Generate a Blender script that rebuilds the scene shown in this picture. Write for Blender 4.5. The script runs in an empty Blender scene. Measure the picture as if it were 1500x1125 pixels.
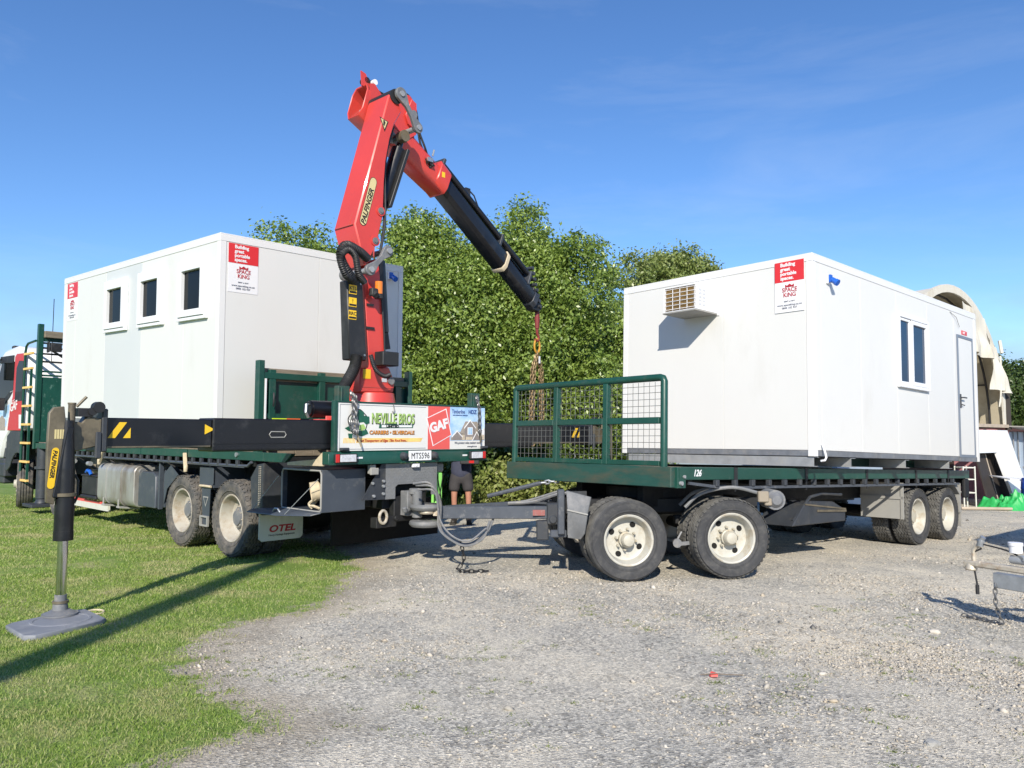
import bpy, bmesh, math, random
import numpy as np
from mathutils import Matrix, Vector

random.seed(7)
RNG = np.random.default_rng(11)
SC = bpy.context.scene
COL = SC.collection
PI = math.pi

# ------------------------------------------------------------------ camera, sky, sun, exposure
cam_d = bpy.data.cameras.new('camera')
cam_d.sensor_width = 36.0
cam_d.lens = 27.05
cam_d.clip_start = 0.05
cam_d.clip_end = 3000
cam = bpy.data.objects.new('camera', cam_d)
cam.location = (0, 0, 1.55)
cam.rotation_euler = (math.radians(94.0), 0, 0)
COL.objects.link(cam)
SC.camera = cam

SUN_TRAVEL = Vector((0.055, 0.70, -0.42)).normalized()
SUN_ELEV = math.asin(-SUN_TRAVEL.z)
world = bpy.data.worlds.new('World')
SC.world = world
world.use_nodes = True
wn = world.node_tree.nodes
wl = world.node_tree.links
wn.clear()
w_out = wn.new('ShaderNodeOutputWorld')
w_bg = wn.new('ShaderNodeBackground')
w_sky = wn.new('ShaderNodeTexSky')
w_sky.sky_type = 'NISHITA'
w_sky.sun_disc = False
w_sky.sun_elevation = SUN_ELEV
w_sky.sun_rotation = math.radians(180 + 4.5)
w_sky.altitude = 0
w_sky.air_density = 1.0
w_sky.dust_density = 0.0
w_sky.ozone_density = 5.5
w_bg.inputs['Strength'].default_value = 0.10
# thin cirrus: a stretched noise over the view direction mixes a paler colour into the sky
w_tc = wn.new('ShaderNodeTexCoord')
w_map = wn.new('ShaderNodeMapping')
w_map.inputs['Scale'].default_value = (1.6, 1.6, 7.0)
w_map.inputs['Rotation'].default_value = (0.0, 0.22, 0.0)
w_noi = wn.new('ShaderNodeTexNoise')
w_noi.inputs['Scale'].default_value = 1.7
w_noi.inputs['Detail'].default_value = 9
w_noi.inputs['Roughness'].default_value = 0.62
w_noi.inputs['Distortion'].default_value = 0.35
w_rmp = wn.new('ShaderNodeValToRGB')
w_rmp.color_ramp.elements[0].position = 0.52
w_rmp.color_ramp.elements[0].color = (0, 0, 0, 1)
w_rmp.color_ramp.elements[1].position = 0.86
w_rmp.color_ramp.elements[1].color = (0.15, 0.15, 0.15, 1)
w_gam = wn.new('ShaderNodeHueSaturation')
w_gam.inputs['Saturation'].default_value = 1.10
w_gam.inputs['Value'].default_value = 1.42
w_gam.inputs['Hue'].default_value = 0.505
w_mix = wn.new('ShaderNodeMixRGB')
w_mix.inputs['Color2'].default_value = (7.0, 7.6, 8.6, 1)
wl.new(w_tc.outputs['Generated'], w_map.inputs['Vector'])
wl.new(w_map.outputs['Vector'], w_noi.inputs['Vector'])
wl.new(w_noi.outputs['Fac'], w_rmp.inputs['Fac'])
wl.new(w_rmp.outputs['Color'], w_mix.inputs['Fac'])
wl.new(w_sky.outputs['Color'], w_gam.inputs['Color'])
wl.new(w_gam.outputs['Color'], w_mix.inputs['Color1'])
w_sep = wn.new('ShaderNodeSeparateXYZ')
w_band = wn.new('ShaderNodeMapRange')
w_band.inputs['From Min'].default_value = 0.30
w_band.inputs['From Max'].default_value = 0.06
w_map2 = wn.new('ShaderNodeMapping')
w_map2.inputs['Scale'].default_value = (2.2, 2.2, 6.0)
w_map2.inputs['Location'].default_value = (3.1, 0.4, 0.0)
w_n2 = wn.new('ShaderNodeTexNoise')
w_n2.inputs['Scale'].default_value = 1.1
w_n2.inputs['Detail'].default_value = 8
w_n2.inputs['Roughness'].default_value = 0.55
w_mul = wn.new('ShaderNodeMath')
w_mul.operation = 'MULTIPLY'
w_r2 = wn.new('ShaderNodeValToRGB')
w_r2.color_ramp.elements[0].position = 0.30
w_r2.color_ramp.elements[0].color = (0, 0, 0, 1)
w_r2.color_ramp.elements[1].position = 0.55
w_r2.color_ramp.elements[1].color = (0.8, 0.8, 0.8, 1)
w_mix2 = wn.new('ShaderNodeMixRGB')
w_mix2.inputs['Color2'].default_value = (2.9, 3.4, 4.5, 1)
wl.new(w_tc.outputs['Generated'], w_sep.inputs['Vector'])
wl.new(w_sep.outputs['Z'], w_band.inputs['Value'])
wl.new(w_tc.outputs['Generated'], w_map2.inputs['Vector'])
wl.new(w_map2.outputs['Vector'], w_n2.inputs['Vector'])
wl.new(w_n2.outputs['Fac'], w_mul.inputs[0])
wl.new(w_band.outputs['Result'], w_mul.inputs[1])
wl.new(w_mul.outputs['Value'], w_r2.inputs['Fac'])
wl.new(w_r2.outputs['Color'], w_mix2.inputs['Fac'])
wl.new(w_mix.outputs['Color'], w_mix2.inputs['Color1'])
wl.new(w_mix2.outputs['Color'], w_bg.inputs['Color'])
wl.new(w_bg.outputs['Background'], w_out.inputs['Surface'])

sun_d = bpy.data.lights.new('sun', 'SUN')
sun_d.energy = 5.0
sun_d.angle = math.radians(0.53)
sun_d.color = (1.0, 0.925, 0.80)
sun = bpy.data.objects.new('sun', sun_d)
sun.rotation_mode = 'QUATERNION'
sun.rotation_quaternion = SUN_TRAVEL.to_track_quat('-Z', 'Y')
sun.location = (0, -10, 20)
COL.objects.link(sun)

SC.view_settings.view_transform = 'Standard'
SC.view_settings.look = 'None'
SC.view_settings.exposure = 0.30
SC.view_settings.gamma = 1.0
SC.view_settings.use_curve_mapping = False

# ------------------------------------------------------------------ frames (origin, columns x y z) of the tilted vehicles
def frame(o, F):
    m = Matrix.Identity(4)
    for r in range(3):
        for c in range(3):
            m[r][c] = F[r][c]
        m[r][3] = o[r]
    return m
TRUCK = frame((-2.0673, 8.6187, -0.0147), ((0.67497, -0.73783, 0.00562), (0.73785, 0.67493, -0.00709), (0.00143, 0.00893, 0.99996)))
TRAIL = frame((1.7324, 8.1453, 0.072), ((0.75442, -0.65598, 0.02343), (0.65561, 0.75478, 0.02212), (-0.03219, -0.00133, 0.99948)))
CABL = frame((-3.769, 9.7939, 4.1991), ((0.66869, -0.74347, 0.01029), (0.74326, 0.66801, -0.03646), (0.02023, 0.03202, 0.99928)))
CABL = CABL @ Matrix.Translation((0, 0, -2.55))
CABR = frame((3.7127, 9.482, 1.3254), ((0.75442, -0.65598, 0.02343), (0.65561, 0.75478, 0.02212), (-0.03219, -0.00133, 0.99948)))
IDENT = Matrix.Identity(4)

# ------------------------------------------------------------------ materials
MATS = {}
def new_mat(name):
    m = bpy.data.materials.new(name)
    m.use_nodes = True
    nt = m.node_tree
    b = nt.nodes['Principled BSDF']
    return m, nt, b

def mat(name, col, rough=0.5, metal=0.0, var=0.12, scale=3.0, dirt=None, dirt_amt=0.0, dirt_scale=2.2, bump=0.0, bump_scale=60.0,
        fine=0.0, coat=0.0, spec=0.5, stretch=(1, 1, 1), rvar=0.12):
    """painted / raw surface: base colour with broad mottling, patches of dirt with their own outline, fine relief"""
    m, nt, b = new_mat(name)
    N, L = nt.nodes, nt.links
    tc = N.new('ShaderNodeTexCoord')
    mp = N.new('ShaderNodeMapping'); mp.inputs['Scale'].default_value = stretch
    L.new(tc.outputs['Object'], mp.inputs['Vector'])
    n1 = N.new('ShaderNodeTexNoise'); n1.inputs['Scale'].default_value = scale; n1.inputs['Detail'].default_value = 6; n1.inputs['Roughness'].default_value = 0.6
    L.new(mp.outputs['Vector'], n1.inputs['Vector'])
    r1 = N.new('ShaderNodeMapRange')
    r1.inputs['From Min'].default_value = 0.3; r1.inputs['From Max'].default_value = 0.7
    r1.inputs['To Min'].default_value = 1 - var; r1.inputs['To Max'].default_value = 1 + var
    L.new(n1.outputs['Fac'], r1.inputs['Value'])
    mul = N.new('ShaderNodeVectorMath'); mul.operation = 'SCALE'
    mul.inputs[0].default_value = col[:3]
    L.new(r1.outputs['Result'], mul.inputs['Scale'])
    last = mul.outputs['Vector']
    if dirt is not None:
        n2 = N.new('ShaderNodeTexNoise'); n2.inputs['Scale'].default_value = dirt_scale; n2.inputs['Detail'].default_value = 10; n2.inputs['Roughness'].default_value = 0.72
        L.new(mp.outputs['Vector'], n2.inputs['Vector'])
        r2 = N.new('ShaderNodeMapRange')
        r2.inputs['From Min'].default_value = 0.62 - dirt_amt * 0.35; r2.inputs['From Max'].default_value = 0.78 - dirt_amt * 0.2
        r2.inputs['To Min'].default_value = 0.0; r2.inputs['To Max'].default_value = 0.85
        L.new(n2.outputs['Fac'], r2.inputs['Value'])
        mx = N.new('ShaderNodeMixRGB'); mx.inputs['Color2'].default_value = (*dirt[:3], 1)
        L.new(r2.outputs['Result'], mx.inputs['Fac']); L.new(last, mx.inputs['Color1'])
        last = mx.outputs['Color']
    L.new(last, b.inputs['Base Color'])
    rr = N.new('ShaderNodeMapRange')
    rr.inputs['To Min'].default_value = max(0.02, rough - rvar); rr.inputs['To Max'].default_value = min(1, rough + rvar)
    n3 = N.new('ShaderNodeTexNoise'); n3.inputs['Scale'].default_value = scale * 4; n3.inputs['Detail'].default_value = 5
    L.new(tc.outputs['Object'], n3.inputs['Vector']); L.new(n3.outputs['Fac'], rr.inputs['Value'])
    L.new(rr.outputs['Result'], b.inputs['Roughness'])
    b.inputs['Metallic'].default_value = metal
    b.inputs['Specular IOR Level'].default_value = spec
    if coat: b.inputs['Coat Weight'].default_value = coat; b.inputs['Coat Roughness'].default_value = 0.12
    if bump:
        nb = N.new('ShaderNodeTexNoise'); nb.inputs['Scale'].default_value = bump_scale; nb.inputs['Detail'].default_value = 4
        L.new(tc.outputs['Object'], nb.inputs['Vector'])
        bp = N.new('ShaderNodeBump'); bp.inputs['Strength'].default_value = bump; bp.inputs['Distance'].default_value = 0.01
        L.new(nb.outputs['Fac'], bp.inputs['Height']); L.new(bp.outputs['Normal'], b.inputs['Normal'])
    MATS[name] = m
    return m

mat('panel_white', (0.665, 0.665, 0.645), 0.42, var=0.02, scale=0.7, dirt=(0.61, 0.605, 0.575), dirt_amt=0.15, dirt_scale=1.1, bump=0.02, bump_scale=9, stretch=(1, 1, 0.35))
mat('panel_grey', (0.575, 0.595, 0.60), 0.42, var=0.02, scale=0.7, bump=0.02, bump_scale=9)
mat('trim_white', (0.70, 0.70, 0.69), 0.35, var=0.025, scale=1.3)
mat('upvc_white', (0.76, 0.765, 0.78), 0.25, var=0.01)
mat('louvre_grey', (0.50, 0.52, 0.56), 0.4, var=0.03)
mat('ring_orange', (0.58, 0.30, 0.03), 0.45, var=0.1, dirt=(0.25, 0.15, 0.05), dirt_amt=0.3, dirt_scale=30)
mat('glass_dark', (0.008, 0.010, 0.010), 0.06, var=0.3, scale=1.5, spec=0.12, rvar=0.02)
mat('glass_blue', (0.010, 0.035, 0.085), 0.05, var=0.2, scale=1.5, spec=0.35, rvar=0.02)
mat('door_frame_grey', (0.16, 0.19, 0.24), 0.4, var=0.06)
mat('sill_steel', (0.22, 0.235, 0.26), 0.45, metal=0.4, var=0.2, scale=6, dirt=(0.35, 0.34, 0.32), dirt_amt=0.3, dirt_scale=5)
mat('galv', (0.46, 0.48, 0.50), 0.42, metal=0.75, var=0.16, scale=14, dirt=(0.30, 0.30, 0.29), dirt_amt=0.25, dirt_scale=5)
mat('galv_dull', (0.34, 0.355, 0.37), 0.55, metal=0.35, var=0.14, scale=9, dirt=(0.42, 0.41, 0.38), dirt_amt=0.35, dirt_scale=4)
mat('red_paint', (0.585, 0.052, 0.040), 0.40, var=0.05, scale=2.0, dirt=(0.36, 0.06, 0.045), dirt_amt=0.12, dirt_scale=3, coat=0.25)
mat('red_paint_dull', (0.50, 0.075, 0.06), 0.5, var=0.08, scale=3.0, dirt=(0.30, 0.10, 0.08), dirt_amt=0.3, dirt_scale=4)
mat('brown_red', (0.22, 0.035, 0.03), 0.5, var=0.15, dirt=(0.1, 0.05, 0.04), dirt_amt=0.3)
mat('faded_red', (0.30, 0.10, 0.09), 0.5, var=0.15, dirt=(0.25, 0.2, 0.18), dirt_amt=0.4, dirt_scale=20)
mat('green_paint', (0.008, 0.060, 0.043), 0.40, var=0.12, scale=4, dirt=(0.055, 0.085, 0.07), dirt_amt=0.22, dirt_scale=6, coat=0.1)
mat('green_scratched', (0.008, 0.065, 0.048), 0.45, var=0.15, scale=4, dirt=(0.22, 0.36, 0.31), dirt_amt=0.14, dirt_scale=11, stretch=(1, 1, 0.7))
mat('green_rusty', (0.014, 0.065, 0.052), 0.55, var=0.2, scale=5, dirt=(0.085, 0.075, 0.05), dirt_amt=0.42, dirt_scale=3.2, stretch=(1, 0.45, 1.6))
mat('black_paint', (0.0085, 0.009, 0.0115), 0.36, var=0.2, scale=3, dirt=(0.035, 0.035, 0.037), dirt_amt=0.2, dirt_scale=4)
mat('black_cover', (0.017, 0.018, 0.020), 0.5, var=0.15, scale=3, dirt=(0.05, 0.05, 0.05), dirt_amt=0.2)
mat('black_plastic', (0.018, 0.018, 0.02), 0.55, var=0.15, dirt=(0.06, 0.058, 0.055), dirt_amt=0.3, dirt_scale=6)
mat('chassis_grey', (0.036, 0.041, 0.050), 0.5, var=0.18, scale=4, dirt=(0.085, 0.082, 0.075), dirt_amt=0.3, dirt_scale=5)
mat('chassis_black', (0.009, 0.0095, 0.011), 0.65, var=0.2, scale=4, dirt=(0.03, 0.028, 0.025), dirt_amt=0.35, dirt_scale=5)
mat('locker_blue_grey', (0.055, 0.066, 0.084), 0.42, var=0.1, scale=3, dirt=(0.14, 0.14, 0.14), dirt_amt=0.2, dirt_scale=5)
mat('drawbar_grey', (0.066, 0.075, 0.092), 0.45, var=0.12, scale=4, dirt=(0.2, 0.2, 0.2), dirt_amt=0.18, dirt_scale=9)
mat('tank_alu', (0.42, 0.42, 0.40), 0.42, metal=0.45, var=0.08, scale=3, dirt=(0.17, 0.12, 0.075), dirt_amt=0.38, dirt_scale=1.6, stretch=(1, 1.3, 0.35))
mat('tank_tan', (0.27, 0.23, 0.175), 0.6, var=0.1, scale=3, dirt=(0.14, 0.115, 0.085), dirt_amt=0.4)
mat('bracket_olive', (0.155, 0.13, 0.088), 0.5, metal=0.15, var=0.22, scale=5, dirt=(0.05, 0.045, 0.035), dirt_amt=0.4, dirt_scale=4)
mat('chrome', (0.62, 0.63, 0.65), 0.14, metal=1.0, var=0.03)
mat('rubber', (0.040, 0.041, 0.044), 0.75, var=0.15, scale=6, dirt=(0.095, 0.092, 0.086), dirt_amt=0.42, dirt_scale=13, bump=0.12, bump_scale=90)
mat('rubber_dusty', (0.060, 0.060, 0.060), 0.8, var=0.15, scale=6, dirt=(0.20, 0.175, 0.145), dirt_amt=0.62, dirt_scale=9, bump=0.12, bump_scale=90)
mat('tread_dusty', (0.085, 0.083, 0.078), 0.85, var=0.15, scale=8, dirt=(0.17, 0.165, 0.15), dirt_amt=0.5, dirt_scale=7, bump=0.15, bump_scale=90)
mat('rim_cream', (0.46, 0.45, 0.40), 0.45, var=0.06, scale=6, dirt=(0.34, 0.27, 0.17), dirt_amt=0.3, dirt_scale=7)
mat('rim_dusty', (0.42, 0.395, 0.34), 0.6, var=0.08, scale=6, dirt=(0.27, 0.20, 0.125), dirt_amt=0.42, dirt_scale=6)
mat('hub_cream', (0.46, 0.435, 0.36), 0.42, var=0.08, scale=9, dirt=(0.35, 0.25, 0.12), dirt_amt=0.32, dirt_scale=10)
mat('hub_grey', (0.16, 0.165, 0.175), 0.5, var=0.15, scale=9, dirt=(0.3, 0.27, 0.22), dirt_amt=0.3, dirt_scale=9)
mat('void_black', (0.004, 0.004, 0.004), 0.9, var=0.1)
mat('timber', (0.20, 0.165, 0.12), 0.8, var=0.25, scale=7, dirt=(0.10, 0.085, 0.065), dirt_amt=0.35, dirt_scale=8, stretch=(0.4, 2, 4), bump=0.2, bump_scale=40)
mat('pole_timber', (0.17, 0.13, 0.09), 0.85, var=0.25, scale=4, stretch=(4, 4, 0.4), bump=0.2)
mat('yellow', (0.80, 0.50, 0.02), 0.4, var=0.05)
mat('yellow_rung', (0.80, 0.52, 0.17), 0.5, var=0.1)
mat('label_cream', (0.62, 0.52, 0.26), 0.4, var=0.04)
mat('ink_black', (0.012, 0.012, 0.012), 0.5, var=0.02)
mat('ink_white', (0.76, 0.76, 0.77), 0.4, var=0.01)
mat('ink_red', (0.62, 0.03, 0.035), 0.4, var=0.02)
mat('ink_maroon', (0.40, 0.02, 0.03), 0.4, var=0.02)
mat('ink_pale_red', (0.72, 0.11, 0.10), 0.4, var=0.03)
mat('ink_grey', (0.12, 0.13, 0.17), 0.5, var=0.02)
mat('ink_green', (0.012, 0.10, 0.062), 0.5, var=0.05)
mat('ink_lime', (0.36, 0.55, 0.16), 0.5, var=0.25, scale=8)
mat('ink_orange', (0.68, 0.27, 0.05), 0.5, var=0.2, scale=8)
mat('ink_sand', (0.80, 0.55, 0.18), 0.5, var=0.25, scale=6)
mat('ink_navy', (0.03, 0.07, 0.24), 0.5, var=0.02)
mat('print_sky', (0.33, 0.55, 0.83), 0.35, var=0.22, scale=2.2, dirt=(0.72, 0.80, 0.88), dirt_amt=0.5, dirt_scale=2.2, stretch=(1, 1, 3))
mat('print_roof', (0.33, 0.29, 0.25), 0.5, var=0.2, scale=30)
mat('print_wall', (0.25, 0.22, 0.21), 0.5, var=0.15, scale=20)
mat('print_stone', (0.55, 0.47, 0.36), 0.5, var=0.25, scale=25)
mat('sign_white', (0.70, 0.70, 0.675), 0.3, var=0.02, scale=1.4)
mat('plate_white', (0.78, 0.79, 0.80), 0.3, var=0.02)
mat('lamp_lens', (0.55, 0.56, 0.60), 0.16, var=0.2, scale=40, spec=0.8)
mat('lamp_red', (0.50, 0.02, 0.02), 0.2, var=0.1, scale=40)
mat('lamp_amber', (0.75, 0.20, 0.02), 0.2, var=0.1)
mat('lime_reflect', (0.62, 0.80, 0.03), 0.35, var=0.03)
mat('orange_reflect', (0.85, 0.16, 0.03), 0.35, var=0.03)
mat('lime_bag', (0.28, 0.72, 0.16), 0.6, var=0.06)
mat('blue_plastic', (0.015, 0.11, 0.50), 0.35, var=0.06)
mat('barrel_blue', (0.015, 0.065, 0.42), 0.38, var=0.08)
mat('tarp_green', (0.025, 0.36, 0.085), 0.45, var=0.1, scale=4)
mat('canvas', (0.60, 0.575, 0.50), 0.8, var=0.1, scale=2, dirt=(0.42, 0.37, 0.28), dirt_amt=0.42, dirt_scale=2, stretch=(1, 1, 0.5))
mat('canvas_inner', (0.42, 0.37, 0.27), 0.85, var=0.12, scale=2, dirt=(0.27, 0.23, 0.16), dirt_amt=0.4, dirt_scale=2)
mat('container_blue', (0.33, 0.40, 0.48), 0.5, var=0.06, scale=4, dirt=(0.25, 0.26, 0.27), dirt_amt=0.2)
mat('container_pink', (0.42, 0.19, 0.20), 0.55, var=0.08, dirt=(0.25, 0.14, 0.1), dirt_amt=0.3)
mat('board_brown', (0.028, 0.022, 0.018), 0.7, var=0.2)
mat('board_edge', (0.42, 0.35, 0.27), 0.7, var=0.15)
mat('rust_chain', (0.20, 0.14, 0.07), 0.5, metal=0.5, var=0.3, scale=60)
mat('steel_chain', (0.20, 0.20, 0.20), 0.4, metal=0.8, var=0.3, scale=60)
mat('brown_chain', (0.13, 0.07, 0.045), 0.7, var=0.3, scale=50)
mat('strap_cream', (0.56, 0.47, 0.33), 0.8, var=0.12, scale=18)
mat('flap_white', (0.60, 0.60, 0.54), 0.5, var=0.05, scale=4, dirt=(0.42, 0.40, 0.34), dirt_amt=0.35, dirt_scale=4, stretch=(1, 1, 0.5))
mat('flap_grey', (0.31, 0.305, 0.285), 0.6, var=0.07, scale=3, dirt=(0.21, 0.20, 0.185), dirt_amt=0.3, dirt_scale=3)
mat('flap_dark', (0.15, 0.155, 0.16), 0.6, var=0.1, scale=3, dirt=(0.28, 0.27, 0.26), dirt_amt=0.3, dirt_scale=3)
mat('tread_plate', (0.27, 0.275, 0.28), 0.42, metal=0.35, var=0.1, scale=6, dirt=(0.28, 0.27, 0.25), dirt_amt=0.25)
mat('pad_grey', (0.20, 0.21, 0.235), 0.6, var=0.14, scale=5, dirt=(0.32, 0.32, 0.32), dirt_amt=0.3, dirt_scale=7)
mat('cab_white', (0.78, 0.79, 0.80), 0.28, var=0.02, coat=0.4)
mat('cab_red', (0.52, 0.04, 0.045), 0.45, var=0.03)
mat('mesh_wire', (0.13, 0.135, 0.13), 0.5, metal=0.3, var=0.1)
mat('skin', (0.42, 0.20, 0.135), 0.55, var=0.1, scale=10)
mat('cloth_navy', (0.045, 0.05, 0.085), 0.85, var=0.15, scale=12)
mat('cloth_dark', (0.045, 0.042, 0.045), 0.85, var=0.15, scale=12)
mat('boot', (0.03, 0.026, 0.022), 0.6, var=0.2)
mat('hair', (0.03, 0.02, 0.013), 0.7, var=0.2)
mat('ac_mesh', (0.40, 0.27, 0.11), 0.6, var=0.18, scale=20)
mat('wood_stick', (0.36, 0.30, 0.20), 0.7, var=0.15)
mat('coupling_rust', (0.52, 0.47, 0.38), 0.5, metal=0.3, var=0.15, scale=16, dirt=(0.3, 0.16, 0.06), dirt_amt=0.35, dirt_scale=12)
mat('boat_white', (0.75, 0.76, 0.77), 0.3, var=0.02)
mat('litter_red', (0.80, 0.10, 0.08), 0.5, var=0.1)
mat('bark', (0.16, 0.13, 0.10), 0.9, var=0.3, scale=12, bump=0.3, bump_scale=30)

def island_mat(name, cols, rough=0.45, trans=0.25, spec=0.5, patch=None):
    """leaf / blade / stone material: every loose piece gets its own tone"""
    m, nt, b = new_mat(name)
    N, L = nt.nodes, nt.links
    g = N.new('ShaderNodeNewGeometry')
    r = N.new('ShaderNodeValToRGB')
    els = r.color_ramp.elements
    els[0].color = (*cols[0], 1); els[1].color = (*cols[-1], 1)
    for i, c in enumerate(cols[1:-1]):
        e = els.new((i + 1) / (len(cols) - 1)); e.color = (*c, 1)
    if name.startswith('leaf') or name == 'weed_leaf':        # neighbouring leaves of one bough share a tone
        ta = N.new('ShaderNodeAttribute'); ta.attribute_name = 'tone'
        tm = N.new('ShaderNodeMath'); tm.operation = 'MULTIPLY_ADD'; tm.inputs[1].default_value = 0.55
        ts = N.new('ShaderNodeMath'); ts.operation = 'MULTIPLY'; ts.inputs[1].default_value = 0.5
        L.new(g.outputs['Random Per Island'], ts.inputs[0]); L.new(ta.outputs['Fac'], tm.inputs[0]); L.new(ts.outputs['Value'], tm.inputs[2])
        L.new(tm.outputs['Value'], r.inputs['Fac'])
    else:
        L.new(g.outputs['Random Per Island'], r.inputs['Fac'])
    col = r.outputs['Color']
    if patch:                                # dry patches in the turf
        tc = N.new('ShaderNodeTexCoord'); mp = N.new('ShaderNodeMapping'); mp.inputs['Scale'].default_value = (1.0, 1.6, 0.0)
        L.new(tc.outputs['Object'], mp.inputs['Vector'])
        nz = N.new('ShaderNodeTexNoise'); nz.inputs['Scale'].default_value = 0.9; nz.inputs['Detail'].default_value = 7; nz.inputs['Roughness'].default_value = 0.68
        L.new(mp.outputs['Vector'], nz.inputs['Vector'])
        mr = N.new('ShaderNodeMapRange'); mr.inputs['From Min'].default_value = 0.48; mr.inputs['From Max'].default_value = 0.66; mr.inputs['To Max'].default_value = 0.85
        L.new(nz.outputs['Fac'], mr.inputs['Value'])
        mx = N.new('ShaderNodeMixRGB'); mx.inputs['Color2'].default_value = (*patch, 1)
        L.new(mr.outputs['Result'], mx.inputs['Fac']); L.new(col, mx.inputs['Color1']); col = mx.outputs['Color']
    L.new(col, b.inputs['Base Color'])
    b.inputs['Roughness'].default_value = rough
    b.inputs['Specular IOR Level'].default_value = spec
    if trans:
        t = N.new('ShaderNodeBsdfTranslucent')
        ms = N.new('ShaderNodeMixShader'); ms.inputs['Fac'].default_value = trans
        hs = N.new('ShaderNodeHueSaturation'); hs.inputs['Value'].default_value = 1.5; hs.inputs['Saturation'].default_value = 1.1
        L.new(col, hs.inputs['Color']); L.new(hs.outputs['Color'], t.inputs['Color'])
        out = nt.nodes['Material Output']
        L.new(b.outputs['BSDF'], ms.inputs[1]); L.new(t.outputs['BSDF'], ms.inputs[2]); L.new(ms.outputs['Shader'], out.inputs['Surface'])
    MATS[name] = m
    return m
island_mat('leaf_mid', ((0.07, 0.115, 0.020), (0.14, 0.215, 0.038), (0.24, 0.32, 0.068), (0.30, 0.385, 0.10)), 0.36, 0.22)
island_mat('leaf_olive', ((0.085, 0.12, 0.028), (0.15, 0.20, 0.048), (0.24, 0.29, 0.085), (0.38, 0.41, 0.18)), 0.4, 0.24)
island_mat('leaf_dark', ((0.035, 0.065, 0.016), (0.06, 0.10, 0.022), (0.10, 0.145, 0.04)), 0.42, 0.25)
island_mat('weed_leaf', ((0.11, 0.15, 0.03), (0.18, 0.225, 0.045), (0.26, 0.29, 0.085), (0.36, 0.36, 0.16)), 0.55, 0.25)
island_mat('grass_blade', ((0.17, 0.27, 0.045), (0.22, 0.33, 0.06), (0.275, 0.375, 0.08), (0.35, 0.41, 0.125), (0.50, 0.48, 0.26)), 0.55, 0.3, 0.3, (0.50, 0.44, 0.25))
island_mat('stone', ((0.17, 0.16, 0.14), (0.34, 0.315, 0.27), (0.45, 0.415, 0.355), (0.44, 0.375, 0.285), (0.58, 0.54, 0.47)), 0.85, 0.0, 0.3)

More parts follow.
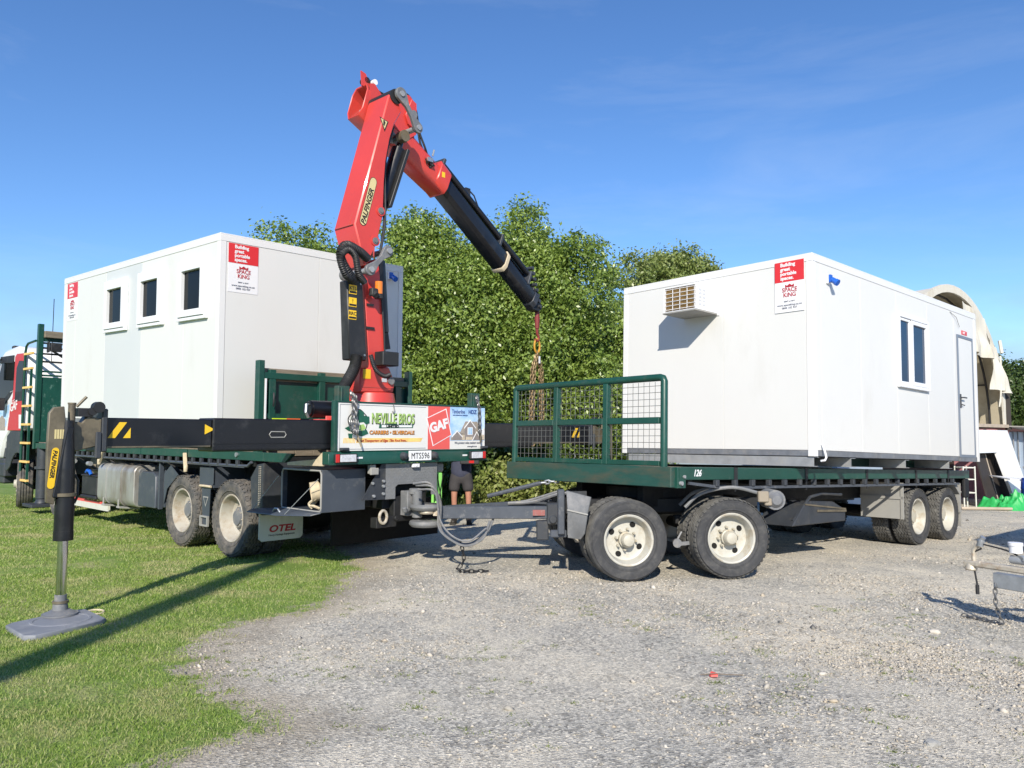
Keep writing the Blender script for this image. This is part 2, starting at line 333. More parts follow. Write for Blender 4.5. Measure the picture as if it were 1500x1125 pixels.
# ------------------------------------------------------------------ mesh builder
class MB:
    def __init__(s):
        s.v = []; s.f = []; s.mi = []; s.m = 0
    def _add(s, vs, fs):
        o = len(s.v)
        s.v += [tuple(p) for p in vs]
        for f in fs:
            s.f.append(tuple(i + o for i in f)); s.mi.append(s.m)
        return s
    def box(s, x0, x1, y0, y1, z0, z1):
        vs = [(x, y, z) for z in (z0, z1) for y in (y0, y1) for x in (x0, x1)]
        return s._add(vs, [(0, 2, 3, 1), (4, 5, 7, 6), (0, 1, 5, 4), (2, 6, 7, 3), (0, 4, 6, 2), (1, 3, 7, 5)])
    def beam(s, a, b, w, h, up=(0, 0, 1), w2=None, h2=None):
        a = Vector(a); b = Vector(b); d = (b - a).normalized(); up = Vector(up)
        if abs(d.dot(up)) > 0.98: up = Vector((1, 0, 0))
        sd = d.cross(up).normalized(); u = sd.cross(d).normalized()
        w2 = w if w2 is None else w2; h2 = h if h2 is None else h2
        vs = []
        for c, ww, hh in ((a, w, h), (b, w2, h2)):
            for i, j in ((-1, -1), (1, -1), (1, 1), (-1, 1)):
                vs.append(c + sd * (i * ww / 2) + u * (j * hh / 2))
        return s._add(vs, [(3, 2, 1, 0), (4, 5, 6, 7), (0, 1, 5, 4), (1, 2, 6, 5), (2, 3, 7, 6), (3, 0, 4, 7)])
    def cyl(s, a, b, r, n=16, r2=None, caps=True):
        a = Vector(a); b = Vector(b); d = (b - a).normalized()
        t = Vector((0, 0, 1)) if abs(d.z) < 0.9 else Vector((1, 0, 0))
        e1 = d.cross(t).normalized(); e2 = d.cross(e1)
        r2 = r if r2 is None else r2
        vs = []
        for c, rr in ((a, r), (b, r2)):
            for k in range(n):
                an = 2 * PI * k / n
                vs.append(c + (e1 * math.cos(an) + e2 * math.sin(an)) * rr)
        fs = [(k, (k + 1) % n, n + (k + 1) % n, n + k) for k in range(n)]
        if caps: fs += [tuple(range(n - 1, -1, -1)), tuple(range(n, 2 * n))]
        return s._add(vs, fs)
    def tube(s, pts, r, n=8, closed=False):
        pts = [Vector(p) for p in pts]
        m = len(pts); vs = []; ref = None
        for i, p in enumerate(pts):
            q0 = pts[i - 1] if (i > 0 or closed) else p
            q1 = pts[(i + 1) % m] if (i < m - 1 or closed) else p
            d = (q1 - q0).normalized()
            if ref is None:
                t = Vector((0, 0, 1)) if abs(d.z) < 0.9 else Vector((1, 0, 0))
                ref = d.cross(t).normalized()
            e1 = (ref - d * ref.dot(d)).normalized(); ref = e1; e2 = d.cross(e1)
            for k in range(n):
                an = 2 * PI * k / n
                vs.append(p + (e1 * math.cos(an) + e2 * math.sin(an)) * r)
        fs = []
        for i in range(m if closed else m - 1):
            a = i * n; b = ((i + 1) % m) * n
            fs += [(a + k, a + (k + 1) % n, b + (k + 1) % n, b + k) for k in range(n)]
        if not closed: fs += [tuple(range(n - 1, -1, -1)), tuple(range((m - 1) * n, m * n))]
        return s._add(vs, fs)
    def prism(s, ring, off):
        off = Vector(off); n = len(ring); ring = [Vector(p) for p in ring]
        vs = ring + [p + off for p in ring]
        nrm = Vector((0, 0, 0))
        for i in range(n): nrm += ring[i].cross(ring[(i + 1) % n])
        fl = nrm.dot(off) > 0
        fs = [(k, (k + 1) % n, n + (k + 1) % n, n + k) for k in range(n)] + [tuple(range(n - 1, -1, -1)), tuple(range(n, 2 * n))]
        if not fl: fs = [tuple(reversed(f)) for f in fs]
        return s._add(vs, fs)
    def lathe(s, prof, n=48, c=(0, 0, 0), zig=None):
        """profile [(r, h)] turned about local Z; zig[i] shifts the height alternately round the ring"""
        vs = []
        m = len(prof)
        for k in range(n):
            an = 2 * PI * k / n
            for i, (r, h) in enumerate(prof):
                hh = h
                if zig and zig[i]: hh = h + zig[i] * (1 if (k // 2) % 2 else -1)
                vs.append((c[0] + r * math.cos(an), c[1] + r * math.sin(an), c[2] + hh))
        fs = []
        for k in range(n):
            a = k * m; b = ((k + 1) % n) * m
            for i in range(m - 1):
                fs.append((a + i, b + i, b + i + 1, a + i + 1))
        return s._add(vs, fs)
    def quad(s, a, b, c, d):
        return s._add([a, b, c, d], [(0, 1, 2, 3)])
    def poly(s, pts):
        return s._add(pts, [tuple(range(len(pts)))])
    def ring_frame(s, x0, x1, z0, z1, y0, y1, t):
        """rectangular frame in the xz plane, depth y0..y1, bar width t"""
        s.box(x0, x0 + t, y0, y1, z0, z1); s.box(x1 - t, x1, y0, y1, z0, z1)
        s.box(x0 + t, x1 - t, y0, y1, z0, z0 + t); s.box(x0 + t, x1 - t, y0, y1, z1 - t, z1)
        return s
    def xf(s, M):
        s.v = [tuple(M @ Vector(p)) for p in s.v]; return s
    def link(s, a, b, r=0.006, w=0.016, l=0.04):
        pass
    def chain(s, pts, pitch=0.05, wire=0.007, w=0.018, n=5):
        """real chain: alternate oval links along a polyline"""
        pts = [Vector(p) for p in pts]
        seg = [(pts[i + 1] - pts[i]).length for i in range(len(pts) - 1)]
        tot = sum(seg); cnt = max(2, int(tot / pitch))
        def at(t):
            for i, L in enumerate(seg):
                if t <= L or i == len(seg) - 1:
                    return pts[i] + (pts[i + 1] - pts[i]) * (t / L if L else 0), (pts[i + 1] - pts[i]).normalized()
                t -= L
        for k in range(cnt):
            p, d = at((k + 0.5) * tot / cnt)
            up = Vector((0.3, 1, 0.1)) if abs(d.y) < 0.8 else Vector((1, 0.2, 0))
            e1 = d.cross(up).normalized(); e2 = d.cross(e1)
            e = e1 if k % 2 else e2
            L = pitch * 0.72
            ring = [p + d * (L * cx) + e * (w * cy) for cx, cy in ((-1, -.45), (-.5, -1), (.5, -1), (1, -.45), (1, .45), (.5, 1), (-.5, 1), (-1, .45))]
            s.tube(ring, wire, n, closed=True)
        return s

def arcpts(pts, n=6):
    P = [Vector(p) for p in pts]; P = [P[0] * 2 - P[1]] + P + [P[-1] * 2 - P[-2]]; out = []
    for i in range(1, len(P) - 2):
        for k in range(n):
            t = k / n
            out.append(0.5 * ((2 * P[i]) + (-P[i - 1] + P[i + 1]) * t + (2 * P[i - 1] - 5 * P[i] + 4 * P[i + 1] - P[i + 2]) * t * t + (-P[i - 1] + 3 * P[i] - 3 * P[i + 1] + P[i + 2]) * t ** 3))
    return out + [P[-2]]

def make_mesh(name, mb, mats, bevel=0.0, smooth=True, angle=35):
    me = bpy.data.meshes.new(name)
    me.from_pydata(mb.v, [], mb.f)
    if not isinstance(mats, (list, tuple)): mats = [mats]
    for m in mats: me.materials.append(MATS[m])
    if len(mats) > 1: me.polygons.foreach_set('material_index', mb.mi)
    if bevel:
        bm = bmesh.new(); bm.from_mesh(me)
        es = [e for e in bm.edges if len(e.link_faces) == 2 and e.calc_face_angle(0) > math.radians(40)]
        bmesh.ops.bevel(bm, geom=es, offset=bevel, segments=1, affect='EDGES', profile=0.5, clamp_overlap=True)
        bm.to_mesh(me); bm.free()
    if smooth:
        me.shade_smooth(); me.set_sharp_from_angle(angle=math.radians(angle))
    me.update()
    return me

def obj(name, mb, mats, parent=None, bevel=0.0, local=None, label=None, kind=None, angle=35):
    me = mb if isinstance(mb, bpy.types.Mesh) else make_mesh(name, mb, mats, bevel, angle=angle)
    o = bpy.data.objects.new(name, me)
    COL.objects.link(o)
    if parent is not None:
        o.parent = parent
        off = parent.get('_off')
        if local is not None: o.matrix_local = local
        elif off is not None: o.matrix_local = Matrix.Translation((-off[0], -off[1], -off[2]))
    elif local is not None:
        o.matrix_world = local
    if label: o['label'] = label
    if kind: o['kind'] = kind
    return o
OFFS = {}
LOCM = {}
def tag(o, label, cat, group=None):
    o['label'] = label; o['category'] = cat
    if group: o['group'] = group
    return o
def thing(name, label, cat, fr=IDENT, at=(0, 0, 0), group=None):
    o = bpy.data.objects.new(name, None)
    o.empty_display_size = 0.3
    COL.objects.link(o)
    o.matrix_world = fr @ Matrix.Translation(at)
    OFFS[o.name] = at
    return tag(o, label, cat, group)
def part(name, mb, mats, parent, bevel=0.0, local=None, label=None, kind=None, angle=35):
    """a part given in the coordinates of its thing's frame (the thing's own base offset is taken off)"""
    M = local if local is not None else Matrix.Identity(4)
    if parent.name in OFFS:
        a = OFFS[parent.name]
        M = Matrix.Translation((-a[0], -a[1], -a[2])) @ M
    else:                                   # parent is itself a part: sub-part given in the same frame
        M = LOCM[parent.name].inverted() @ (Matrix.Translation([-c for c in OFFS[parent.parent.name]]) @ M)
    o = obj(name, mb, mats, None, bevel, None, label, kind, angle)
    o.parent = parent
    o.matrix_basis = M
    LOCM[o.name] = M
    return o

def text_mesh(name, s, size, m, bold=0.0, shear=0.0, align='LEFT', depth=0.0015, squeeze=1.0, spacing=1.0):
    cu = bpy.data.curves.new(name, 'FONT')
    cu.body = s; cu.size = size; cu.offset = bold; cu.shear = shear; cu.align_x = align
    cu.extrude = depth; cu.resolution_u = 3; cu.space_character = spacing
    tmp = bpy.data.objects.new(name + '_curve', cu)
    me = bpy.data.meshes.new_from_object(tmp)
    bpy.data.objects.remove(tmp); bpy.data.curves.remove(cu)
    if squeeze != 1.0:
        for v in me.vertices: v.co.x *= squeeze
    me.materials.clear(); me.materials.append(MATS[m]); me.name = name
    return me
def place(origin, xd, yd):
    """matrix with local X along xd, local Y along yd (text plane), Z out of it"""
    x = Vector(xd).normalized(); y = Vector(yd); y = (y - x * y.dot(x)).normalized(); z = x.cross(y)
    M = Matrix.Identity(4)
    for r in range(3):
        M[r][0] = x[r]; M[r][1] = y[r]; M[r][2] = z[r]; M[r][3] = origin[r]
    return M
def lettering(s, size, m, parent, origin, xd, yd, name='lettering', **kw):
    me = text_mesh(name, s, size, m, **kw)
    return part(name, me, None, parent, local=place(origin, xd, yd))

# ------------------------------------------------------------------ ground
GP = np.array([(-3.7, 10.1, 0.0), (-4.7, 11.0, .0), (-10.5, 16.3, .07), (-8.9, 14.6, .06), (6.4, 12.2, -.127), (7.3, 13.0, -.15), (1.27, 8.4, 0.005), (2.45, 8.4, 0.005),
               (1.3, 10.6, 0.0), (2.4, 10.6, -.02), (-3.75, 6.5, 0.0), (4.2, 7.0, -.05), (0, 3, 0), (3, 4, 0), (-3, 3, 0), (-2, 12, 0.02), (4.7, 13.7, -.10), (5.6, 14.5, -.12),
               (12, 19, -.32), (14, 22, -.42), (17, 25, -.45), (-1, 15, 0.0), (0, 18, 0.0), (10, 12, -.2), (-14, 10, .02), (-18, 22, .1), (8, 7, -.1), (0, -5, 0), (10, -5, -.05), (-10, -5, 0), (9, 25, -.2)])
def ground_z(x, y):
    x = np.asarray(x, float); y = np.asarray(y, float)
    d2 = (x[..., None] - GP[:, 0]) ** 2 + (y[..., None] - GP[:, 1]) ** 2
    s2 = 1.6 ** 2
    w = np.exp(-d2 / (2 * s2)) + 1e-4 / (1 + d2)
    return (w * GP[:, 2]).sum(-1) / w.sum(-1)
def gz(x, y): return float(ground_z(np.array([x]), np.array([y]))[0])

_perm = RNG.random((64, 64))
def vnoise(x, y, s):
    x = x * s + 100; y = y * s + 100
    xi = np.floor(x).astype(int); yi = np.floor(y).astype(int)
    fx = x - xi; fy = y - yi
    fx = fx * fx * (3 - 2 * fx); fy = fy * fy * (3 - 2 * fy)
    p = lambda a, b: _perm[a % 64, b % 64]
    return (p(xi, yi) * (1 - fx) + p(xi + 1, yi) * fx) * (1 - fy) + (p(xi, yi + 1) * (1 - fx) + p(xi + 1, yi + 1) * fx) * fy
def fbm(x, y, s):
    return (vnoise(x, y, s) + 0.5 * vnoise(x + 7, y - 3, s * 2.1) + 0.25 * vnoise(x - 5, y + 9, s * 4.3) + .12 * vnoise(x + 2, y + 5, s * 9.1)) / 1.87
EDGE = np.array([(0.0, -1.95), (2.0, -1.95), (3.4, -1.88), (3.61, -1.78), (3.8, -1.72), (4.0, -1.50), (4.2, -1.30), (4.4, -1.32), (4.6, -1.58), (4.87, -1.92), (5.3, -2.28), (5.8, -2.36), (6.37, -2.3), (7.0, -1.98), (7.98, -1.75), (9.3, -1.85), (10.3, -2.2), (12, -3.4), (14, -5.0), (18, -7.5), (30, -9), (60, -9)])
def grassness(x, y):
    """>0 inside the lawn"""
    e = np.interp(y, EDGE[:, 0], EDGE[:, 1])
    g = (e - x) + (fbm(x, y, 1.7) - 0.5) * 0.5 + (fbm(x + 31, y, 6.0) - .5) * 0.35
    # bare dusty tongue near the camera's left
        # rough verge under the trees
    g2 = (y - 16.6 - (x > 3) * (x - 3) * 0.8) * 0.8 + (fbm(x, y, 1.3) - .5) * 1.6
    return np.maximum(g, np.minimum(g2, 3.4 - x))

def build_ground():
    def axis(lo, hi, near_lo, near_hi, step, grow=1.35):
        a = list(np.arange(near_lo, near_hi, step)); d = step
        while a[-1] < hi: d *= grow; a.append(a[-1] + d)
        d = step
        while a[0] > lo: d *= grow; a.insert(0, a[0] - d)
        return np.array(a)
    xs = axis(-900, 900, -9, 9, 0.085); ys = axis(-300, 1500, 2.2, 16, 0.085)
    X, Y = np.meshgrid(xs, ys, indexing='ij')
    Z = ground_z(X, Y)
    near = np.clip(1 - np.hypot(X, Y - 8) / 40, 0, 1)
    Z = Z + near * ((fbm(X, Y, 1.1) - .5) * 0.035 + (fbm(X, Y, 4.0) - .5) * 0.018)
    g = grassness(X, Y)
    V = np.stack([X, Y, Z], -1).reshape(-1, 3)
    nx, ny = X.shape
    idx = np.arange(nx * ny).reshape(nx, ny)
    F = np.stack([idx[:-1, :-1], idx[1:, :-1], idx[1:, 1:], idx[:-1, 1:]], -1).reshape(-1, 4)
    me = bpy.data.meshes.new('ground')
    me.vertices.add(len(V)); me.vertices.foreach_set('co', V.astype(np.float32).ravel())
    me.loops.add(F.size); me.loops.foreach_set('vertex_index', F.astype(np.int32).ravel())
    me.polygons.add(len(F)); me.polygons.foreach_set('loop_start', np.arange(0, F.size, 4, dtype=np.int32)); me.polygons.foreach_set('loop_total', np.full(len(F), 4, np.int32))
    me.update(calc_edges=True)
    at = me.attributes.new('lawn', 'FLOAT', 'POINT'); at.data.foreach_set('value', g.astype(np.float32).ravel())
    me.shade_smooth()
    o = bpy.data.objects.new('ground', me); COL.objects.link(o); o['kind'] = 'structure'
    m, nt, b = new_mat('ground')
    N, L = nt.nodes, nt.links
    tc = N.new('ShaderNodeTexCoord')
    def noise(sc, det=8, ro=0.65, dist=0.0):
        n = N.new('ShaderNodeTexNoise'); n.inputs['Scale'].default_value = sc; n.inputs['Detail'].default_value = det; n.inputs['Roughness'].default_value = ro; n.inputs['Distortion'].default_value = dist
        L.new(tc.outputs['Object'], n.inputs['Vector']); return n
    def ramp(src, stops):
        r = N.new('ShaderNodeValToRGB'); e = r.color_ramp.elements
        e[0].position = stops[0][0]; e[0].color = (*stops[0][1], 1); e[1].position = stops[-1][0]; e[1].color = (*stops[-1][1], 1)
        for p, c in stops[1:-1]:
            q = e.new(p); q.color = (*c, 1)
        L.new(src, r.inputs['Fac']); return r
    def mixc(f, a, c2, blend='MIX'):
        x = N.new('ShaderNodeMixRGB'); x.blend_type = blend
        if isinstance(f, float): x.inputs['Fac'].default_value = f
        else: L.new(f, x.inputs['Fac'])
        L.new(a, x.inputs['Color1']); L.new(c2, x.inputs['Color2']); return x
    # gravel: grey chips over pale dust, chips by voronoi cells
    big = noise(0.55, 8, 0.62, 0.4)
    dust = ramp(big.outputs['Fac'], [(0.36, (0.49, 0.465, 0.40)), (0.46, (0.55, 0.515, 0.44)), (0.55, (0.63, 0.58, 0.48)), (0.66, (0.72, 0.65, 0.52))])
    vor = N.new('ShaderNodeTexVoronoi'); vor.inputs['Scale'].default_value = 55; L.new(tc.outputs['Object'], vor.inputs['Vector'])
    chip = ramp(vor.outputs['Color'], [(0.12, (0.40, 0.40, 0.41)), (0.5, (0.92, 0.92, 0.92)), (0.88, (1.5, 1.47, 1.42))])
    fine = noise(140, 4, 0.7)
    finer = ramp(fine.outputs['Fac'], [(0.3, (0.55, 0.55, 0.55)), (0.5, (1, 1, 1)), (0.72, (1.35, 1.35, 1.35))])
    mid = noise(2.1, 7, 0.7, 0.6)
    msum = N.new('ShaderNodeMath'); msum.operation = 'ADD'; L.new(big.outputs['Fac'], msum.inputs[0]); L.new(mid.outputs['Fac'], msum.inputs[1])
    cf = N.new('ShaderNodeMapRange'); cf.inputs['From Min'].default_value = 0.88; cf.inputs['From Max'].default_value = 1.14; cf.inputs['To Min'].default_value = 0.85; cf.inputs['To Max'].default_value = 0.4
    L.new(msum.outputs['Value'], cf.inputs['Value'])
    tone = ramp(mid.outputs['Fac'], [(0.32, (0.82, 0.82, 0.825)), (0.5, (1, 1, 1)), (0.68, (1.12, 1.10, 1.06))])
    dst = mixc(0.85, dust.outputs['Color'], tone.outputs['Color'], 'MULTIPLY')
    c1 = mixc(cf.outputs['Result'], dst.outputs['Color'], chip.outputs['Color'], 'MULTIPLY')
    c2 = mixc(0.8, c1.outputs['Color'], finer.outputs['Color'], 'MULTIPLY')
    # soil under the lawn
    gn = noise(1.3, 8, 0.7)
    soil = ramp(gn.outputs['Fac'], [(0.34, (0.15, 0.245, 0.045)), (0.52, (0.21, 0.30, 0.07)), (0.66, (0.42, 0.39, 0.20))])
    gf = noise(60, 4, 0.7)
    gfr = ramp(gf.outputs['Fac'], [(0.3, (0.5, 0.5, 0.5)), (0.7, (1.4, 1.4, 1.4))])
    c3 = mixc(0.9, soil.outputs['Color'], gfr.outputs['Color'], 'MULTIPLY')
    at = N.new('ShaderNodeAttribute'); at.attribute_name = 'lawn'
    en = noise(9, 6, 0.7)
    ad = N.new('ShaderNodeMath'); ad.operation = 'MULTIPLY_ADD'; ad.inputs[1].default_value = 0.9; ad.inputs[2].default_value = -0.45
    L.new(en.outputs['Fac'], ad.inputs[0])
    sm = N.new('ShaderNodeMath'); sm.operation = 'ADD'; L.new(at.outputs['Fac'], sm.inputs[0]); L.new(ad.outputs['Value'], sm.inputs[1])
    mr = N.new('ShaderNodeMapRange'); mr.inputs['From Min'].default_value = -0.03; mr.inputs['From Max'].default_value = 0.09
    L.new(sm.outputs['Value'], mr.inputs['Value'])
    # brown earthy fringe between the lawn and the gravel
    mr2 = N.new('ShaderNodeMapRange'); mr2.inputs['From Min'].default_value = -0.75; mr2.inputs['From Max'].default_value = 0.05; mr2.inputs['To Max'].default_value = 0.72
    L.new(sm.outputs['Value'], mr2.inputs['Value'])
    br = N.new('ShaderNodeRGB'); br.outputs[0].default_value = (0.36, 0.295, 0.205, 1)
    c4 = mixc(mr2.outputs['Result'], c2.outputs['Color'], br.outputs[0])
    c4b = mixc(0.5, c4.outputs['Color'], finer.outputs['Color'], 'MULTIPLY')
    c5 = mixc(mr.outputs['Result'], c4b.outputs['Color'], c3.outputs['Color'])
    L.new(c5.outputs['Color'], b.inputs['Base Color'])
    b.inputs['Roughness'].default_value = 0.95; b.inputs['Specular IOR Level'].default_value = 0.2
    bp = N.new('ShaderNodeBump'); bp.inputs['Strength'].default_value = 0.75; bp.inputs['Distance'].default_value = 0.012
    hs = N.new('ShaderNodeMath'); hs.operation = 'ADD'
    L.new(vor.outputs['Distance'], hs.inputs[0]); L.new(fine.outputs['Fac'], hs.inputs[1])
    L.new(hs.outputs['Value'], bp.inputs['Height']); L.new(bp.outputs['Normal'], b.inputs['Normal'])
    me.materials.append(m)
    return o

def np_object(name, V, F, material, kind=None, parent=None, smooth=False):
    """V (n,3), F (m,k) numpy arrays -> object"""
    me = bpy.data.meshes.new(name)
    k = F.shape[1]
    me.vertices.add(len(V)); me.vertices.foreach_set('co', V.astype(np.float32).ravel())
    me.loops.add(F.size); me.loops.foreach_set('vertex_index', F.astype(np.int32).ravel())
    me.polygons.add(len(F)); me.polygons.foreach_set('loop_start', np.arange(0, F.size, k, dtype=np.int32)); me.polygons.foreach_set('loop_total', np.full(len(F), k, np.int32))
    me.update(calc_edges=True)
    me.materials.append(MATS[material])
    if smooth: me.shade_smooth()
    o = bpy.data.objects.new(name, me); COL.objects.link(o)
    if kind: o['kind'] = kind
    if parent is not None: o.parent = parent
    return o

def surf_z(x, y):
    near = np.clip(1 - np.hypot(x, y - 8) / 40, 0, 1)
    return ground_z(x, y) + near * ((fbm(x, y, 1.1) - .5) * 0.035 + (fbm(x, y, 4.0) - .5) * 0.018)

ground = build_ground()

def blades(name, X, Y, h, w, material, lean=0.5, kind='stuff'):
    n = len(X); Z = surf_z(X, Y) - 0.004
    a = RNG.random(n) * 2 * PI; la = RNG.random(n) * 2 * PI
    H = h * (0.55 + 0.9 * RNG.random(n)); Wd = w * (0.7 + 0.6 * RNG.random(n))
    lx = np.cos(la) * H * lean * RNG.random(n); ly = np.sin(la) * H * lean * RNG.random(n)
    dx = np.cos(a) * Wd / 2; dy = np.sin(a) * Wd / 2
    V = np.stack([np.stack([X - dx, Y - dy, Z], -1), np.stack([X + dx, Y + dy, Z], -1), np.stack([X + dx * .6 + lx * .4, Y + dy * .6 + ly * .4, Z + H * .55], -1),
                  np.stack([X + lx, Y + ly, Z + H], -1), np.stack([X - dx * .6 + lx * .4, Y - dy * .6 + ly * .4, Z + H * .55], -1)], 1).reshape(-1, 3)
    F = np.arange(n * 5).reshape(n, 5)
    return np_object(name, V, F, material, kind)

def scatter_lawn():
    xs, ys, hs = [], [], []
    for y0, y1, dens in ((2.6, 4.5, 9000), (4.5, 6.5, 6000), (6.5, 9, 3600), (9, 13, 1900), (13, 20, 700)):
        x0, x1 = -0.72 * y1 - 0.4, -1.0
        n = int((x1 - x0) * (y1 - y0) * dens)
        x = RNG.uniform(x0, x1, n); y = RNG.uniform(y0, y1, n)
        g = grassness(x, y) + (RNG.random(n) - .5) * 0.46
        bald = fbm(x + 12, y + 40, 0.9)
        keep = (g > 0.02) & (bald + RNG.random(n) * 0.25 < 0.80)
        xs.append(x[keep]); ys.append(y[keep])
    X = np.concatenate(xs); Y = np.concatenate(ys)
    d = np.hypot(X, Y)
    h = 0.013 + 0.010 * fbm(X, Y, 2.0) + 0.0006 * d
    return blades('lawn_grass', X, Y, h, 0.0026 + 0.00055 * d, 'grass_blade', 1.3)
scatter_lawn()

def scatter_verge():
    n = 26000
    x = RNG.uniform(-9, 10, n); y = RNG.uniform(16.2, 19.5, n)
    g = grassness(x, y) + (RNG.random(n) - .5) * .3
    k = g > 0
    return blades('verge_grass', x[k], y[k], 0.22, 0.018, 'weed_leaf', 0.8)
scatter_verge()

def scatter_stones():
    Vs, Fs, off = [], [], 0
    base = np.array([(1, 0, 0), (-1, 0, 0), (0, 1, 0), (0, -1, 0), (0, 0, 1), (0, 0, -1)], float)
    tri = np.array([(0, 2, 4), (2, 1, 4), (1, 3, 4), (3, 0, 4), (2, 0, 5), (1, 2, 5), (3, 1, 5), (0, 3, 5)])
    P = []
    for y0, y1, dens in ((2.7, 4.2, 5200), (4.2, 6, 3600), (6, 9, 1600), (9, 15, 260), (15, 22, 30)):
        x0, x1 = -0.72 * y1 * .6 - .5, 0.70 * y1 + .3
        n = int((x1 - x0) * (y1 - y0) * dens)
        x = RNG.uniform(x0, x1, n); y = RNG.uniform(y0, y1, n)
        g = grassness(x, y)
        cl = fbm(x - 20, y + 3, 0.8)
        k = (g < -0.05) & (RNG.random(n) < np.clip((cl - 0.36) * 3.4, 0.05, 1) * np.clip(0.45 + 0.14 * x, .22, 1))
        P.append(np.stack([x[k], y[k]], -1))
    P = np.concatenate(P); n = len(P)
    d = np.hypot(P[:, 0], P[:, 1])
    sz = 0.0032 + 0.0095 * RNG.random(n) ** 3.0 + 0.0004 * d
    bigs = RNG.random(n) < 0.012
    sz[bigs] *= 2.2
    S = sz[:, None, None] * (0.6 + 0.8 * RNG.random((n, 6, 1)))
    V = base[None] * S
    V[:, :, 2] *= 0.6
    V += (RNG.random((n, 6, 3)) - .5) * sz[:, None, None] * 0.7
    a = RNG.random(n) * 2 * PI
    c, s = np.cos(a)[:, None], np.sin(a)[:, None]
    x = V[:, :, 0] * c - V[:, :, 1] * s; y = V[:, :, 0] * s + V[:, :, 1] * c
    V[:, :, 0] = x + P[:, 0:1]; V[:, :, 1] = y + P[:, 1:2]
    V[:, :, 2] += (surf_z(P[:, 0], P[:, 1]) + sz * 0.15)[:, None]
    F = (np.arange(n)[:, None, None] * 6 + tri[None]).reshape(-1, 3)
    return np_object('gravel_stones', V.reshape(-1, 3), F, 'stone', 'stuff')
scatter_stones()

def scatter_weeds():
    # small flat weeds growing in the gravel: clusters of short broad blades
    cx = RNG.uniform(-2.2, 4.0, 1100); cy = 2.9 + 5.0 * RNG.random(1100) ** 1.5
    g = grassness(cx, cy); cl = fbm(cx + 3, cy + 60, 1.1)
    k = (g < 0) & (RNG.random(1100) < np.clip((cl - .40) * 4, 0.03, 1) * np.clip(0.75 - 0.10 * cx, .2, 1))
    cx, cy = cx[k], cy[k]
    m = RNG.integers(6, 36, len(cx))
    ci = np.repeat(np.arange(len(cx)), m)
    r = np.abs(RNG.normal(0, 0.035, len(ci))); a = RNG.random(len(ci)) * 2 * PI
    return blades('gravel_weeds', cx[ci] + r * np.cos(a) * 1.6, cy[ci] + r * np.sin(a), 0.014, 0.007, 'weed_leaf', 1.8)
scatter_weeds()

# ------------------------------------------------------------------ trees
def leaf_cloud(blobs, n, size, seed, clump=0.32, shell=0.62, per=16):
    """leaf quads gathered in clumps spread through the volume of overlapping ellipsoids"""
    r = np.random.default_rng(seed)
    vol = np.array([b[3] * b[4] * b[5] for b in blobs]) ** 0.75; vol /= vol.sum()
    nc = n // per
    bi = r.choice(len(blobs), nc, p=vol); B = np.array(blobs)[bi]
    d = r.normal(size=(nc, 3)); d /= np.linalg.norm(d, axis=1)[:, None]
    rad = shell + (1 - shell) * r.random(nc) ** 0.6
    rad *= 0.90 + 0.24 * r.random(nc)
    C = B[:, :3] + d * B[:, 3:6] * rad[:, None]
    ci = np.repeat(np.arange(nc), per); n = len(ci)
    P = C[ci] + r.normal(size=(n, 3)) * clump * np.array([1, 1, 0.75]) * (0.5 + r.random(nc)[ci])[:, None] * 0.6
    N = d[ci] * 0.8 + r.normal(size=(n, 3)) * 0.75 + np.array([0, 0, 0.25]); N /= np.linalg.norm(N, axis=1)[:, None]
    t = r.normal(size=(n, 3)); t -= N * (t * N).sum(1)[:, None]; t[:, 2] -= 0.7; t -= N * (t * N).sum(1)[:, None]; t /= np.linalg.norm(t, axis=1)[:, None]
    s = np.cross(N, t)
    L = size * (0.65 + 0.7 * r.random(n))[:, None]; Wd = L * 0.27
    V = np.stack([P - t * L * .5, P - t * L * 0.05 + s * Wd + N * L * 0.07, P + t * L * .5, P - t * L * 0.05 - s * Wd + N * L * 0.07], 1)
    keep = V[:, :, 2].min(1) > -0.25
    V = V[keep]; n = len(V)
    global LAST_TONE
    LAST_TONE = np.repeat(np.clip(r.normal(.5, .22, nc), 0, 1)[ci][keep], 4)
    return V.reshape(-1, 3), np.arange(n * 4).reshape(n, 4)

def trunk_mb(pts, r0, r1, limbs=()):
    mb = MB()
    def limb(p, ra, rb, n=9):
        p = [Vector(q) for q in p]
        for i in range(len(p) - 1):
            f0 = i / (len(p) - 1); f1 = (i + 1) / (len(p) - 1)
            mb.cyl(p[i], p[i + 1], ra + (rb - ra) * f0, n, ra + (rb - ra) * f1, caps=False)
    limb(pts, r0, r1)
    for l in limbs: limb(l, r0 * .5, r0 * .12, 7)
    return mb

def tree(label, base, blobs, n, size, material, seed, group='trees behind the vehicles', per=75, clump=0.33):
    bx, by = base; z = gz(bx, by)
    t = thing('tree', label, 'tree', at=(bx, by, z), group=group)
    V, F = leaf_cloud(blobs, n, size, seed, clump=clump, per=per)
    c = np_object('crown', V - np.array([bx, by, z]), F, material)
    c.data.attributes.new('tone', 'FLOAT', 'POINT').data.foreach_set('value', LAST_TONE.astype(np.float32))
    c.parent = t
    top = max(b[2] + b[5] * .6 for b in blobs)
    rr = random.Random(seed)
    limbs = []
    for b in blobs[:7]:
        limbs.append([(bx, by, z + top * .22), ((bx + b[0]) / 2 + rr.uniform(-.2, .2), (by + b[1]) / 2, (z + top * .3 + b[2]) / 2), (b[0], b[1], b[2] + b[5] * .1)])
    part('trunk', trunk_mb([(bx, by, z - .1), (bx + .05, by, z + top * .25), (bx - .05, by + .1, z + top * .55), (bx, by, top * .78)], 0.2, 0.05, limbs), 'bark', t)
    return t

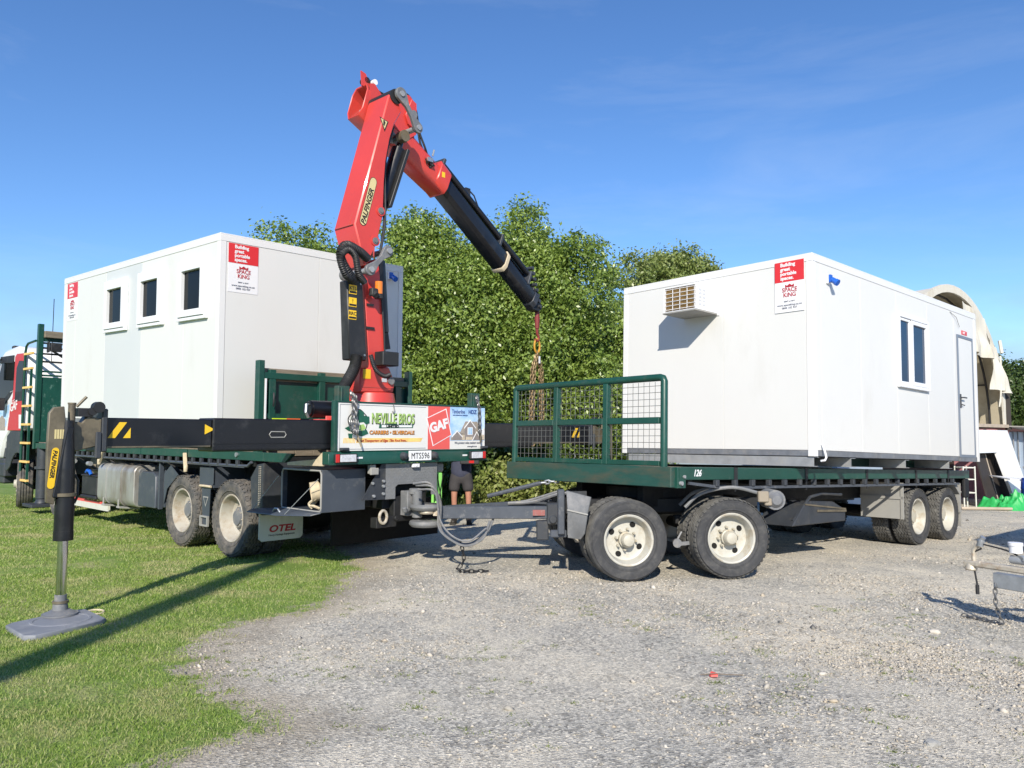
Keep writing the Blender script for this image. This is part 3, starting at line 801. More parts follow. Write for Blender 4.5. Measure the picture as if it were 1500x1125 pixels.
def blobs_in(cx, cy, cz, rx, ry, rz, k, seed, rs=0.46):
    r = random.Random(seed); out = [(cx, cy, cz, rx * .66, ry * .66, rz * .72), (cx, cy, cz + rz * .45, rx * .62, ry * .6, rz * .48)]
    for i in range(k):
        a = r.uniform(0, 2 * PI); e = math.asin(r.uniform(-0.75, 1.0))
        f = r.uniform(.58, .95)
        out.append((cx + rx * f * math.cos(a) * math.cos(e), cy + ry * f * math.sin(a) * math.cos(e), cz + rz * f * math.sin(e), rx * rs * r.uniform(.6, 1), ry * rs * r.uniform(.6, 1), rz * rs * r.uniform(.5, .9)))
    return out

tree('wide bushy green tree directly behind the red crane column', (-2.1, 20.2), blobs_in(-1.9, 20.2, 3.6, 2.45, 2.1, 3.55, 22, 1), 190000, 0.098, 'leaf_mid', 101)
tree('broad green tree behind the black end of the crane arm', (0.85, 19.8), blobs_in(0.62, 19.8, 3.3, 2.0, 2.0, 3.55, 20, 2), 170000, 0.096, 'leaf_mid', 102)
tree('green treetop showing above the roof of the left cabin', (-6.1, 24.5), blobs_in(-6.0, 24.5, 4.3, 2.9, 2.2, 3.6, 16, 3), 80000, 0.115, 'leaf_mid', 103)
tree('dense lower tree closing the gap left of the right cabin', (3.1, 22.5), blobs_in(2.9, 22.5, 2.9, 2.0, 1.8, 2.8, 14, 4), 80000, 0.105, 'leaf_mid', 104)
tree('pale olive tree rising behind the roof of the right cabin', (6.2, 30.0), blobs_in(6.2, 30.0, 5.4, 2.6, 2.4, 3.6, 18, 5), 90000, 0.135, 'leaf_olive', 105)
tree('dark green bushy tree at the right edge behind the fabric shelter', (23.5, 36.0), blobs_in(23.8, 36.0, 2.6, 3.4, 2.4, 2.7, 16, 6), 60000, 0.155, 'leaf_dark', 106)

def shrub(name, label, base, blobs, n, size, material, seed):
    bx, by = base; z = gz(bx, by)
    t = thing(name, label, 'shrub', at=(bx, by, z))
    V, F = leaf_cloud(blobs, n, size, seed, clump=0.13, per=12)
    c = np_object('foliage', V - np.array([bx, by, z]), F, material); c.parent = t
    c.data.attributes.new('tone', 'FLOAT', 'POINT').data.foreach_set('value', LAST_TONE.astype(np.float32))
    mb = MB()
    for b in blobs: mb.tube([(bx, by, z), ((bx + b[0]) / 2, (by + b[1]) / 2, b[2] * .6), (b[0], b[1], b[2])], 0.012, 5)
    part('stem', mb, 'bark', t)
    return t
shrub('weedy_shrub', 'pale leafy weed clump between the truck and the mesh headboard', (-0.2, 16.6), [(-0.25, 16.5, .55, .45, .4, .45), (-0.05, 16.6, .85, .25, .25, .2), (-.55, 16.6, .3, .4, .4, .3), (.25, 16.6, .35, .4, .35, .35)], 5200, 0.10, 'weed_leaf', 201)
shrub('weedy_shrub', 'low green weeds under the front of the trailer', (1.6, 16.9), [(1.0, 16.9, .35, .5, .4, .35), (1.8, 17, .45, .5, .4, .4), (2.5, 17.1, .35, .5, .4, .35)], 5200, 0.10, 'weed_leaf', 202)
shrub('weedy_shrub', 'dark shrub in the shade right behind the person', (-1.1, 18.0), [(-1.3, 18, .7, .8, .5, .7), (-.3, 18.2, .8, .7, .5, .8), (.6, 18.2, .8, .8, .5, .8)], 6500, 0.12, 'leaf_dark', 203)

# ------------------------------------------------------------------ portable cabins
def advert(parent, origin, xd, zd, w, h):
    """red and white sales board: origin = top left, seen from outside; local text plane"""
    M = place(origin, xd, zd)
    hr = h * 0.40
    b = MB().box(0, w, -h, 0, 0, 0.003)
    board = part('advert_board', b, 'ink_white', parent, local=M)
    part('red_panel', MB().box(0, w, -hr, 0.0005, 0.001, 0.0055), 'ink_red', board, local=M)
    for i, s in enumerate(('Building', 'great', 'portable', 'spaces.')):
        me = text_mesh('lettering', s, h * .098, 'ink_white', bold=h * .0032)
        part('lettering', me, None, board, local=M @ Matrix.Translation((w * .20, -h * (0.095 + i * .088), .007)))
    cr = MB(); y0 = -h * .475
    cr.prism([(w * .36, y0 - h * .035, .003), (w * .66, y0 - h * .035, .003), (w * .66, y0 + h * .02, .003), (w * .59, y0 - h * .006, .003), (w * .51, y0 + h * .03, .003), (w * .43, y0 - h * .006, .003), (w * .36, y0 + h * .02, .003)], (0, 0, .003))
    part('crown_emblem', cr, 'ink_maroon', board, local=M)
    for s, yy, sz in (('SPACE', -.60, .118), ('KiNG', -.70, .118)):
        me = text_mesh('lettering', s, h * sz, 'ink_maroon', bold=h * .0016, align='CENTER', squeeze=0.95)
        part('lettering', me, None, board, local=M @ Matrix.Translation((w * .51, h * yy, .005)))
    for s, yy, sz in (('RENT or BUY', -.80, .036), ('www.spaceking.co.nz', -.875, .054), ('0800 102 937', -.935, .052)):
        me = text_mesh('lettering', s, h * sz, 'ink_grey', align='CENTER', bold=h * .0006, spacing=1.1)
        part('lettering', me, None, board, local=M @ Matrix.Translation((w * .5, h * yy, .005)))
    return board

def window(parent, M, w, h, sash_x, pane, t=0.048):
    """M: local x right, y up, z out; origin = lower left of the outer frame. sash_x: list of (x0, x1, extra top bar)"""
    fr = MB()
    fr.box(0, t, 0, h, 0, .045); fr.box(w - t, w, 0, h, 0, .045); fr.box(t, w - t, 0, t, 0, .045); fr.box(t, w - t, h - t, h, 0, .045)
    win = part('window', fr, 'upvc_white', parent, bevel=.005, local=M)
    for (x0, x1, z, tt) in sash_x:
        sb = MB()
        sb.box(x0, x0 + tt, t + .003, h - t - .003, 0, z); sb.box(x1 - tt, x1, t + .003, h - t - .003, 0, z)
        sb.box(x0 + tt, x1 - tt, t + .003, t + .003 + tt, 0, z); sb.box(x0 + tt, x1 - tt, h - t - .003 - tt, h - t - .003, 0, z)
        part('sash', sb, 'upvc_white', win, bevel=.004, local=M)
        part('pane', MB().box(x0 + tt - .004, x1 - tt + .004, t + tt, h - t - tt, .002, .009), pane, win, local=M)
    return win

def cabin(label, fr, X, Y, H, jx, jy, grey=None):
    t = thing('portable_cabin', label, 'cabin', fr, group='white portable cabins')
    part('core', MB().box(.03, X - .03, .03, Y - .03, .02, H - .03), 'trim_white', t)
    part('roof', MB().box(-.005, X + .005, -.005, Y + .005, H - .02, H + .004), 'trim_white', t, bevel=.004)
    g = 0.0022
    xs = [.085] + list(jx) + [X - .085]
    for k in range(len(xs) - 1):
        part('wall_panel', MB().box(xs[k] + g, xs[k + 1] - g, 0, .03, .075, H - .10), 'panel_white', t, bevel=.002)
    ys = [.085] + list(jy) + [Y - .085]
    for k in range(len(ys) - 1):
        part('wall_panel', MB().box(0, .03, ys[k] + g, ys[k + 1] - g, .075, H - .10), 'panel_grey' if k == grey else 'panel_white', t, bevel=.002, label='greyer wall panel' if k == grey else None)
    part('wall_panel', MB().box(X - .03, X, .085, Y - .085, .075, H - .1), 'panel_white', t)
    part('wall_panel', MB().box(.085, X - .085, Y - .03, Y, .075, H - .1), 'panel_white', t)
    for cx, sx in ((0, 1), (X, -1)):
        for cy, sy in ((0, 1), (Y, -1)):
            m = MB(); a, w = -.006, .083
            m.box(min(cx + sx * a, cx + sx * w), max(cx + sx * a, cx + sx * w), min(cy + sy * a, cy + sy * w), max(cy + sy * a, cy + sy * w), -.004, H - .1)
            part('corner_post', m, 'trim_white', t, bevel=.004)
    for b in (((-.007, X + .007, -.007, .05)), ((-.007, X + .007, Y - .05, Y + .007))):
        part('roof_trim', MB().box(b[0], b[1], b[2], b[3], H - .1, H - .018), 'trim_white', t, bevel=.004)
    for b in ((-.007, .05, .05, Y - .05), (X - .05, X + .007, .05, Y - .05)):
        part('roof_trim', MB().box(b[0], b[1], b[2], b[3], H - .1, H - .018), 'trim_white', t, bevel=.004)
    for b in ((.083, X - .083, .004, .06), (.083, X - .083, Y - .06, Y - .004), (.004, .06, .083, Y - .083), (X - .06, X - .004, .083, Y - .083)):
        part('base_rail', MB().box(b[0], b[1], b[2], b[3], 0, .072), 'sill_steel', t, bevel=.003)
    return t

def power_inlet(parent, x, z, y=0.0):
    """blue power socket on the y=0 face"""
    m = MB(); m.m = 0
    m.box(x - .045, x + .035, y - .03, y - .001, z - .06, z + .06)
    inlet = part('power_inlet', m, 'upvc_white', parent, bevel=.008)
    s = MB(); s.box(x - .03, x + .03, y - .055, y - .031, z - .04, z + .055)
    s.cyl((x + .015, y - .05, z - .005), (x + .02, y - .125, z - .055), .036, 14); s.cyl((x + .02, y - .1, z - .04), (x + .02, y - .13, z - .06), .043, 14)
    part('blue_socket', s, 'blue_plastic', inlet)

# right cabin
RX, RY, RH = 5.65, 3.08, 2.55
cab_r = cabin('white portable cabin on the trailer with an air conditioner on its end wall', CABR, RX, RY, RH, (.203, 1.30, 2.44, 3.55, 4.64), (1.29,))
advert(cab_r, (-.0085, .507, 2.492), (0, -1, 0), (0, 0, 1), .404, .66)
power_inlet(cab_r, .39, 2.27)
MW = lambda x, y, z: place((x, y, z), (1, 0, 0), (0, 0, 1))
window(cab_r, MW(2.43, -.001, 1.04), 1.10, 1.08, [(.05, .43, .030, .04), (.455, 1.05, .040, .06)], 'glass_blue')
# door
d0, d1, dz = 4.745, 5.445, 2.09
dm = MB(); dm.box(d0, d0 + .045, -.02, 0, .06, dz); dm.box(d1 - .045, d1, -.02, 0, .06, dz); dm.box(d0 + .045, d1 - .045, -.02, 0, dz - .05, dz); dm.box(d0 + .045, d1 - .045, -.02, 0, .06, .105)
door = part('door', dm, 'door_frame_grey', cab_r, bevel=.003)
part('door_leaf', MB().box(d0 + .048, d1 - .048, -.014, -.002, .108, dz - .053), 'panel_white', door)
part('threshold', MB().box(d0 - .01, d1 + .01, -.03, 0.003, -.005, .058), 'sill_steel', door)
hm = MB(); hm.box(d0 + .058, d0 + .098, -.026, -.0145, .87, 1.10); hm.beam((d0 + .078, -.026, 1.04), (d0 + .078, -.075, 1.04), .02, .02); hm.beam((d0 + .07, -.07, 1.04), (d0 + .20, -.07, 1.04), .016, .022); hm.cyl((d0 + .078, -.026, .93), (d0 + .16, -.05, .915), .009, 8)
part('handle', hm, 'chassis_grey', door, bevel=.003)
part('small_sign', MB().box(4.99, 5.235, -.004, -.0005, 2.115, 2.185), 'ink_red', cab_r)
lettering('EXIT', .055, 'ink_white', cab_r, (5.04, -.005, 2.13), (1, 0, 0), (0, 0, 1), bold=.001)
hk = MB(); hk.tube([(.16, -.02, .15), (.17, -.05, .05), (.16, -.07, -.01), (.10, -.08, -.05), (.03, -.07, -.055)], .013, 8)
part('drain_hose', hk, 'upvc_white', cab_r)
part('cable_tail', MB().tube([(4.5, -.004, 2.43), (4.7, -.03, 2.36), (4.86, -.02, 2.22)], .005, 6), 'flap_grey', cab_r)
# air conditioner (through-wall): y 1.38..1.92, sticks out 0.51 along -x
am = MB()
a0, a1, zt, zb, D = 1.38, 1.92, 2.29, 1.945, .51
am.box(-D, 0, a0, a0 + .012, zb, zt); am.box(-D, 0, a1 - .012, a1, zb, zt); am.box(-D, 0, a0 + .012, a1 - .012, zt - .012, zt); am.box(-D, 0, a0 + .012, a1 - .012, zb, zb + .012); am.box(-.02, -.005, a0 + .012, a1 - .012, zb + .012, zt - .012)
ac = part('air_conditioner', am, 'upvc_white', cab_r, bevel=.004, label='white box air conditioner with a tan condenser coil')
part('coil', MB().box(-D + .03, -D + .06, a0 + .014, a1 - .014, zb + .03, zt - .014), 'ac_mesh', ac)
fins = MB()
for k in range(16): fins.box(-D + .018, -D + .03, a0 + .02, a1 - .02, zb + .04 + k * .018, zb + .043 + k * .018)
part('fins', fins, 'ac_mesh', ac)
gr = MB()
for k in range(5): gr.tube([(-D + .008, a0 + .03 + k * .12, zb + .02), (-D + .008, a0 + .03 + k * .12, zt - .02)], .005, 6)
for k in range(6): gr.tube([(-D + .003, a0 + .015, zb + .035 + k * .056), (-D + .003, a1 - .015, zb + .035 + k * .056)], .0045, 6)
part('grille', gr, 'ink_white', ac)
part('drip_tray', MB().box(-D - .015, -.02, a0 - .006, a1 + .006, zb - .022, zb - .004), 'flap_grey', ac, bevel=.003)
vm = MB()
for c in range(2):
    for k in range(5): vm.box(-D + .06 + c * .09, -D + .13 + c * .09, a0 - .004, a0 + .001, zb + .06 + k * .05, zb + .09 + k * .05)
part('side_louvre', vm, 'louvre_grey', ac, bevel=.002)
part('wall_flange', MB().ring_frame(a0 - .03, a1 + .03, zb - .03, zt + .03, -.012, 0, .028).xf(Matrix(((0, 1, 0, 0), (1, 0, 0, 0), (0, 0, 1, 0), (0, 0, 0, 1)))), 'upvc_white', ac)
# bearers under the cabin
def bearer(parent, x, y0, y1, z0, z1, w=.13, name='bearer'):
    m = MB(); m.box(x, x + .008, y0, y1, z0, z1); m.box(x + .008, x + w, y0, y1, z0, z0 + .008); m.box(x + .008, x + w, y0, y1, z1 - .008, z1)
    return part(name, m, 'galv_dull', parent)
for x in (.02, 1.0, 2.7, 4.35): bearer(cab_r, x, .02, RY - .1, -.128, -.008)
for y in (.55, 2.45):
    m = MB(); m.box(.15, 5.6, y, y + .14, -.127, -.009)
    part('skid', m, 'green_paint', cab_r)

# left cabin
LX, LY, LH = 3.044, 5.67, 2.55
cab_l = cabin('white portable cabin on the truck deck with three small square windows', CABL, LX, LY, LH, (1.5,), (.994, 2.378, 3.76, 5.1), grey=2)
advert(cab_l, (.113, -.001, LH - .109), (1, 0, 0), (0, 0, 1), .424, .64)
advert(cab_l, (-.001, 5.50, LH - .115), (0, -1, 0), (0, 0, 1), .48, .66)
power_inlet(cab_l, 2.78, LH - .19)
for y0, y1 in ((.283, 1.115), (1.585, 2.446), (2.868, 3.731)):
    w = y1 - y0
    window(cab_l, place((-.001, y1, LH - 1.09), (0, -1, 0), (0, 0, 1)), w, .82, [(.051, w - .051, .062, .092)], 'glass_dark')
for y in (1.12, 2.41, 3.72):
    m = MB(); m.cyl((-.02, y, .03), (-.02, y, .10), .035, 12, .02); m.cyl((-.02, y, .10), (-.02, y, .115), .02, 10)
    part('vent_cap', m, 'galv', cab_l)
for y in (.3, 1.5, 3.0, 4.6):
    m = MB(); m.box(.1, LX - .1, y, y + .12, -.14, -.005)
    part('bearer', m, 'timber', cab_l)

# ------------------------------------------------------------------ wheels
WHEEL_CACHE = {}
def wheel_meshes(kind):
    if kind in WHEEL_CACHE: return WHEEL_CACHE[kind]
    if kind == 'truck_drive': D, W, rr, disc, dusty, zig = 1.0, .275, .30, -.06, 'rubber_dusty', .010
    if kind == 'truck_steer': D, W, rr, disc, dusty, zig = 1.0, .30, .30, .10, 'rubber_dusty', .0
    if kind == 'trailer_front': D, W, rr, disc, dusty, zig = .88, .255, .268, -.028, 'rubber', .0
    if kind == 'trailer_front_lug': D, W, rr, disc, dusty, zig = .88, .255, .268, -.028, 'rubber', .008
    if kind == 'trailer_rear': D, W, rr, disc, dusty, zig = .88, .265, .268, -.055, 'rubber', .014
    if kind == 'inner': D, W, rr, disc, dusty, zig = .88, .255, .268, .02, 'rubber', .012
    if kind == 'truck_inner': D, W, rr, disc, dusty, zig = 1.0, .275, .30, .02, 'rubber_dusty', .010
    R = D / 2; h = W / 2
    # tyre: sidewalls + shoulders, then a grooved tread band
    pr = [(rr, h * .72), (rr + .012, h * .80), (rr + (R - rr) * .35, h * .965), (rr + (R - rr) * .55, h * 1.0), (rr + (R - rr) * .78, h * .97), (R - .028, h * .90), (R - .010, h * .82)]
    t = MB()
    t.m = 0; t.lathe(pr, 64)
    t.lathe([(r, -z) for r, z in reversed(pr)], 64)
    for a, q in ((.30, .006), (.80, .004)):            # raised sidewall rings
        r0 = rr + (R - rr) * a; zz = h * (.955 if a < .5 else .965)
        t.lathe([(r0 - .012, zz - .006), (r0 - .006, zz + q), (r0 + .006, zz + q), (r0 + .012, zz - .006)][::-1], 64)
    t.m = 1
    band = [(R - .010, h * .82, 0)]
    ng = 4
    gw = .0075
    xs = [h * .82 - (i + 1) * (2 * h * .82) / (ng + 1) for i in range(ng)]
    dp = .017
    for x in xs:
        band += [(R, x + gw + .002, zig), (R - dp, x + gw * .6, zig), (R - dp, x - gw * .6, zig), (R, x - gw - .002, zig)]
    band += [(R - .010, -h * .82, 0)]
    t.lathe([(a, b) for a, b, c in band], 96, zig=[c for a, b, c in band])
    if zig:                                           # sipes and shoulder lugs cut across the ribs, as raised blocks on the shoulder
        for k in range(48):
            an = 2 * PI * (k + .5) / 48
            for sgn in (-1, 1):
                c, s = math.cos(an), math.sin(an); c2, s2 = -s, c
                r0 = R - .012; zz = sgn * h * .84
                vs = []
                for (dr, da, dz) in ((0, -.018, -.016), (0, .018, -.016), (0, .018, .018), (0, -.018, .018), (.0155, -.016, -.016), (.0155, .016, -.016), (.006, .016, .016), (.006, -.016, .016)):
                    q = r0 + dr
                    vs.append((q * c + da * c2, q * s + da * s2, zz + sgn * dz))
                f = [(0, 1, 2, 3), (4, 7, 6, 5), (0, 4, 5, 1), (1, 5, 6, 2), (2, 6, 7, 3), (3, 7, 4, 0)]
                t._add(vs, f if sgn < 0 else [tuple(reversed(q)) for q in f])
    tyre = make_mesh('tyre', t, [dusty, 'tread_dusty' if dusty == 'rubber' else 'rubber_dusty'], angle=30)
    # rim
    m = MB(); m.m = 0
    rm = 'rim_cream' if 'trailer' in kind else 'rim_dusty'
    o = h * .78
    hub_r = .09 if 'trailer_front' in kind else .14
    prof = [(rr + .010, o - .02), (rr + .012, o + .006), (rr + .004, o + .012), (rr - .012, o + .004), (rr - .022, o - .022), (rr - .030, o - .05 if disc < o - .05 else disc + .02)]
    if disc > 0 or 'trailer_front' in kind: prof += [(rr - .042, disc + .012), (rr - .060, disc + .002), (rr * .62, disc - .002), (hub_r, disc + .006), (0.001, disc + .006)]
    else: prof += [(rr - .045, disc + .075), (rr - .060, disc + .03), (rr * .66, disc), (hub_r, disc - .004), (.001, disc - .004)]
    m.lathe(prof[::-1], 56)
    m.lathe([(rr + .010, o - .02), (rr - .03, o - .06), (rr - .03, -o + .06), (rr + .01, -o)], 40)     # barrel
    m.m = 1
    holes = 10 if 'truck' in kind else 4
    nh = rr * .66
    hw, hh_ = (.028, .02) if 'truck' in kind else (.034, .031)
    for k in range(holes):
        an = 2 * PI * (k + .3) / holes
        c = (nh * math.cos(an), nh * math.sin(an)); e = Vector((-math.sin(an), math.cos(an), 0)); rad = Vector((math.cos(an), math.sin(an), 0))
        ring = [Vector((c[0], c[1], 0)) + e * hw * math.cos(b) + rad * hh_ * math.sin(b) for b in [2 * PI * i / 12 for i in range(12)]]
        zz = disc + (.0035 if (disc > 0 or 'trailer_front' in kind) else .006)
        m.prism([(p.x, p.y, zz - .012) for p in ring], (0, 0, .0125))
    rim = make_mesh('rim', m, [rm, 'void_black'], angle=32)
    # hub with nuts
    u = MB(); u.m = 0
    if 'trailer_front' in kind:
        z0 = disc
        u.lathe([(.088, z0 + .004), (.088, z0 + .06), (.076, z0 + .068), (.074, z0 + .115), (.060, z0 + .14), (.03, z0 + .15), (.001, z0 + .152)][::-1], 32)
        u.m = 1
        for k in range(8):
            an = 2 * PI * k / 8
            if k in (6,): continue
            p = Vector((.112 * math.cos(an), .112 * math.sin(an), 0))
            u.cyl(p + Vector((0, 0, z0 + .004)), p + Vector((0, 0, z0 + .05)), .017, 6, .015)
            u.cyl(p + Vector((0, 0, z0 + .05)), p + Vector((0, 0, z0 + .068)), .009, 8)
        hubm = ['hub_cream', 'hub_cream']
    elif disc > 0:
        z0 = disc
        u.lathe([(.13, z0 + .008), (.12, z0 + .04), (.09, z0 + .06), (.085, z0 + .10), (.001, z0 + .11)][::-1], 24); u.m = 1
        for k in range(10):
            an = 2 * PI * k / 10; p = Vector((.165 * math.cos(an), .165 * math.sin(an), 0))
            u.cyl(p + Vector((0, 0, z0)), p + Vector((0, 0, z0 + .06)), .018, 6, .014)
        hubm = ['hub_cream', 'rim_dusty']
    else:
        z0 = disc
        u.lathe([(.135, z0 - .01), (.135, z0 + .06), (.125, z0 + .075), (.10, z0 + .08), (.095, z0 + .10), (.001, z0 + .105)][::-1], 28); u.m = 1
        for k in range(10):
            an = 2 * PI * k / 10; p = Vector((.165 * math.cos(an), .165 * math.sin(an), 0))
            u.cyl(p + Vector((0, 0, z0 - .01)), p + Vector((0, 0, z0 + .045)), .017, 6, .014)
        for k in range(8):
            an = 2 * PI * k / 8; p = Vector((.112 * math.cos(an), .112 * math.sin(an), 0))
            u.cyl(p + Vector((0, 0, z0 + .07)), p + Vector((0, 0, z0 + .09)), .009, 6)
        hubm = ['hub_grey' if 'truck' in kind else 'hub_cream', 'rim_dusty']
    hub = make_mesh('wheel', u, hubm, angle=35)
    WHEEL_CACHE[kind] = (tyre, rim, hub)
    return WHEEL_CACHE[kind]
def wheel(parent, kind, centre, out, spin=0.0):
    """out: outward axle direction in the thing's frame"""
    tyre, rim, hub = wheel_meshes(kind)
    z = Vector(out).normalized(); x = Vector((0, 0, 1)).cross(z).normalized(); y = z.cross(x)
    M = Matrix.Identity(4)
    for r in range(3):
        M[r][0] = x[r]; M[r][1] = y[r]; M[r][2] = z[r]; M[r][3] = centre[r]
    M = M @ Matrix.Rotation(spin, 4, 'Z')
    w = part('wheel', hub, None, parent, local=M)
    part('tyre', tyre, None, w, local=M)
    part('rim', rim, None, w, local=M)
    return w

# ------------------------------------------------------------------ truck (x across from the near side, y forward from the tail, z up)
truck = thing('flatbed_truck', 'green flatbed truck with a white and red cab carrying a cabin', 'truck', TRUCK)
ch = MB()
for x in (.80, 1.62): ch.box(x, x + .08, .35, 12.6, .72, 1.05)
for y in (.6, 1.5, 2.9, 4.4, 6, 7.5, 9.2, 10.5): ch.box(.88, 1.62, y, y + .1, .78, 1.0)
part('chassis', ch, 'chassis_black', truck, bevel=.006)
sub = MB(); sub.box(.55, 1.95, .5, 10.2, 1.055, 1.2)
for k in range(24): sub.box(.03, 2.47, 1.6 + k * .36, 1.68 + k * .36, 1.19, 1.30)
part('subframe', sub, 'chassis_black', truck)
for k in range(9):
    part('deck_plank', MB().box(.06 + k * .266, .06 + k * .266 + .26, 1.6, 10.15, 1.31, 1.385), 'timber', truck, bevel=.004)
for x0, x1, nm in ((-.01, .045, 1), (2.455, 2.51, -1)):
    ys = [(1.35, 3.4), (3.44, 5.0), (5.03, 6.4), (6.52, 7.3), (7.36, 10.1)] if nm == 1 else [(1.35, 10.1)]
    for a, b in ys:
        part('side_rail', MB().box(x0, x1, a, b, 1.262, 1.372), 'green_paint', truck, bevel=.006)
    xr = x0 if nm == 1 else x1
    part('side_rail', MB().prism([(x0, 1.34, 1.262), (x0, .86, 1.262), (x0, .70, 1.372), (x0, 1.34, 1.372)], (x1 - x0, 0, 0)), 'green_paint', truck, bevel=.004)
    rp = MB(); rp.tube([(xr, 1.63, 1.245), (xr, 1.72, 1.195), (xr, 1.9, 1.19), (xr, 7.9, 1.175)], .019, 8)
    rp.box(xr - .012, xr + .012, 1.8, 7.9, 1.168, 1.195)
    part('rope_rail', rp, 'drawbar_grey', truck)
    for k in range(24):
        y = 1.95 + k * .25
        part('rope_stud', MB().box(xr - .02, xr + .02, y, y + .055, 1.19, 1.262), 'chassis_grey', truck, bevel=.004)
for y, z, dy in ((3.45, 1.2, .09), (6.45, 1.2, -.14)):
    m = MB(); m.beam((-.03, y, z + .12), (-.05, y - dy, z - .12), .05, .03); m.cyl((-.05, y - dy, z - .14), (-.05, y - dy, z - .05), .03, 8)
    part('load_latch', m, 'strap_cream', truck, bevel=.004)
part('round_head', MB().cyl((-.012, 2.0, 1.33), (-.03, 2.0, 1.33), .03, 12), 'galv', truck)
part('rear_side_step', MB().prism([(.0, .82, 1.235), (.0, .10, 1.245), (.0, .10, 1.40), (.0, .22, 1.32), (.0, .82, 1.27)], (.04, 0, 0)), 'strap_cream', truck, bevel=.003)
# rear: bumper beam, sign board
part('bumper_beam', MB().prism([(0, -.03, 1.265), (0, .10, 1.265), (0, .10, 1.405), (0, -.005, 1.405), (0, -.03, 1.38)], (2.5, 0, 0)), 'green_paint', truck, bevel=.004)
part('bumper_lip', MB().box(0, 2.5, -.045, -.031, 1.262, 1.285), 'green_paint', truck)
for x0, x1, inner in ((.06, .36, .36), (2.16, 2.44, 2.16)):
    m = MB(); m.box(x0, x1, -.075, -.033, 1.283, 1.385)
    lamp = part('tail_lamp', m, 'black_plastic', truck, bevel=.008)
    far = x0 < 1
    part('lens', MB().box(x0 + .06 if far else x0 + .02, x1 - .025 if far else x1 - .06, -.088, -.076, 1.293, 1.375), 'lamp_lens', lamp, bevel=.004)
    part('red_lens', MB().box(x0 if far else x1 - .05, x0 + .05 if far else x1, -.086, -.0765, 1.288, 1.38), 'lamp_red', lamp, bevel=.004)
    part('tape', MB().box(x1 + .02 if far else x0 - .10, x1 + .10 if far else x0 - .02, -.036, -.0305, 1.325, 1.345), 'ink_white', truck)
pl = part('number_plate', MB().box(1.13, 1.49, -.062, -.050, 1.285, 1.405), 'plate_white', truck, bevel=.002)
lettering('MTS596', .105, 'ink_black', pl, (1.31, -.063, 1.308), (1, 0, 0), (0, 0, 1), align='CENTER', squeeze=.80, spacing=1.08)
for x in (1.06, 1.55):
    m = MB(); m.cyl((x, -.034, 1.34), (x, -.09, 1.345), .052, 16, .035); m.cyl((x, -.09, 1.345), (x, -.10, 1.345), .035, 16, .02)
    part('plate_lamp', m, 'chassis_grey', truck)
# sign board
sx0, sx1, sz0, sz1 = .13, 2.50, 1.415, 1.965
sg = MB(); sg.box(sx0 - .05, sx1, .012, .055, sz0 - .008, sz1 + .02); sg.box(sx0 - .05, sx0 - .004, -.012, .0115, sz0 - .008, sz1 + .02); sg.box(sx0 - .004, sx1, -.012, .0115, sz1 + .004, sz1 + .02); sg.box(sx0 - .004, sx1, -.012, .0115, sz0 - .008, sz0 - .001)
part('sign_frame', sg, 'green_paint', truck, bevel=.003)
sign = part('advert_sign', MB().box(sx0, sx1, 0, .0115, sz0, sz1), 'sign_white', truck, label='white printed sign across the tail of the truck')
SW, SH = sx1 - sx0, sz1 - sz0
SM = place((sx0, 0, sz0), (1, 0, 0), (0, 0, 1))
def sign_flat(name, ring, m, lvl=1):
    z = .0012 * lvl
    return part(name, MB().prism([(u * SW, v * SH, .0001) for u, v in ring], (0, 0, z)), m, sign, local=SM)
def sign_text(s, u, v, size, m, lvl=3, xd=(1, 0), **kw):
    me = text_mesh('lettering', s, size * SH, m, **kw)
    M = SM @ place((u * SW, v * SH, .0012 * lvl), (xd[0], xd[1], 0), (-xd[1], xd[0], 0))
    return part('lettering', me, None, sign, local=M)
b0 = .0035
for r in (((.012, .03), (.555, .03), (.555, .03 + b0 * 3), (.012, .03 + b0 * 3)), ((.012, .955), (.555, .955), (.555, .955 + b0 * 3), (.012, .955 + b0 * 3)), ((.012, .04), (.014, .04), (.014, .955), (.012, .955))):
    sign_flat('border_line', r, 'ink_grey', 1)
sign_flat('red_block', ((.570, 0.004), (.728, .004), (.728, .996), (.570, .996)), 'ink_pale_red', 1)
sign_flat('red_square_border', ((.558, .72), (.605, .075), (.742, .33), (.700, .955)), 'ink_white', 2)
sign_flat('red_square', ((.564, .712), (.609, .102), (.735, .338), (.695, .925)), 'ink_pale_red', 3)
sign_text('GAF', .588, .385, .30, 'ink_white', 5, xd=(.97, .235), bold=.008, squeeze=1.0)
sign_flat('sky_print', ((.7285, .20), (.999, .20), (.999, .996), (.7285, .996)), 'print_sky', 1)
sign_text('Timberline', .742, .845, .135, 'ink_navy', 3, squeeze=.72)
sign_text('HDZ', .868, .845, .135, 'ink_navy', 3, bold=.0018, squeeze=.95)
sign_text('HIGH DEFINITION SHINGLES', .748, .79, .038, 'ink_navy', 3)
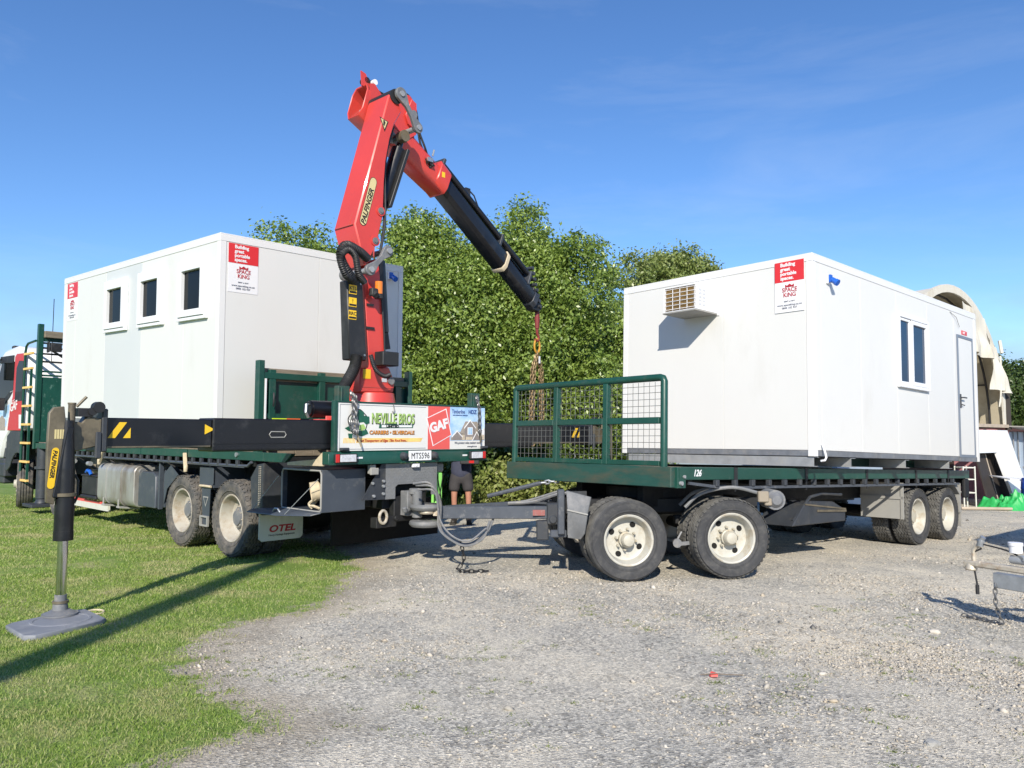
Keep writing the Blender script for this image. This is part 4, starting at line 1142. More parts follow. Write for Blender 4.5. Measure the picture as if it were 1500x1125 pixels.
for r, m_, l in ((((.735, .21), (.997, .21), (.997, .36), (.92, .40), (.83, .36), (.78, .44), (.735, .28)), 'print_roof', 2),
                 (((.80, .36), (.845, .66), (.935, .66), (.985, .40), (.997, .40), (.997, .24), (.80, .24)), 'print_roof', 2),
                 (((.745, .22), (.82, .22), (.82, .30), (.782, .42), (.745, .30)), 'print_wall', 3), (((.842, .23), (.922, .23), (.922, .52), (.882, .68), (.842, .52)), 'print_wall', 3),
                 (((.85, .215), (.90, .215), (.90, .29), (.85, .29)), 'print_stone', 4), (((.82, .215), (.84, .215), (.84, .34), (.82, .34)), 'print_stone', 4), (((.905, .22), (.965, .22), (.935, .40)), 'print_wall', 4), (((.968, .23), (.997, .23), (.997, .5), (.968, .42)), 'print_stone', 3),
                 (((.862, .335), (.902, .335), (.902, .52), (.862, .52)), 'ink_white', 4), (((.867, .35), (.881, .35), (.881, .505), (.867, .505)), 'print_sky', 5), (((.884, .35), (.897, .35), (.897, .505), (.884, .505)), 'print_sky', 5),
                 (((.975, .34), (.995, .34), (.995, .47), (.975, .47)), 'ink_white', 4)):
    sign_flat('house_print', r, m_, l)
for a, b, c in (((.742, .30), (.782, .44), (.823, .30)), ((.836, .51), (.882, .70), (.928, .51)), ((.900, .22), (.935, .42), (.970, .22))):
    for p, q in ((a, b), (b, c)):
        sign_flat('gable_board', ((p[0], p[1]), (q[0], q[1]), (q[0], q[1] - .03), (p[0], p[1] - .03)), 'ink_white', 6)
sign_text('We protect what matters most', .762, .125, .075, 'ink_grey', 3, shear=.25, squeeze=.92)
sign_text('www.gaf.co.nz', .86, .045, .055, 'ink_grey', 3, shear=.2)
sign_text('NEVILLE BROS', .200, .575, .315, 'ink_black', 2, bold=.0075, squeeze=.60)
sign_text('NEVILLE BROS', .197, .585, .315, 'ink_lime', 4, bold=.0020, squeeze=.60)
sign_flat('lettering_bar', ((.245, .475), (.465, .49), (.47, .565), (.248, .56)), 'ink_green', 2)
sign_flat('lettering_bar', ((.262, .495), (.458, .505), (.46, .55), (.262, .545)), 'ink_white', 3)
sign_text('LIMITED', .29, .50, .065, 'ink_black', 5, bold=.0015, squeeze=1.5)
sign_text('CARRIERS \u2022 SILVERDALE', .187, .345, .115, 'ink_black', 2, bold=.0035, squeeze=1.02)
sign_text('CARRIERS \u2022 SILVERDALE', .186, .348, .115, 'ink_orange', 4, bold=.0010, squeeze=1.02)
for k in range(9):
    u = .032 + k * .008
    sign_flat('sand_stripe', ((u, .16), (u + .005, .16), (u + .009, .27), (u + .004, .27)), 'ink_sand', 1)
sign_flat('sand_stripe', ((.108, .165), (.52, .18), (.535, .265), (.112, .265)), 'ink_sand', 1)
sign_text("Proud Transporters of Elgas Tiles Roof from...", .11, .185, .085, 'ink_maroon', 3, shear=.35, squeeze=.86)
em = [(.118 + .060 * math.cos(a) * (1 + .06 * math.sin(5 * a)), .60 + .27 * math.sin(a) * (1 + .05 * math.cos(4 * a))) for a in [2 * PI * i / 28 for i in range(28)]]
sign_flat('emblem', em, 'ink_black', 2)
sign_flat('emblem', [(.118 + (u - .118) * .9, .6 + (v - .6) * .9) for u, v in em], 'sign_white', 3)
sign_flat('emblem', ((.105, .52), (.15, .56), (.165, .47), (.14, .42), (.11, .44)), 'ink_lime', 5)
sign_flat('emblem', ((.070, .62), (.085, .80), (.125, .86), (.150, .82), (.152, .74), (.184, .72), (.186, .58), (.165, .55), (.15, .60), (.11, .58), (.085, .48)), 'ink_green', 4)
sign_flat('emblem', ((.04, .47), (.09, .56), (.12, .44), (.10, .38), (.06, .42)), 'ink_green', 4)
sign_flat('emblem', ((.10, .40), (.17, .44), (.18, .36), (.14, .30), (.105, .34)), 'ink_green', 4)
sign_flat('emblem', ((.06, .36), (.085, .36), (.085, .26), (.065, .26)), 'ink_green', 4)
for x in (.145, 2.40):
    m = MB(); m.box(x, x + .12, -.05, -.013, 1.418, 1.452); m.box(x + .01, x + .11, -.06, -.05, 1.424, 1.446)
    part('marker_lamp', m, 'chassis_grey', truck, bevel=.008)
for x in (.17, 2.30):
    m = MB(); m.box(x, x + .16, .06, .14, 1.93, 2.16); m.box(x + .03, x + .05, .04, .06, 1.98, 2.14)
    part('stake_pocket', m, 'green_rusty', truck, bevel=.004)
part('sign_hook', MB().tube([(.92, -.004, 1.97), (.925, -.02, 1.90), (.91, -.025, 1.86), (.895, -.02, 1.88)], .006, 6), 'steel_chain', truck)
# tread-plate skirt with an opening, bolts, tow coupling
sk = [(.84, .02, 1.25), (.84, .02, .83), (.99, .02, .83), (.99, .02, .97), (1.03, .02, 1.0), (1.53, .02, 1.0), (1.57, .02, .97), (1.57, .02, .85), (1.66, .02, .84), (1.66, .02, 1.25)]
skirt = part('tread_plate', MB().prism(sk, (0, .01, 0)), 'tread_plate', truck)
lug = MB()
for i in range(21):
    for j in range(11):
        x = .86 + i * .038 + (j % 2) * .019; z = .85 + j * .036
        if x > 1.64 or (.96 < x < 1.60 and z < 1.03): continue
        s = .011 if (i + j) % 2 else -.011
        lug.beam((x - .011, .0195, z - s), (x + .011, .0195, z + s), .004, .006, up=(0, 1, 0))
part('tread_lugs', lug, 'tread_plate', skirt, kind='stuff')
part('bracket_plate', MB().prism([(.50, .02, .84), (.839, .02, .83), (.839, .02, 1.25), (.78, .02, 1.25)], (0, .012, 0)), 'chassis_grey', truck)
for x, z in ((.80, 1.05), (.80, .99), (.80, .90), (.66, .88), (.64, 1.03)):
    part('bolt', MB().cyl((x, .019, z), (x, -.004, z), .018, 6), 'galv_dull', truck)
m = MB(); m.box(.60, .68, .0, .06, 1.14, 1.25); m.box(.585, .70, -.03, .0, 1.13, 1.21)
part('plate_lamp', m, 'flap_grey', truck, bevel=.006)
m = MB(); m.box(1.22, 1.33, -.03, .0, 1.20, 1.245); m.box(1.26, 1.29, -.035, -.028, 1.21, 1.235)
part('tow_eye', m, 'ink_white', truck, bevel=.006)
m = MB(); m.box(.90, 1.60, .15, .4, .70, .98); m.box(1.0, 1.45, .05, .15, .55, .85)
part('drawbeam', m, 'chassis_black', truck, bevel=.01)
cp = MB(); cp.box(1.10, 1.30, -.08, .06, .62, .92); cp.cyl((1.2, -.10, .88), (1.2, -.10, .95), .075, 16); cp.cyl((1.2, -.14, .60), (1.2, -.14, .92), .06, 16)
cp.lathe([(.17, 0), (.20, .03), (.19, .07), (.08, .08)], 28, c=(1.25, -.24, .50)); cp.lathe([(.08, .0), (.18, .02), (.20, .06), (.17, .09)], 28, c=(1.25, -.24, .68))
cp.cyl((1.13, -.09, .70), (1.02, -.13, .68), .022, 10); cp.cyl((1.02, -.13, .68), (1.0, -.14, .74), .03, 10)
part('tow_coupling', cp, 'flap_dark', truck, bevel=.008)
part('tail_shade_sheet', MB().box(.70, 2.48, .90, .93, .20, .72), 'void_black', truck)  # black sheet added as the deep shade under the tail, hiding far wheels
part('tow_ring', MB().tube([(.78 + .055 * math.cos(a), -.02, .63 + .075 * math.sin(a)) for a in [2 * PI * i / 14 for i in range(14)]], .018, 8, closed=True), 'coupling_rust', truck)
m = MB(); m.box(.70, 1.0, .0, .12, .50, .62); m.cyl((.98, .02, .60), (.98, -.03, .60), .03, 10)
part('underrun_bracket', m, 'chassis_black', truck, bevel=.006)
# open rear toolbox on the near side
tx0, tx1, ty0, ty1, tz0, tz1 = .02, .62, .12, .95, .72, 1.20
tb = MB(); tb.box(tx0, tx1, ty0, ty0 + .012, tz0, tz1); tb.box(tx0, tx1, ty1 - .012, ty1, tz0, tz1); tb.box(tx0, tx1, ty0 + .012, ty1 - .012, tz1 - .012, tz1); tb.box(tx0, tx1, ty0 + .012, ty1 - .012, tz0, tz0 + .012); tb.box(tx1 - .012, tx1, ty0 + .012, ty1 - .012, tz0 + .012, tz1 - .012)
tbox = part('toolbox', tb, 'locker_blue_grey', truck, bevel=.004)
rim_ = MB(); 
rim_.tube([(tx0 - .005, ty0 + .02, tz0 + .01), (tx0 - .005, ty1 - .02, tz0 + .01), (tx0 - .005, ty1 - .005, tz0 + .05), (tx0 - .005, ty1 - .005, tz1 - .05), (tx0 - .005, ty1 - .03, tz1 - .01), (tx0 - .005, ty0 + .03, tz1 - .01), (tx0 - .005, ty0 + .005, tz1 - .05), (tx0 - .005, ty0 + .005, tz0 + .05)], .011, 6, closed=True)
part('opening_rim', rim_, 'flap_grey', tbox)
part('lid', MB().prism([(.0, .10, .715), (.0, .95, .715), (-.06, 1.50, .665), (-.16, 1.45, .645), (-.17, .72, .655), (-.10, .16, .69)], (.004, 0, .016)), 'locker_blue_grey', tbox, bevel=.004)
part('lid_latch', MB().tube([(-.10, .78, .69), (-.11, .82, .73), (-.11, .88, .73), (-.11, .92, .69)], .012, 6), 'galv', tbox)
part('lid_stay', MB().tube([(.0, .16, 1.10), (-.14, .62, .68)], .004, 6), 'galv_dull', tbox)
part('lid_stay', MB().tube([(.0, 1.0, 1.1), (-.10, 1.42, .68)], .004, 6), 'galv_dull', tbox)
part('lining', MB().box(tx1 - .016, tx1 - .0125, ty0 + .013, ty1 - .013, tz0 + .013, tz1 - .013).box(tx0 + .06, tx1 - .02, ty1 - .016, ty1 - .0125, tz0 + .013, tz1 - .013), 'void_black', tbox)  # black sheets that paint in the shade inside the open box
sr = MB()
for k in range(6):
    r = .115 - k * .014
    sr.lathe([(r, -.05), (r, .05), (r - .010, .05), (r - .010, -.05)], 22, c=(0, 0, k * .008))
part('strap_roll', sr, 'strap_cream', tbox, local=Matrix.Translation((.13, .42, .94)) @ Matrix.Rotation(PI / 2.3, 4, 'Y') @ Matrix.Rotation(.5, 4, 'X'))
sm = MB(); sm.tube(arcpts([(.10, .42, .745), (.08, .46, .80), (.10, .36, .86), (.16, .44, .82), (.12, .50, .76), (.08, .38, .78), (.14, .34, .75)]), .016, 6)
part('loose_strap', sm, 'strap_cream', tbox)
# mudflap, guards and wheels
flap = part('mudflap', MB().prism([(.02, 1.46, .30), (.06, 1.46, .265), (.60, 1.46, .265), (.64, 1.46, .30), (.64, 1.46, .62), (.02, 1.46, .62)], (0, .012, 0)), 'flap_white', truck, label='white mudflap with red lettering')
lettering('OTEL', .115, 'ink_maroon', flap, (.15, 1.458, .375), (1, 0, 0), (0, 0, 1), bold=.004, shear=.2, squeeze=1.35)
lettering('Heavy Haulage Equipment', .035, 'ink_black', flap, (.15, 1.458, .325), (1, 0, 0), (0, 0, 1))
part('mudflap', MB().box(1.80, 2.48, 1.46, 1.475, .24, 1.05), 'black_plastic', truck)  # black flap added to keep the shaded far wheels dark
g1 = MB(); g1.prism([(0, 1.36, .60), (0, 1.62, .66), (0, 1.66, 1.05), (0, 1.5, 1.22), (0, 1.36, 1.24)], (.012, 0, 0)); g1.box(.012, .55, 1.36, 1.375, .60, 1.24)
part('mudguard', g1, 'chassis_grey', truck, bevel=.003)
dots = MB()
for k in range(26):
    z = .64 + k * .022
    for j in range(2): dots.box(-.004, .0, 1.41 + j * .035, 1.425 + j * .035, z, z + .011)
part('dotted_strip', dots, 'coupling_rust', truck, kind='stuff')
g2 = MB(); g2.prism([(.03, 2.70, 1.14), (.03, 3.10, 1.14), (.03, 3.10, .90), (.03, 3.02, .84), (.03, 2.98, .36), (.03, 2.80, .36), (.03, 2.78, .84), (.03, 2.70, .92)], (.012, 0, 0))
g2.box(.042, .5, 2.72, 2.735, .86, 1.14); g2.box(.042, .5, 3.06, 3.075, .86, 1.14); g2.box(.042, .30, 2.78, 3.02, .835, .847)
cg = part('centre_guard', g2, 'locker_blue_grey', truck, bevel=.003)
part('guard_emblem', MB().prism([(.029, 2.98, .74), (.029, 2.82, .74), (.029, 2.90, .60)], (-.002, 0, 0)), 'flap_grey', cg)
part('guard_emblem', MB().prism([(.0265, 2.955, .725), (.0265, 2.845, .725), (.0265, 2.90, .63)], (-.002, 0, 0)), 'locker_blue_grey', cg)
part('hand_rail', MB().tube([(.02, 2.74, .88), (.0, 2.90, .885), (.02, 3.06, .88)], .016, 8), 'strap_cream', cg)
part('foot_step', MB().ring_frame(2.79, 3.01, .34, .48, .0, .03, .02).xf(Matrix(((0, 1, 0, 0), (1, 0, 0, 0), (0, 0, 1, 0), (0, 0, 0, 1)))), 'flap_grey', cg)
tc_ = MB()
for k in range(4): tc_.chain([(.09 + .03 * k, 2.86 + .03 * (k % 2), 1.06), (.08 + .03 * k, 2.88 + .02 * k, .86)], .045, .007, .016)
part('tie_chain', tc_, 'brown_chain', truck)
g3 = MB(); g3.prism([(.02, 4.20, .55), (.02, 4.20, 1.0), (.02, 4.0, 1.13), (.02, 3.75, 1.0), (.02, 4.1, .78)], (.012, 0, 0)); g3.box(.02, .08, 4.36, 4.40, .46, 1.16); g3.box(.03, .5, 4.20, 4.215, .5, 1.05)
part('mudguard', g3, 'locker_blue_grey', truck, bevel=.003)
for y in (2.2, 3.62):
    for out, xo, xi in (((-1, 0, 0), .15, .47), ((1, 0, 0), 2.35, 2.03)):
        wheel(truck, 'truck_drive', (xo, y, .50), out, y)
        wheel(truck, 'truck_inner', (xi, y, .50), out, y + 1)
    ax = MB(); ax.cyl((.3, y, .5), (2.2, y, .5), .11, 14); ax.cyl((1.05, y, .5), (1.45, y, .5), .24, 18); ax.beam((.72, y - .5, .82), (.72, y + .5, .82), .1, .16); ax.beam((1.78, y - .5, .82), (1.78, y + .5, .82), .1, .16)
    part('axle', ax, 'chassis_black', truck, bevel=.01)
for y, st in ((8.95, .10), (11.3, .26)):
    wheel(truck, 'truck_steer', (.17, y, .50), (-math.cos(st), math.sin(st), 0), .2)
    wheel(truck, 'truck_steer', (2.33, y, .50), (math.cos(st), -math.sin(st), 0), .5)
    part('axle', MB().cyl((.3, y, .45), (2.2, y, .45), .08, 12), 'chassis_black', truck)
# side gear on the near side: locker, fuel tank, battery box, air tanks
lk = MB(); lk.prism([(.03, 4.52, .46), (.03, 5.15, .46), (.03, 5.15, .94), (.03, 5.02, 1.0), (.03, 4.62, 1.0), (.03, 4.52, .94)], (.48, 0, 0))
part('side_locker', lk, 'locker_blue_grey', truck, bevel=.012)
def rounded(y0, y1, z0, z1, r, n=5):
    pts = []
    for cy, cz, a0 in ((y1 - r, z1 - r, 0), (y0 + r, z1 - r, 90), (y0 + r, z0 + r, 180), (y1 - r, z0 + r, 270)):
        for k in range(n + 1):
            a = math.radians(a0 + 90 * k / n); pts.append((cy + r * math.cos(a), cz + r * math.sin(a)))
    return pts
tk = MB(); tk.prism([(x, 5.25, z) for x, z in rounded(.0, .62, .42, 1.08, .12)], (0, 1.52, 0))
tank = part('fuel_tank', tk, 'tank_alu', truck, bevel=.012, label='silver fuel tank with a brown stain')
for y in (5.75, 6.38):
    s = MB(); ring = rounded(-.012, .632, .408, 1.092, .13)
    s.prism([(x, y, z) for x, z in ring], (0, .05, 0))
    part('tank_strap', s, 'tank_alu', tank)
    part('tank_bracket', MB().beam((-.03, y + .03, .40), (.3, y + .03, .36), .12, .03).beam((-.02, y + .03, .39), (-.02, y + .03, .52), .03, .02), 'flap_grey', tank, bevel=.003)
part('filler_cap', MB().cyl((.12, 5.25, .98), (.12, 5.215, .98), .05, 14).cyl((.14, 5.25, .55), (.14, 5.21, .55), .045, 14), 'galv', tank)
bb = MB(); bb.box(.04, .45, 6.92, 7.62, .50, .86); bb.box(.02, .46, 6.90, 7.64, .44, .50); bb.box(.02, .46, 6.90, 7.64, .82, .855)
bat = part('battery_box', bb, 'black_plastic', truck, bevel=.02)
part('grip', MB().tube([(.03, 7.15, .86), (.02, 7.2, .92), (.02, 7.3, .93), (.03, 7.38, .90)], .03, 8), 'blue_plastic', bat)
part('air_tank', MB().lathe([(.001, -.62), (.2, -.58), (.30, -.48), (.31, .48), (.2, .58), (.001, .62)], 28), 'tank_tan', truck, local=Matrix.Translation((.62, 7.6, 1.0)) @ Matrix.Rotation(PI / 2, 4, 'X'))
part('air_pipe', MB().tube([(.3, 6.9, 1.1), (.28, 7.3, .95), (.3, 7.9, .9), (.3, 8.3, 1.05)], .015, 6), 'black_plastic', truck)
part('under_board', MB().box(.12, .16, 6.6, 8.3, .26, .36), 'flap_white', truck)
part('under_board', MB().box(.119, .161, 6.9, 8.3, .361, .40), 'ink_pale_red', truck)
for y, z in ((8.0, 1.1), (6.6, 1.12), (4.25, 1.12)):
    part('brace', MB().beam((.05, y, z + .05), (.5, y - .35, .8), .05, .05), 'chassis_black', truck)
part('strap_roll', MB().cyl((.03, 8.0, 1.08), (.03, 8.18, 1.08), .05, 14).cyl((.03, 7.2, 1.05), (.03, 7.32, 1.05), .04, 12), 'galv_dull', truck)
# stabiliser behind the cab
st = MB(); st.cyl((.10, 9.95, .28), (.10, 9.95, 1.30), .115, 20); st.cyl((.10, 9.95, .86), (.10, 9.95, .91), .15, 20)
stab = part('stabiliser_leg', st, 'chassis_grey', truck)
f = MB(); f.cyl((.10, 9.95, .18), (.10, 9.95, .28), .13, 20, .09); f.box(-.16, .40, 9.65, 10.25, .12, .18)
part('foot_plate', f, 'chassis_grey', stab, bevel=.008)
# front headboard (deck end by the cab)
hbd = part('headboard', MB().box(.08, 2.42, 10.20, 10.24, 1.42, 2.70), 'green_scratched', truck)
for x in (-.02, 2.42): part('post', MB().box(x, x + .10, 10.18, 10.28, 1.25, 3.78), 'green_paint', hbd, bevel=.006)
part('panel_foot', MB().box(-.0, 2.5, 10.15, 10.30, 1.39, 1.42), 'green_paint', hbd)
part('top_beam', MB().box(.08, 2.42, 10.12, 10.30, 3.50, 3.64), 'timber', hbd, bevel=.01)
part('top_rail', MB().box(.08, 2.42, 10.20, 10.26, 3.43, 3.498), 'green_paint', hbd)
for z in (2.72, 2.80, 3.0, 3.16, 3.28, 3.38): part('bar', MB().box(.08, 2.42, 10.21, 10.245, z, z + .035), 'chassis_black' if z > 2.9 else 'green_paint', hbd)
part('brace_bar', MB().beam((.2, 10.27, 3.3), (1.6, 10.9, 2.6), .035, .035), 'chassis_grey', hbd)
wl_ = MB(); wl_.box(.17, .37, 10.02, 10.10, 3.22, 3.40); wl_.box(.14, .16, 10.05, 10.2, 3.2, 3.42)
part('work_lamp', wl_, 'black_plastic', truck, bevel=.02)
ld = MB(); ld.tube([(-.03, 10.95, .55), (-.03, 10.95, 3.22), (-.03, 10.90, 3.36), (-.03, 10.78, 3.42), (-.03, 10.3, 3.44)], .025, 8)
ld.box(-.05, -.01, 10.48, 10.52, .55, 2.9)
lad = part('ladder', ld, 'green_paint', truck)
for z in (.58, .96, 1.34, 1.72, 2.10, 2.48, 2.87, 3.18):
    part('rung', MB().box(-.055, .0, 10.46, 10.97, z, z + .045), 'yellow_rung', lad, bevel=.004)
part('aerial', MB().tube([(.3, 10.4, 3.0), (.3, 10.4, 4.35)], .008, 5), 'black_plastic', truck)
# cab
cx0, cx1 = .0, 2.5
prof = [(10.95, 1.62), (10.95, 3.18), (11.15, 3.36), (11.7, 3.44), (12.5, 3.40), (12.95, 3.22), (13.25, 2.35), (13.35, 1.9), (13.35, 1.0), (12.5, 1.0), (12.35, 1.35), (11.9, 1.62)]
cabm = MB(); cabm.prism([(cx0, y, z) for y, z in prof], (cx1, 0, 0))
cabp = part('cab', cabm, 'cab_white', truck, bevel=.05)
def cab_side(name, ring, m, lvl, parent):
    return part(name, MB().prism([(cx0 - .0005, y, z) for y, z in ring], (-.004 * lvl, 0, 0)), m, parent)
cab_side('red_door_panel', [(11.10, 1.62), (11.08, 3.24), (11.62, 3.26), (11.74, 3.20), (11.80, 2.35), (11.98, 2.0), (12.08, 1.62)], 'cab_red', 1, cabp)
cab_side('quarter_window', [(11.14, 2.44), (11.14, 3.08), (11.44, 3.10), (11.60, 2.95), (11.62, 2.44)], 'glass_dark', 2, cabp)
cab_side('window_trim', [(11.13, 2.24), (11.13, 2.44), (11.63, 2.44), (11.63, 2.24)], 'black_plastic', 2, cabp)
cab_side('side_window', [(11.78, 2.48), (11.74, 3.10), (12.70, 3.14), (13.02, 2.5), (13.02, 2.16), (12.5, 2.28), (12.02, 2.46)], 'glass_dark', 2, cabp)
cab_side('window_trim', [(11.80, 2.46), (12.02, 2.44), (12.6, 2.25), (13.02, 2.14), (13.02, 1.98), (12.5, 2.12), (12.0, 2.34)], 'black_plastic', 3, cabp)
cab_side('visor', [(11.82, 3.08), (11.80, 3.24), (12.75, 3.26), (12.85, 3.12)], 'black_plastic', 6, cabp)
cab_side('white_stripe', [(11.12, 1.66), (11.12, 1.95), (11.30, 1.95), (11.26, 1.66)], 'cab_white', 2, cabp)
cab_side('sky_panel', [(12.05, 1.95), (12.0, 2.2), (12.55, 2.08), (13.1, 1.95), (13.2, 1.7), (12.2, 1.7)], 'print_sky', 1, cabp)
cab_side('house_panel', [(12.25, 1.62), (12.25, 1.85), (12.5, 1.95), (12.8, 1.85), (12.8, 1.62)], 'print_roof', 2, cabp)
lettering('GAF', .27, 'ink_white', cabp, (-.008, 11.93, 2.02), (0, -1, .12), (0, .12, 1), bold=.006)
for p, q in (((11.95, 2.22), (11.20, 2.36)), ((11.98, 2.22), (11.98, 1.90))):
    part('logo_line', MB().beam((-.006, p[0], p[1]), (-.006, q[0], q[1]), .012, .004, up=(1, 0, 0)), 'ink_white', cabp)
part('mirror', MB().box(-.20, -.06, 12.10, 12.30, 2.05, 2.32).beam((-.1, 12.3, 2.2), (.0, 12.5, 2.25), .03, .03), 'black_plastic', truck, bevel=.03)
part('mirror', MB().box(-.28, -.10, 12.75, 12.9, 2.75, 3.2).beam((-.15, 12.85, 3.1), (.02, 12.6, 3.25), .03, .03).beam((-.15, 12.85, 3.2), (-.6, 12.9, 3.24), .03, .03), 'black_plastic', truck, bevel=.03)
part('roof_lamp', MB().box(.1, .3, 12.3, 12.45, 3.42, 3.5).box(.5, .7, 12.3, 12.45, 3.42, 3.5), 'black_plastic', truck, bevel=.02)
ag = MB()
arc = [(11.3 + .68 * math.cos(a), .55 + .72 * math.sin(a)) for a in [PI * k / 12 for k in range(13)]]
arc2 = [(11.3 + .58 * math.cos(a), .55 + .60 * math.sin(a)) for a in [PI * k / 12 for k in range(13)]]
outer = [(12.15, .75), (12.1, 1.5), (11.85, 1.61), (10.98, 1.61), (10.92, 1.2), (10.9, .85)]
ag.prism([(.0, y, z) for y, z in outer + [(10.98, .85)] + [(y, z) for y, z in reversed(arc2) if z > .8] + [(12.0, .75)]], (.03, 0, 0))
part('wheel_arch', ag, 'chassis_grey', truck, bevel=.01)
part('wheel_well', MB().box(.3, 2.2, 10.7, 12.2, .62, 1.6), 'void_black', truck)
fb = MB(); fb.box(.03, 2.47, 12.35, 13.4, .45, 1.0); fb.box(.0, .3, 12.2, 12.6, .6, .9); fb.box(.05, .4, 12.3, 12.7, 1.0, 1.25)
part('front_bumper', fb, 'chassis_grey', truck, bevel=.03)
# rear bolster across the deck, in front of the cabin
bol = part('bolster', MB().box(.081, 2.419, 1.60, 1.625, 1.42, 2.28), 'green_paint', truck)
for x in (.0, 2.42): part('post', MB().box(x, x + .08, 1.52, 1.62, 1.35, 2.53), 'green_paint', bol, bevel=.005)
part('top_rail', MB().box(.08, 2.42, 1.53, 1.60, 2.30, 2.38), 'green_paint', bol, bevel=.004)
part('top_beam', MB().box(.08, 2.42, 1.605, 1.75, 2.29, 2.44), 'timber', bol, bevel=.008)
for x in (.16, .90, 1.66, 2.2): part('stiffener', MB().box(x, x + .09, 1.535, 1.60, 1.40, 2.42 if x < 1.7 else 2.3), 'green_paint', bol, bevel=.004)
part('bottom_rail', MB().box(.08, 2.42, 1.54, 1.60, 1.80, 1.86), 'green_paint', bol)
part('post_slot', MB().box(.085, .105, 1.51, 1.53, 1.5, 2.3), 'ink_white', bol)
part('reflector', MB().box(.20, .60, 1.515, 1.53, 1.745, 1.80), 'lime_reflect', bol)
part('reflector', MB().box(.40, .60, 1.512, 1.514, 1.745, 1.80), 'orange_reflect', bol)
part('handle', MB().tube([(.2, 1.50, 1.95), (.19, 1.48, 2.0), (.19, 1.48, 2.08), (.2, 1.50, 2.12)], .012, 6), 'black_plastic', bol)

# chain and stick hanging over the sign
t = thing('hanging_chain', 'bunch of steel chain with a wooden stick hanging over the truck tail sign', 'chain', TRUCK, (.31, -.05, 1.6))
m = MB()
for k in range(4): m.chain([(.32 + .012 * k, .03 - .02 * k, 2.10 - .02 * k), (.315 + .015 * k, -.03, 1.95), (.30 + .015 * k, -.05, 1.80 - .03 * k), (.27 + .03 * k, -.06, 1.68)], .045, .006, .015)
for k in range(5): m.chain([(.24 + .03 * k, -.06, 1.76), (.26 + .02 * k, -.09, 1.66 - .01 * k), (.33 - .01 * k, -.07, 1.70)], .045, .006, .015)
part('chain', m, 'steel_chain', t)
part('stick', MB().cyl((.30, -.07, 1.71), (.42, -.06, 1.46), .016, 8, .010), 'wood_stick', t)
t = thing('hanging_chain', 'single steel chain hanging over the house picture on the sign', 'chain', TRUCK, (2.35, -.04, 1.7))
m = MB()
for k in range(2): m.chain([(2.36 + .02 * k, .03, 2.12), (2.36 + .01 * k, -.03, 1.95), (2.35 + .02 * k, -.04, 1.70), (2.37 - .01 * k, -.045, 1.62)], .045, .006, .014)
m.chain([(2.33, -.045, 1.66), (2.36, -.05, 1.60), (2.38, -.045, 1.55)], .045, .006, .014)
part('chain', m, 'steel_chain', t)
part('pin', MB().cyl((2.375, -.045, 1.62), (2.38, -.045, 1.50), .012, 8), 'bracket_olive', t)

# ------------------------------------------------------------------ loader crane (same axes as the truck)
crane = thing('loader_crane', 'red folding loader crane with black outriggers mounted at the tail of the truck', 'crane', TRUCK, (1.25, .8, 1.3))
YC, HW = .82, .225
# outrigger beams
part('beam_housing', MB().box(.38, 2.2, .08, .46, 1.40, 1.76), 'black_paint', crane, bevel=.012)
part('beam_end_plate', MB().box(.335, .378, .06, .48, 1.38, 1.80), 'red_paint', crane, bevel=.004)
part('beam_end_plate', MB().box(2.202, 2.245, .06, .48, 1.38, 1.80), 'red_paint', crane, bevel=.004)
m = MB(); m.cyl((.36, .03, 1.82), (.36, .03, 1.90), .03, 10); m.box(.30, .42, .04, .08, 1.44, 1.56); m.tube([(.32, .04, 1.8), (.28, .03, 1.7), (.34, .02, 1.62), (.30, .03, 1.5), (.36, .03, 1.42)], .012, 6); m.tube([(.38, .03, 1.78), (.34, .02, 1.66), (.38, .02, 1.54)], .012, 6)
part('valve_block', m, 'galv_dull', crane)
part('cap', MB().cyl((.33, .05, 1.83), (.33, .05, 1.92), .05, 12), 'lamp_red', crane)
